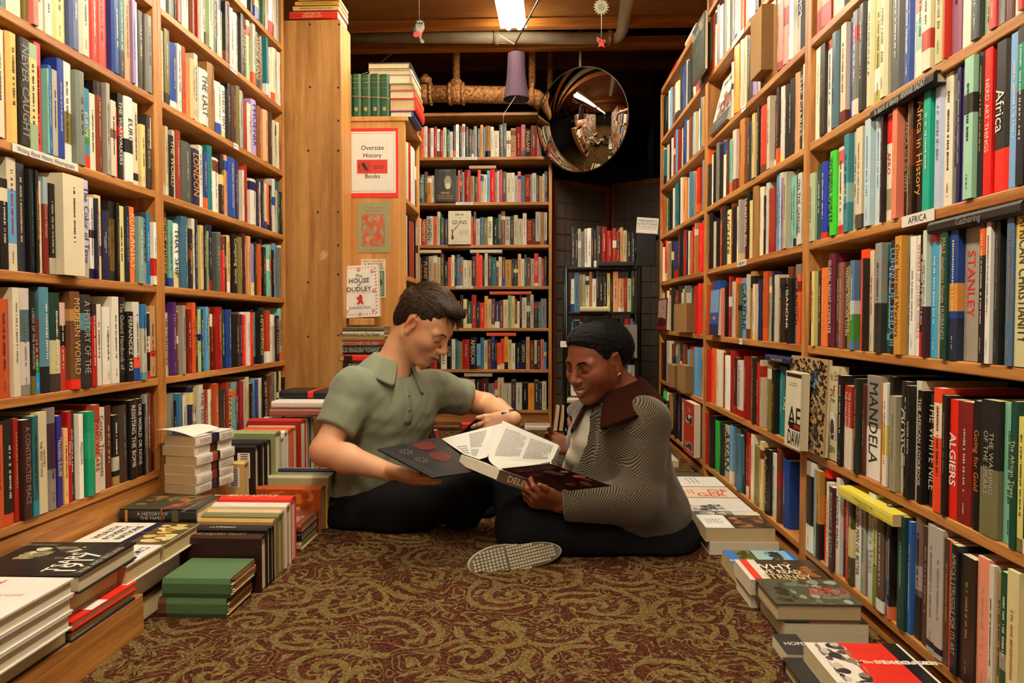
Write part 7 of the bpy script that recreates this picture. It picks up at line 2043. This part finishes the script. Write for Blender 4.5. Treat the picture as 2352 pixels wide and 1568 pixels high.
# ---------------------------------------------------------------- shelf labels
def shelf_tag(side, shelf, pa, pb, text, label, h=.02):
    f = yl if side == 'L' else yr; Ya, Yb = f(pa), f(pb); L_ = abs(Yb - Ya); y = (Ya + Yb) / 2
    X = (-WL + .01 * y + .0015) if side == 'L' else (WR - .01 * y - .0015); z = (zl if side == 'L' else zr)(shelf, y) - .0105
    o = MB(); o.box((-L_ / 2, -.001, -h / 2), (L_ / 2, 0, h / 2), lin('EAE6DA'))
    if text: put_text(o, text, (0, -.0014, 0), (1, 0, 0), (0, 0, 1), L_ * .88, h * .62, lin('24221E'))
    else: put_marks(o, random.Random(label), (0, -.0014, 0), (1, 0, 0), (0, 0, 1), L_ * .8, h * .4, lin('3A3834'))
    ob = o.build('shelf_label', M['paint'], loc=(X, y, z), rot=(0, 0, math.pi / 2 - .01 if side == 'L' else -math.pi / 2 + .01))
    return tag(ob, label, 'label')
shelf_tag('R', 'c', 2053, 2124, 'AFRICA', 'white shelf label reading AFRICA', .022)
shelf_tag('R', 'c', 1688, 1708, 'GERMANY', 'white shelf label reading GERMANY', .02)
shelf_tag('R', 'a', 1694, 1704, '', 'small white shelf label above the GERMANY shelf')
shelf_tag('R', 'd', 1694, 1701, '', 'tiny white shelf label under the row of the blue and red books')
shelf_tag('R', 'g', 1672, 1698, '', 'long white shelf label high on the middle right bookcase')
shelf_tag('L', 'S3', 2, 159, 'Writing About History, Historiography', 'long white paper label along the third shelf at far left', .018)
shelf_tag('L', 'S1', 523, 540, 'BRITAIN', 'white shelf label high on the farther left bookcase')
shelf_tag('L', 'S2', 530, 541, '', 'small white shelf label one shelf below the other on the left')
def back_tag(xa, xb, y, txt, label):
    a = at(xa, y - 3, YBK - .002); b = at(xb, y + 3.5, YBK - .002); o = MB(); L_ = b.x - a.x; h = .018
    o.box((-L_ / 2, -.001, -h / 2), (L_ / 2, 0, h / 2), lin('EAE6DA')); put_text(o, txt, (0, -.0014, 0), (1, 0, 0), (0, 0, 1), L_ * .88, h * .65, lin('24221E'))
    tag(o.build('shelf_label', M['paint'], loc=((a.x + b.x) / 2, YBK - .001, (a.z + b.z) / 2)), label, 'label')
back_tag(1041, 1096, 363.5, 'AFRICAN AMERICAN HISTORY', 'widest white label, top labelled shelf of the back bookcase')
back_tag(1047, 1086, 467, 'U.S. HISTORY', 'upper of the two labels reading US HISTORY, back bookcase')
back_tag(1048, 1086, 659, 'U.S. HISTORY', 'lower of the two labels reading US HISTORY, back bookcase')

# ---------------------------------------------------------------- books shown or lying in the back bookcase
def back_face(xa, xb, ya, yb, zi, label, col, dec):
    a = at(xa, yb, YBK - .012); b = at(xb, ya, YBK - .012)
    faceout(a.x, YBK - .016, BKZ[zi] + .002, 0, b.x - a.x, b.z - a.z, .012, col, label, dec, tilt=1)
back_face(999, 1047, 386, 461, 1, 'dark book shown cover first with a pale bearded head, back bookcase', '1C1814', [('r', 0, 0, 1, 1, '1C1814'), ('n', .0, .35, 1, 1, ['3A3020', '2A2418', '4A4030'], 26), ('e', .62, .6, .17, .2, 'A89878'), ('e', .62, .48, .13, .1, 'D8CCB0'), ('t', .5, .27, .07, .013, 'D8C8A0', 'GOOD'), ('t', .5, .17, .11, .015, 'B06840', 'TERRORIST'), ('r', .15, .09, .85, .10, 'C8C0B0'), ('m', .5, .95, .07, .005, 'E', 1)])
back_face(1030, 1081.5, 482, 559, 2, 'cream book Empire of Guns shown cover first with a pistol, back bookcase', 'E2D8BC', [('r', 0, 0, 1, 1, 'E2D8BC'), ('t', .5, .89, .10, .013, '4A4438', 'EMPIRE'), ('t', .5, .79, .02, .01, '4A4438', 'of'), ('t', .5, .66, .12, .026, '2A241C', 'GUNS'), ('p', [(.14, .44), (.28, .43), (.46, .57), (.44, .59), (.30, .48), (.22, .42), (.20, .30), (.26, .18), (.18, .13), (.12, .18), (.16, .32)], '5A3C28'), ('m', .68, .35, .06, .035, '8A8270', 5), ('m', .5, .08, .1, .007, '8A8270', 1)])
for xa, xb, y, c, zi, lab in ((1077, 1139, 378, 'B89870', 1, 'tan book lying on the row beneath the top label, back bookcase'), (957, 1012, 566, 'E0CC98', 3, 'cream book lying flat at the left of the fourth row, back bookcase'), (1079, 1153, 567, 'D0CCB8', 3, 'pale book lying flat in the middle of the fourth row, back bookcase'),
                          (1124, 1221, 669, 'D85A28', 4, 'orange and black book lying flat on the fifth row, back bookcase'), (1117, 1185, 763, 'E8602C', 5, 'bright orange book lying flat on the sixth row, back bookcase'), (1066, 1130, 859, 'C8C0A8', 6, 'cream book lying flat on the lowest row, back bookcase')):
    A = at(xa, y + 5, YBK); B_ = at(xb, y - 4, YBK); t = min(B_.z - A.z, .026)
    top = max(BKZ[zi] + .82 * .262, A.z)
    lying((B_.x, YBK + .01), 180, B_.x - A.x, .13, t * .8, BKZ[zi] + .2165, c, lab, 'books lying flat in the back bookcase', hard=False)
for xa, xb, yb, w, t, c, lab in ((985, 1056, 979, .16, .03, '6A3C1C', 'brown picture book lying on the carpet below the back bookcase'), (1060, 1112, 975, .15, .05, 'D83A24', 'red book lying on the carpet below the back bookcase'), (1205, 1264, 985, .14, .03, 'D8D0BC', 'pale book lying on the carpet at the right foot of the back bookcase')):
    y_ = 4.30; A = at(xa, yb, y_); B_ = at(xb, yb, y_)
    lying((B_.x, y_), 180, B_.x - A.x, w, t, 0, c, lab, 'books on the carpet below the back bookcase', decor=[('n', .05, .05, .95, .95, ['8A5A30', 'A87840', '4A2C18'], 14)] if 'picture' in lab else ())
for i in range(3):
    x0 = at(1267 + 13 * i, 985, 4.25).x
    r = standing(x0 + .004, 4.25, .003, 0, .028, .155, .12, '8C2018', ['left', 'middle', 'right'][i] + ' of three red covered white paged books leaning by the screen', 'three red covered books by the screen')
    for c in r.children: c.rotation_euler = (0, math.radians(-7), math.pi); c.location = (.03, .12, 0)
    r.rotation_euler = (0, 0, 0)
# book and black strap behind the sitting man
p = at(948, 1010, 2.95)
standing(p.x, 2.95, .0, -35, .02, .20, .14, 'D8A898', 'pinkish paperback standing on the carpet behind the man, near the black strap', 'books on the carpet behind the man', hard=False, decor=[('r', 0, .7, 1, 1, 'D85040'), ('m', .5, .4, .08, .05, 'e', 4)])
o = MB(); pts = [at(985, 925, 2.9), at(983, 950, 2.9), at(986, 985, 2.88), at(1000, 1030, 2.86), at(1005, 1056, 2.86)]
V = []; 
for q in pts: V += [q - pts[0] + Vector((-.014, 0, 0)), q - pts[0] + Vector((.014, .01, 0))]
o.add(V, [(2 * i, 2 * i + 1, 2 * i + 3, 2 * i + 2) for i in range(len(pts) - 1)], W1, True)
bs = tag(o.build('bag_strap', M['strap'], loc=pts[0]), 'black webbing strap hanging down behind the man in the green shirt', 'strap'); sf = bs.modifiers.new('t', 'SOLIDIFY'); sf.thickness = .004

# ---------------------------------------------------------------- folding screen
M['screenpaper'] = plain('grey_screen_paper', '5A544A', .9, var=.15, bscale=60); M['screenwood'] = wood('reddish_screen_wood', '6A3818', '8A5028', (6, 6, .4), 6, .5)
def screen(P0, P1, h, cols, rows, root, name='panel'):
    d = Vector((P1[0] - P0[0], P1[1] - P0[1], 0)); L_ = d.length; ang = math.atan2(d.y, d.x)
    e = empty('panel_x', (0, 0, 0)); bpy.data.objects.remove(e)
    Mx = Matrix.Translation(Vector((P0[0], P0[1], 0)) - root.location) @ Matrix.Rotation(ang, 4, 'Z')
    o = MB(); o.box((.03, .009, .05), (L_ - .03, .012, h - .03), M=Mx); o.build('paper', M['screenpaper'], root)
    o = MB()
    for b in (((0, 0, .02), (.032, .022, h)), ((L_ - .032, 0, .02), (L_, .022, h)), ((.032, 0, h - .035), (L_ - .032, .022, h)), ((.032, 0, .04), (L_ - .032, .022, .09))): o.box(*b, M=Mx)
    for k in range(1, cols): x = .032 + (L_ - .064) * k / cols; o.box((x - .003, .004, .09), (x + .003, .009, h - .035), M=Mx)
    for k in range(1, rows): z = .09 + (h - .125) * k / rows; o.box((.032, .004, z - .003), (L_ - .032, .0088, z + .003), M=Mx)
    o.build('frame', M['screenwood'], root)
S0_, S1_, S2_, S3_ = at(1270, 500, 4.62), at(1401, 500, 4.90), at(1404, 500, 4.90), at(1545, 500, 4.62)
sr_ = empty('folding_screen', ((S0_.x + S3_.x) / 2, 4.75, 0), 0, 'folding screen of grey paper in a reddish wooden lattice behind the book cart', 'screen')
screen((S0_.x, S0_.y), (S1_.x, S1_.y), 1.615, 6, 14, sr_); screen((S2_.x, S2_.y), (S3_.x, S3_.y), 1.63, 6, 14, sr_)

# ---------------------------------------------------------------- black metal book cart
M['cartmetal'] = plain('dark_green_black_enamel', '0C1412', .35)
cx0, cx1, cy0, cy1 = at(1301, 700, 4.08).x, at(1468, 700, 4.08).x, 4.08, 4.36
ct = empty('book_cart', ((cx0 + cx1) / 2, cy0, 0), 0, 'black metal book cart with three shelves and curved handle, behind the smiling person', 'cart')
O = Vector(ct.location); CZ = [at(1400, y, cy0).z for y in (613, 716, 822, 925)]
for x, y in ((cx0, cy0), (cx1, cy0), (cx0, cy1), (cx1, cy1)):
    o = MB(); top = at(1468, 600, cy0).z
    if x == cx1: o.tube([Vector((x, y, .06)) - O, Vector((x, y, top)) - O, Vector((x + .02, y, top + .10)) - O, Vector((x + .06, y, top + .135)) - O, Vector((x + .10, y, top + .135)) - O], .012, n=10)
    else: o.tube([Vector((x, y, .06)) - O, Vector((x, y, CZ[0])) - O], .012, n=10)
    o.build('post', M['cartmetal'], ct)
    o = MB(); o.tube([Vector((x - .012, y, .03)) - O, Vector((x + .012, y, .03)) - O], .03, n=16); o.build('caster', M['strap'], ct)
o = MB(); o.tube([Vector((cx1 + .10, cy0, at(1468, 600, cy0).z + .135)) - O, Vector((cx1 + .10, cy1, at(1468, 600, cy0).z + .135)) - O], .012, n=10); o.build('handle', M['cartmetal'], ct)
for z in CZ:
    o = MB(); o.box(Vector((cx0, cy0, z - .012)) - O, Vector((cx1, cy1, z)) - O); o.box(Vector((cx0, cy1 - .01, z)) - O, Vector((cx1, cy1, z + .05)) - O); o.build('shelf', M['cartmetal'], ct, bevel=.002)
for z, sq in ((CZ[0], 'k4k3E3e4E3W4k3k3B5r6r6r4r4P3y4k5k4'), (CZ[1], 'W3s5c3L3W4c3W4k3k4k4y3k3P5P6r3L4K4'), (CZ[2], rndseq(rs, 14)), (CZ[3], rndseq(rs, 14))):
    stuff_row('B', '', cx0 + .03, cx1 - .02, sq, rs, hmin=.72, hmax=.92, raw=lambda y, z=z: (Vector((y, cy0 + .02, z)), 0.0), depth=.16)
card('sign', 1462, 1512, 4.05, 500, 536, 'small white sign PRESIDENTS & POLITICIANS standing on the cart', 'sign', [('r', 0, 0, 1, 1, 'D8D8D0'), ('r', .05, .05, .95, .95, 'ECECE4'), ('t', .5, .80, .105, .014, 'K', 'PRESIDENTS'), ('t', .5, .60, .112, .014, 'K', '& POLITICIANS'), ('t', .5, .42, .10, .008, 'K', 'OF THE UNITED STATES'), ('r', .08, .28, .92, .30, 'e')], tilt=4)
tb = at(1463, 536, 4.05)
thing_box('book_rest', [((tb.x, 4.052, CZ[0] + .001), (tb.x + .11, 4.075, tb.z + .002))], M['cartmetal'], 'dark bracket behind the white PRESIDENTS sign on the cart', 'bracket')
A = at(1375, 610, 4.04)
lying((A.x + .20, cy0 - .03), 180, .20, .1, .028, CZ[0] + .001, '1C1410', 'dark book lying on the front of the top cart shelf', 'books on the cart', spine='')
lying((at(1400, 700, 4.0).x, cy0 - .035), 180, .165, .12, .028, CZ[1] + .001, 'D8CCA0', 'cream book lying on the front of the second cart shelf', 'books on the cart')
lying((at(1336, 700, 4.0).x + .04, cy0 - .04), 180, .12, .1, .028, CZ[3] + .001, 'D8CCA0', 'cream book lying on the lowest cart shelf beside the smiling face', 'books on the cart')
a = at(1420, 822, 4.04); b = at(1464, 745, 4.04)
faceout(a.x, 4.045, CZ[2] + .002, 0, b.x - a.x, b.z - a.z, .012, '8A8478', 'grey book cover with a portrait of a serious person, on the cart', [('r', 0, 0, 1, 1, '8A867C'), ('e', .42, .62, .20, .22, '5A544C'), ('e', .45, .55, .17, .2, 'A09888'), ('p', [(.1, 0), (.2, .22), (.45, .3), (.75, .22), (.9, 0)], '3A3632'), ('r', .38, .58, .44, .6, '3A3632'), ('r', .52, .58, .58, .6, '3A3632')], tilt=2)
card('shelf_label', 1287, 1315, 4.02, 783, 797, 'blank looking white label clipped to the left cart post', 'label', [('m', .5, .5, .04, .008, 'e', 1)])

# ---------------------------------------------------------------- pipes
M['whitepipe'] = plain('painted_white_pipe', 'C8BCA0', .5, var=.25, bscale=14)
def rusty():
    m, N, L, P = newmat('rust_mottled_pipe')
    tc = N.new('ShaderNodeTexCoord'); no = N.new('ShaderNodeTexNoise'); no.inputs['Scale'].default_value = 70; no.inputs['Detail'].default_value = 5
    L.new(tc.outputs['Object'], no.inputs['Vector']); cr = N.new('ShaderNodeValToRGB'); e = cr.color_ramp.elements
    e[0].position = .36; e[0].color = lin('7A4620'); e[1].position = .5; e[1].color = lin('B88448'); x = e.new(.62); x.color = lin('CC9C64')
    L.new(no.outputs['Fac'], cr.inputs[0]); L.new(cr.outputs[0], P.inputs['Base Color']); P.inputs['Roughness'].default_value = .7
    b = N.new('ShaderNodeBump'); b.inputs['Strength'].default_value = .4; b.inputs['Distance'].default_value = .003; L.new(no.outputs['Fac'], b.inputs['Height']); L.new(b.outputs['Normal'], P.inputs['Normal'])
    return m
M['rust'] = rusty()
pa, pb, pe = at(700, 83, 4.17), at(1408, 88, 4.17), at(1446, -40, 3.5)
r = empty('ceiling_pipe', pa, 0, 'long white painted pipe crossing under the beams, bending towards the camera at right', 'pipe')
o = MB(); o.tube([pa * 0, pb - pa], .035, n=20); o.build('pipe_run', M['whitepipe'], r)
bend = [pb - pa + Vector((0, 0, 0)), pb - pa + Vector((.035, -.012, .010)), pb - pa + Vector((.05, -.04, .03)), pe - pa]
o = MB(); o.tube(bend, .035, n=20); o.build('pipe_run', M['whitepipe'], r)
for px_ in (1140, 1402):
    c = at(px_, 86, 4.17) - pa; o = MB(); o.tube([c - Vector((.014, 0, 0)), c + Vector((.014, 0, 0))], .042, n=20); o.build('coupling', M['rust'] if px_ > 1300 else M['whitepipe'], r)
YP = 4.42
r = empty('ceiling_pipe', at(1100, 216, YP), 0, 'thick rusty pipe with flanged fittings above the back bookcase', 'pipe'); O = Vector(r.location)
o = MB(); o.tube([at(965, 215, YP) - O, at(1212, 219, YP) - O], .052, n=24); o.tube([at(1212, 219, YP) - O, at(1232, 226, YP + .02) - O, at(1247, 240, YP + .06) - O, at(1256, 262, YP + .14) - O, at(1262, 320, YP + .2) - O], .052, n=24); o.build('pipe_run', M['rust'], r)
for px_, w in ((974, 10), (990, 3), (1034, 3), (1049, 11), (1064, 3), (1222, 4)):
    c = at(px_, 216, YP) - O; d = Vector((w * YP / 1600, 0, 0)); o = MB(); o.tube([c - d, c + d], .062 if w > 5 else .070, n=24); o.build('fitting', M['rust'], r)
c = at(977, 190, YP) - O; o = MB(); o.lathe([(.035, -.03), (.042, 0), (.036, .012), (.020, .014), (.018, .03), (.0001, .032)], W1, 16, Matrix.Translation(c + Vector((0, 0, .02)))); o.build('fitting', M['rust'], r)
for px_, Yq, rr_, y0 in ((1048, YP, .023, 190), (1222, YP + .05, .022, 200), (1263, YP + .3, .019, 215)):
    o = MB(); a = at(px_, y0, Yq) - O; o.tube([a, Vector((a.x, a.y, 2.8 - O.z))], rr_, n=16); o.build('riser', M['rust'], r)
c = at(1048, 190, YP) - O; o = MB(); o.lathe([(.030, -.02), (.040, 0), (.034, .015), (.026, .02)], W1, 20, Matrix.Translation(c)); o.build('fitting', M['rust'], r)
dp = at(1500, 150, 5.8)
r = tag(MB(), None) if False else None
o = MB(); P_ = [at(1250, 148, 5.6), at(1500, 152, 5.6), at(1514, 165, 5.6), at(1496, 330, 5.6), at(1490, 700, 5.6)]; o.tube([q - P_[0] for q in P_], .03, n=14)
tag(o.build('ceiling_pipe', M['darkwall'], loc=P_[0]), 'dark pipe barely seen in the black space right of the round mirror', 'pipe')

# ---------------------------------------------------------------- convex mirror
mc = at(1335, 276, 4.25); Rm = .306
m_, N_, L_n, P_m = newmat('mirror_glass'); P_m.inputs['Base Color'].default_value = (.80, .78, .74, 1); P_m.inputs['Metallic'].default_value = 1; P_m.inputs['Roughness'].default_value = .015
mn = Vector((-.50, -.86, -.12)).normalized(); fm = frame(mn, (0, 0, 1))
mr = empty('convex_mirror', mc, 0, 'round convex security mirror hanging under the ceiling, reflecting the bookshelves', 'mirror')
Mm = Matrix([[fm[0][1], fm[0][2], fm[0][0], 0], [fm[1][1], fm[1][2], fm[1][0], 0], [fm[2][1], fm[2][2], fm[2][0], 0], [0, 0, 0, 1]])
RS = .46; prof = [(Rm * k / 40 if k else .0001, math.sqrt(RS * RS - (Rm * k / 40) ** 2) - math.sqrt(RS * RS - Rm * Rm)) for k in range(41)]
o = MB(); o.lathe(prof, W1, 96, Mm); o.build('mirror_dome', m_, mr)
o = MB(); o.lathe([(Rm - .003, .003), (Rm + .003, .003), (Rm + .004, -.006), (Rm - .01, -.012), (.0001, -.014)], W1, 64, Mm); o.build('rim', M['strap'], mr)
o = MB(); top = Mm.to_3x3() @ Vector((0, .05, -.03)); o.tube([top, Vector((0, .10, .25)), Vector((0, .12, 2.80 - mc.z))], .009, n=10); o.build('hanger_rod', M['whitepipe'], mr)

# ---------------------------------------------------------------- purple hanging shade, cords, ornaments
pp = at(1186, 180, 3.72)
r = empty('hanging_shade', pp, 0, 'dark purple ribbed shade hanging in front of the rusty pipe', 'lamp')
zt_, zb_ = at(1186, 124, 3.72).z - pp.z, at(1186, 228, 3.72).z - pp.z
M['plum'] = plain('purple_crinkled_paper', '3E1E36', .85, bump=.5, bscale=60)
o = MB(); n = 72; V = []
for z, rr_ in ((zt_, .044), (zt_ * .4, .047), (0, .050), (zb_ * .5, .058), (zb_, .068)):
    for k in range(n): a = 2 * math.pi * k / n; q = rr_ * (1 + .025 * (k % 2)); V.append((q * math.cos(a), q * math.sin(a), z))
o.add(V, [(i * n + k, i * n + (k + 1) % n, (i + 1) * n + (k + 1) % n, (i + 1) * n + k) for i in range(4) for k in range(n)], W1); o.build('shade', M['plum'], r)
o = MB(); o.tube([(0, 0, zt_ - .05), at(1183, 101, 3.72) - pp, at(1237, 0, 3.2) - pp, at(1262, -60, 3.0) - pp], .0035, n=6); o.build('cord', M['strap'], r)
o = MB(); o.tube([at(1135, 74, 3.9) - pp, at(1183, 102, 3.72) - pp, at(1136, 98, 3.9) - pp], .0016, n=5); o.tube([(0, -.06, zb_), at(1157, 262, 3.66) - pp, at(1155, 290, 3.66) - pp], .0012, n=5); o.build('string', M['whitepipe'], r)
def ornament(name, px_, ytop, Y, shapes, label, cat, sc=1.0):
    """flat painted wooden shapes (pixel outlines at depth Y) on a string"""
    c = at(px_, ytop, Y); r = empty(name, c, 0, label, cat)
    o = MB(); o.tube([Vector((0, 0, -.01)), Vector((0, 0, 2.6 - c.z))], .0012, n=5); o.build('string', M['whitepipe'], r)
    for k, (pts, col, nm) in enumerate(shapes):
        o = MB(); P_ = [at(x, y, Y) - c for x, y in pts]; n = len(P_); th = .003; dy = -.0012 * k
        o.add([q + Vector((0, dy, 0)) for q in P_] + [q + Vector((0, dy + th, 0)) for q in P_], [tuple(range(n)), tuple(range(2 * n - 1, n - 1, -1))] + [(i, (i + 1) % n, (i + 1) % n + n, i + n) for i in range(n)], lin(col)); o.build(nm, M['paint'], r)
    return r
def circ(x, y, rx, ry, n=14): return [(x + rx * math.cos(a), y + ry * math.sin(a)) for a in np.linspace(0, 2 * math.pi, n, endpoint=False)]
ornament('owl_ornament', 963, 48, 2.9, [([(956, 50), (960, 46), (968, 46), (973, 50), (975, 62), (972, 72), (966, 80), (960, 80), (955, 70), (954, 60)], '7C9478', 'body'), ([(956, 58), (963, 66), (974, 58), (975, 66), (968, 74), (958, 72)], 'B8A098', 'breast'), (circ(960, 51, 4.2, 4), '6A2848', 'eye'), (circ(968, 51, 4.2, 4), '6A2848', 'eye'), (circ(961, 51, 1.5, 1.5), 'F0E8E0', 'pupil'), (circ(967.5, 51, 1.5, 1.5), 'F0E8E0', 'pupil'),
    ([(950, 75), (962, 72), (964, 84), (956, 88), (950, 84)], 'C85038', 'wing'), ([(964, 74), (970, 76), (968, 90), (963, 90)], 'D8705C', 'tail'), ([(966, 90), (972, 92), (976, 98), (972, 102), (966, 98)], '8CA090', 'leaf'), ([(951, 66), (957, 64), (956, 74), (952, 76)], '3C4C58', 'wing')], 'small painted owl ornament hanging on a string, left of the tube light', 'ornament')
star = []
for k in range(32):
    a = 2 * math.pi * k / 32; q = 19 if k % 2 == 0 else 13; star.append((1381 + q * math.cos(a), 16 + q * 1.05 * math.sin(a)))
r = ornament('star_ornament', 1382, 0, 2.9, [(star, 'B0AC88', 'star'), (circ(1381, 16, 8, 8), '8A9078', 'star_centre'), ([(1371, 85), (1381, 91), (1390, 92), (1391, 98), (1386, 100), (1389, 110), (1382, 106), (1374, 108), (1376, 99), (1371, 95)], 'D84A30', 'butterfly'), ([(1374, 90), (1380, 94), (1378, 99)], '2A1814', 'butterfly_mark'), ([(1384, 95), (1388, 95), (1386, 99)], '2A1814', 'butterfly_mark')], 'paper star with a red butterfly hanging below it on a string', 'ornament')
o = MB(); c = Vector(r.location); o.tube([at(1382, 30, 2.9) - c, at(1381, 88, 2.9) - c], .0012, n=5); o.build('string', M['whitepipe'], r)
# ---------------------------------------------------------------- only the 300 books that show largest stay single; the others join the mass
bpy.context.view_layer.update()
def shown_area(root):
    P_ = []
    for c in root.children:
        if c.type == 'MESH': mw = root.matrix_world @ c.matrix_local; P_ += [mw @ Vector(b) for b in c.bound_box]
    if not P_: return 1e9
    P_ = np.array([tuple(p) for p in P_]) - np.array([0, 0, CAM_Z]); zc_ = P_ @ cf_
    if zc_.min() < .1: return 0
    x = np.clip(CXP + F_PX * (P_ @ cr_) / zc_, 0, 2352); y = np.clip(CYP - F_PX * (P_ @ cu_) / zc_, 0, 1568)
    return (x.max() - x.min()) * (y.max() - y.min())
books = [o for o in COL.objects if o.parent is None and o.get('category') == 'book' and o.name.startswith('book')]
hid = [o for o in books if 'hidden between' in o['label'] or 'dark bound volume' in o['label'] or 'outside' in o['label']]
single = [o for o in books if o not in hid and 'rows' not in o.get('group', '')]
books.sort(key=lambda o: (o in hid, -shown_area(o)))
for root in books[299:]:
    for c in list(root.children):
        mw = root.matrix_world @ c.matrix_local; me = c.data; tgt = STUFFP if c.name.startswith('pages') else STUFF
        a_ = me.attributes.get('Col'); n = len(me.polygons); buf = np.zeros(n * 4, dtype=np.float32); a_.data.foreach_get('color', buf)
        tgt.add([mw @ v.co for v in me.vertices], [tuple(p.vertices) for p in me.polygons], [tuple(q) for q in buf.reshape(-1, 4).tolist()])
        for g in list(c.children): bpy.data.objects.remove(g)
        bpy.data.objects.remove(c)
    bpy.data.objects.remove(root)
# ---------------------------------------------------------------- the mass of shelved books as one object
so = STUFF.build('shelved_books', M['cover']); tag(so, 'dense rows of mixed book spines filling the farther shelves and the back bookcase', 'books', None, 'stuff')
sp = STUFFP.build('page_blocks', M['pages'], so); sp['kind'] = 'stuff'
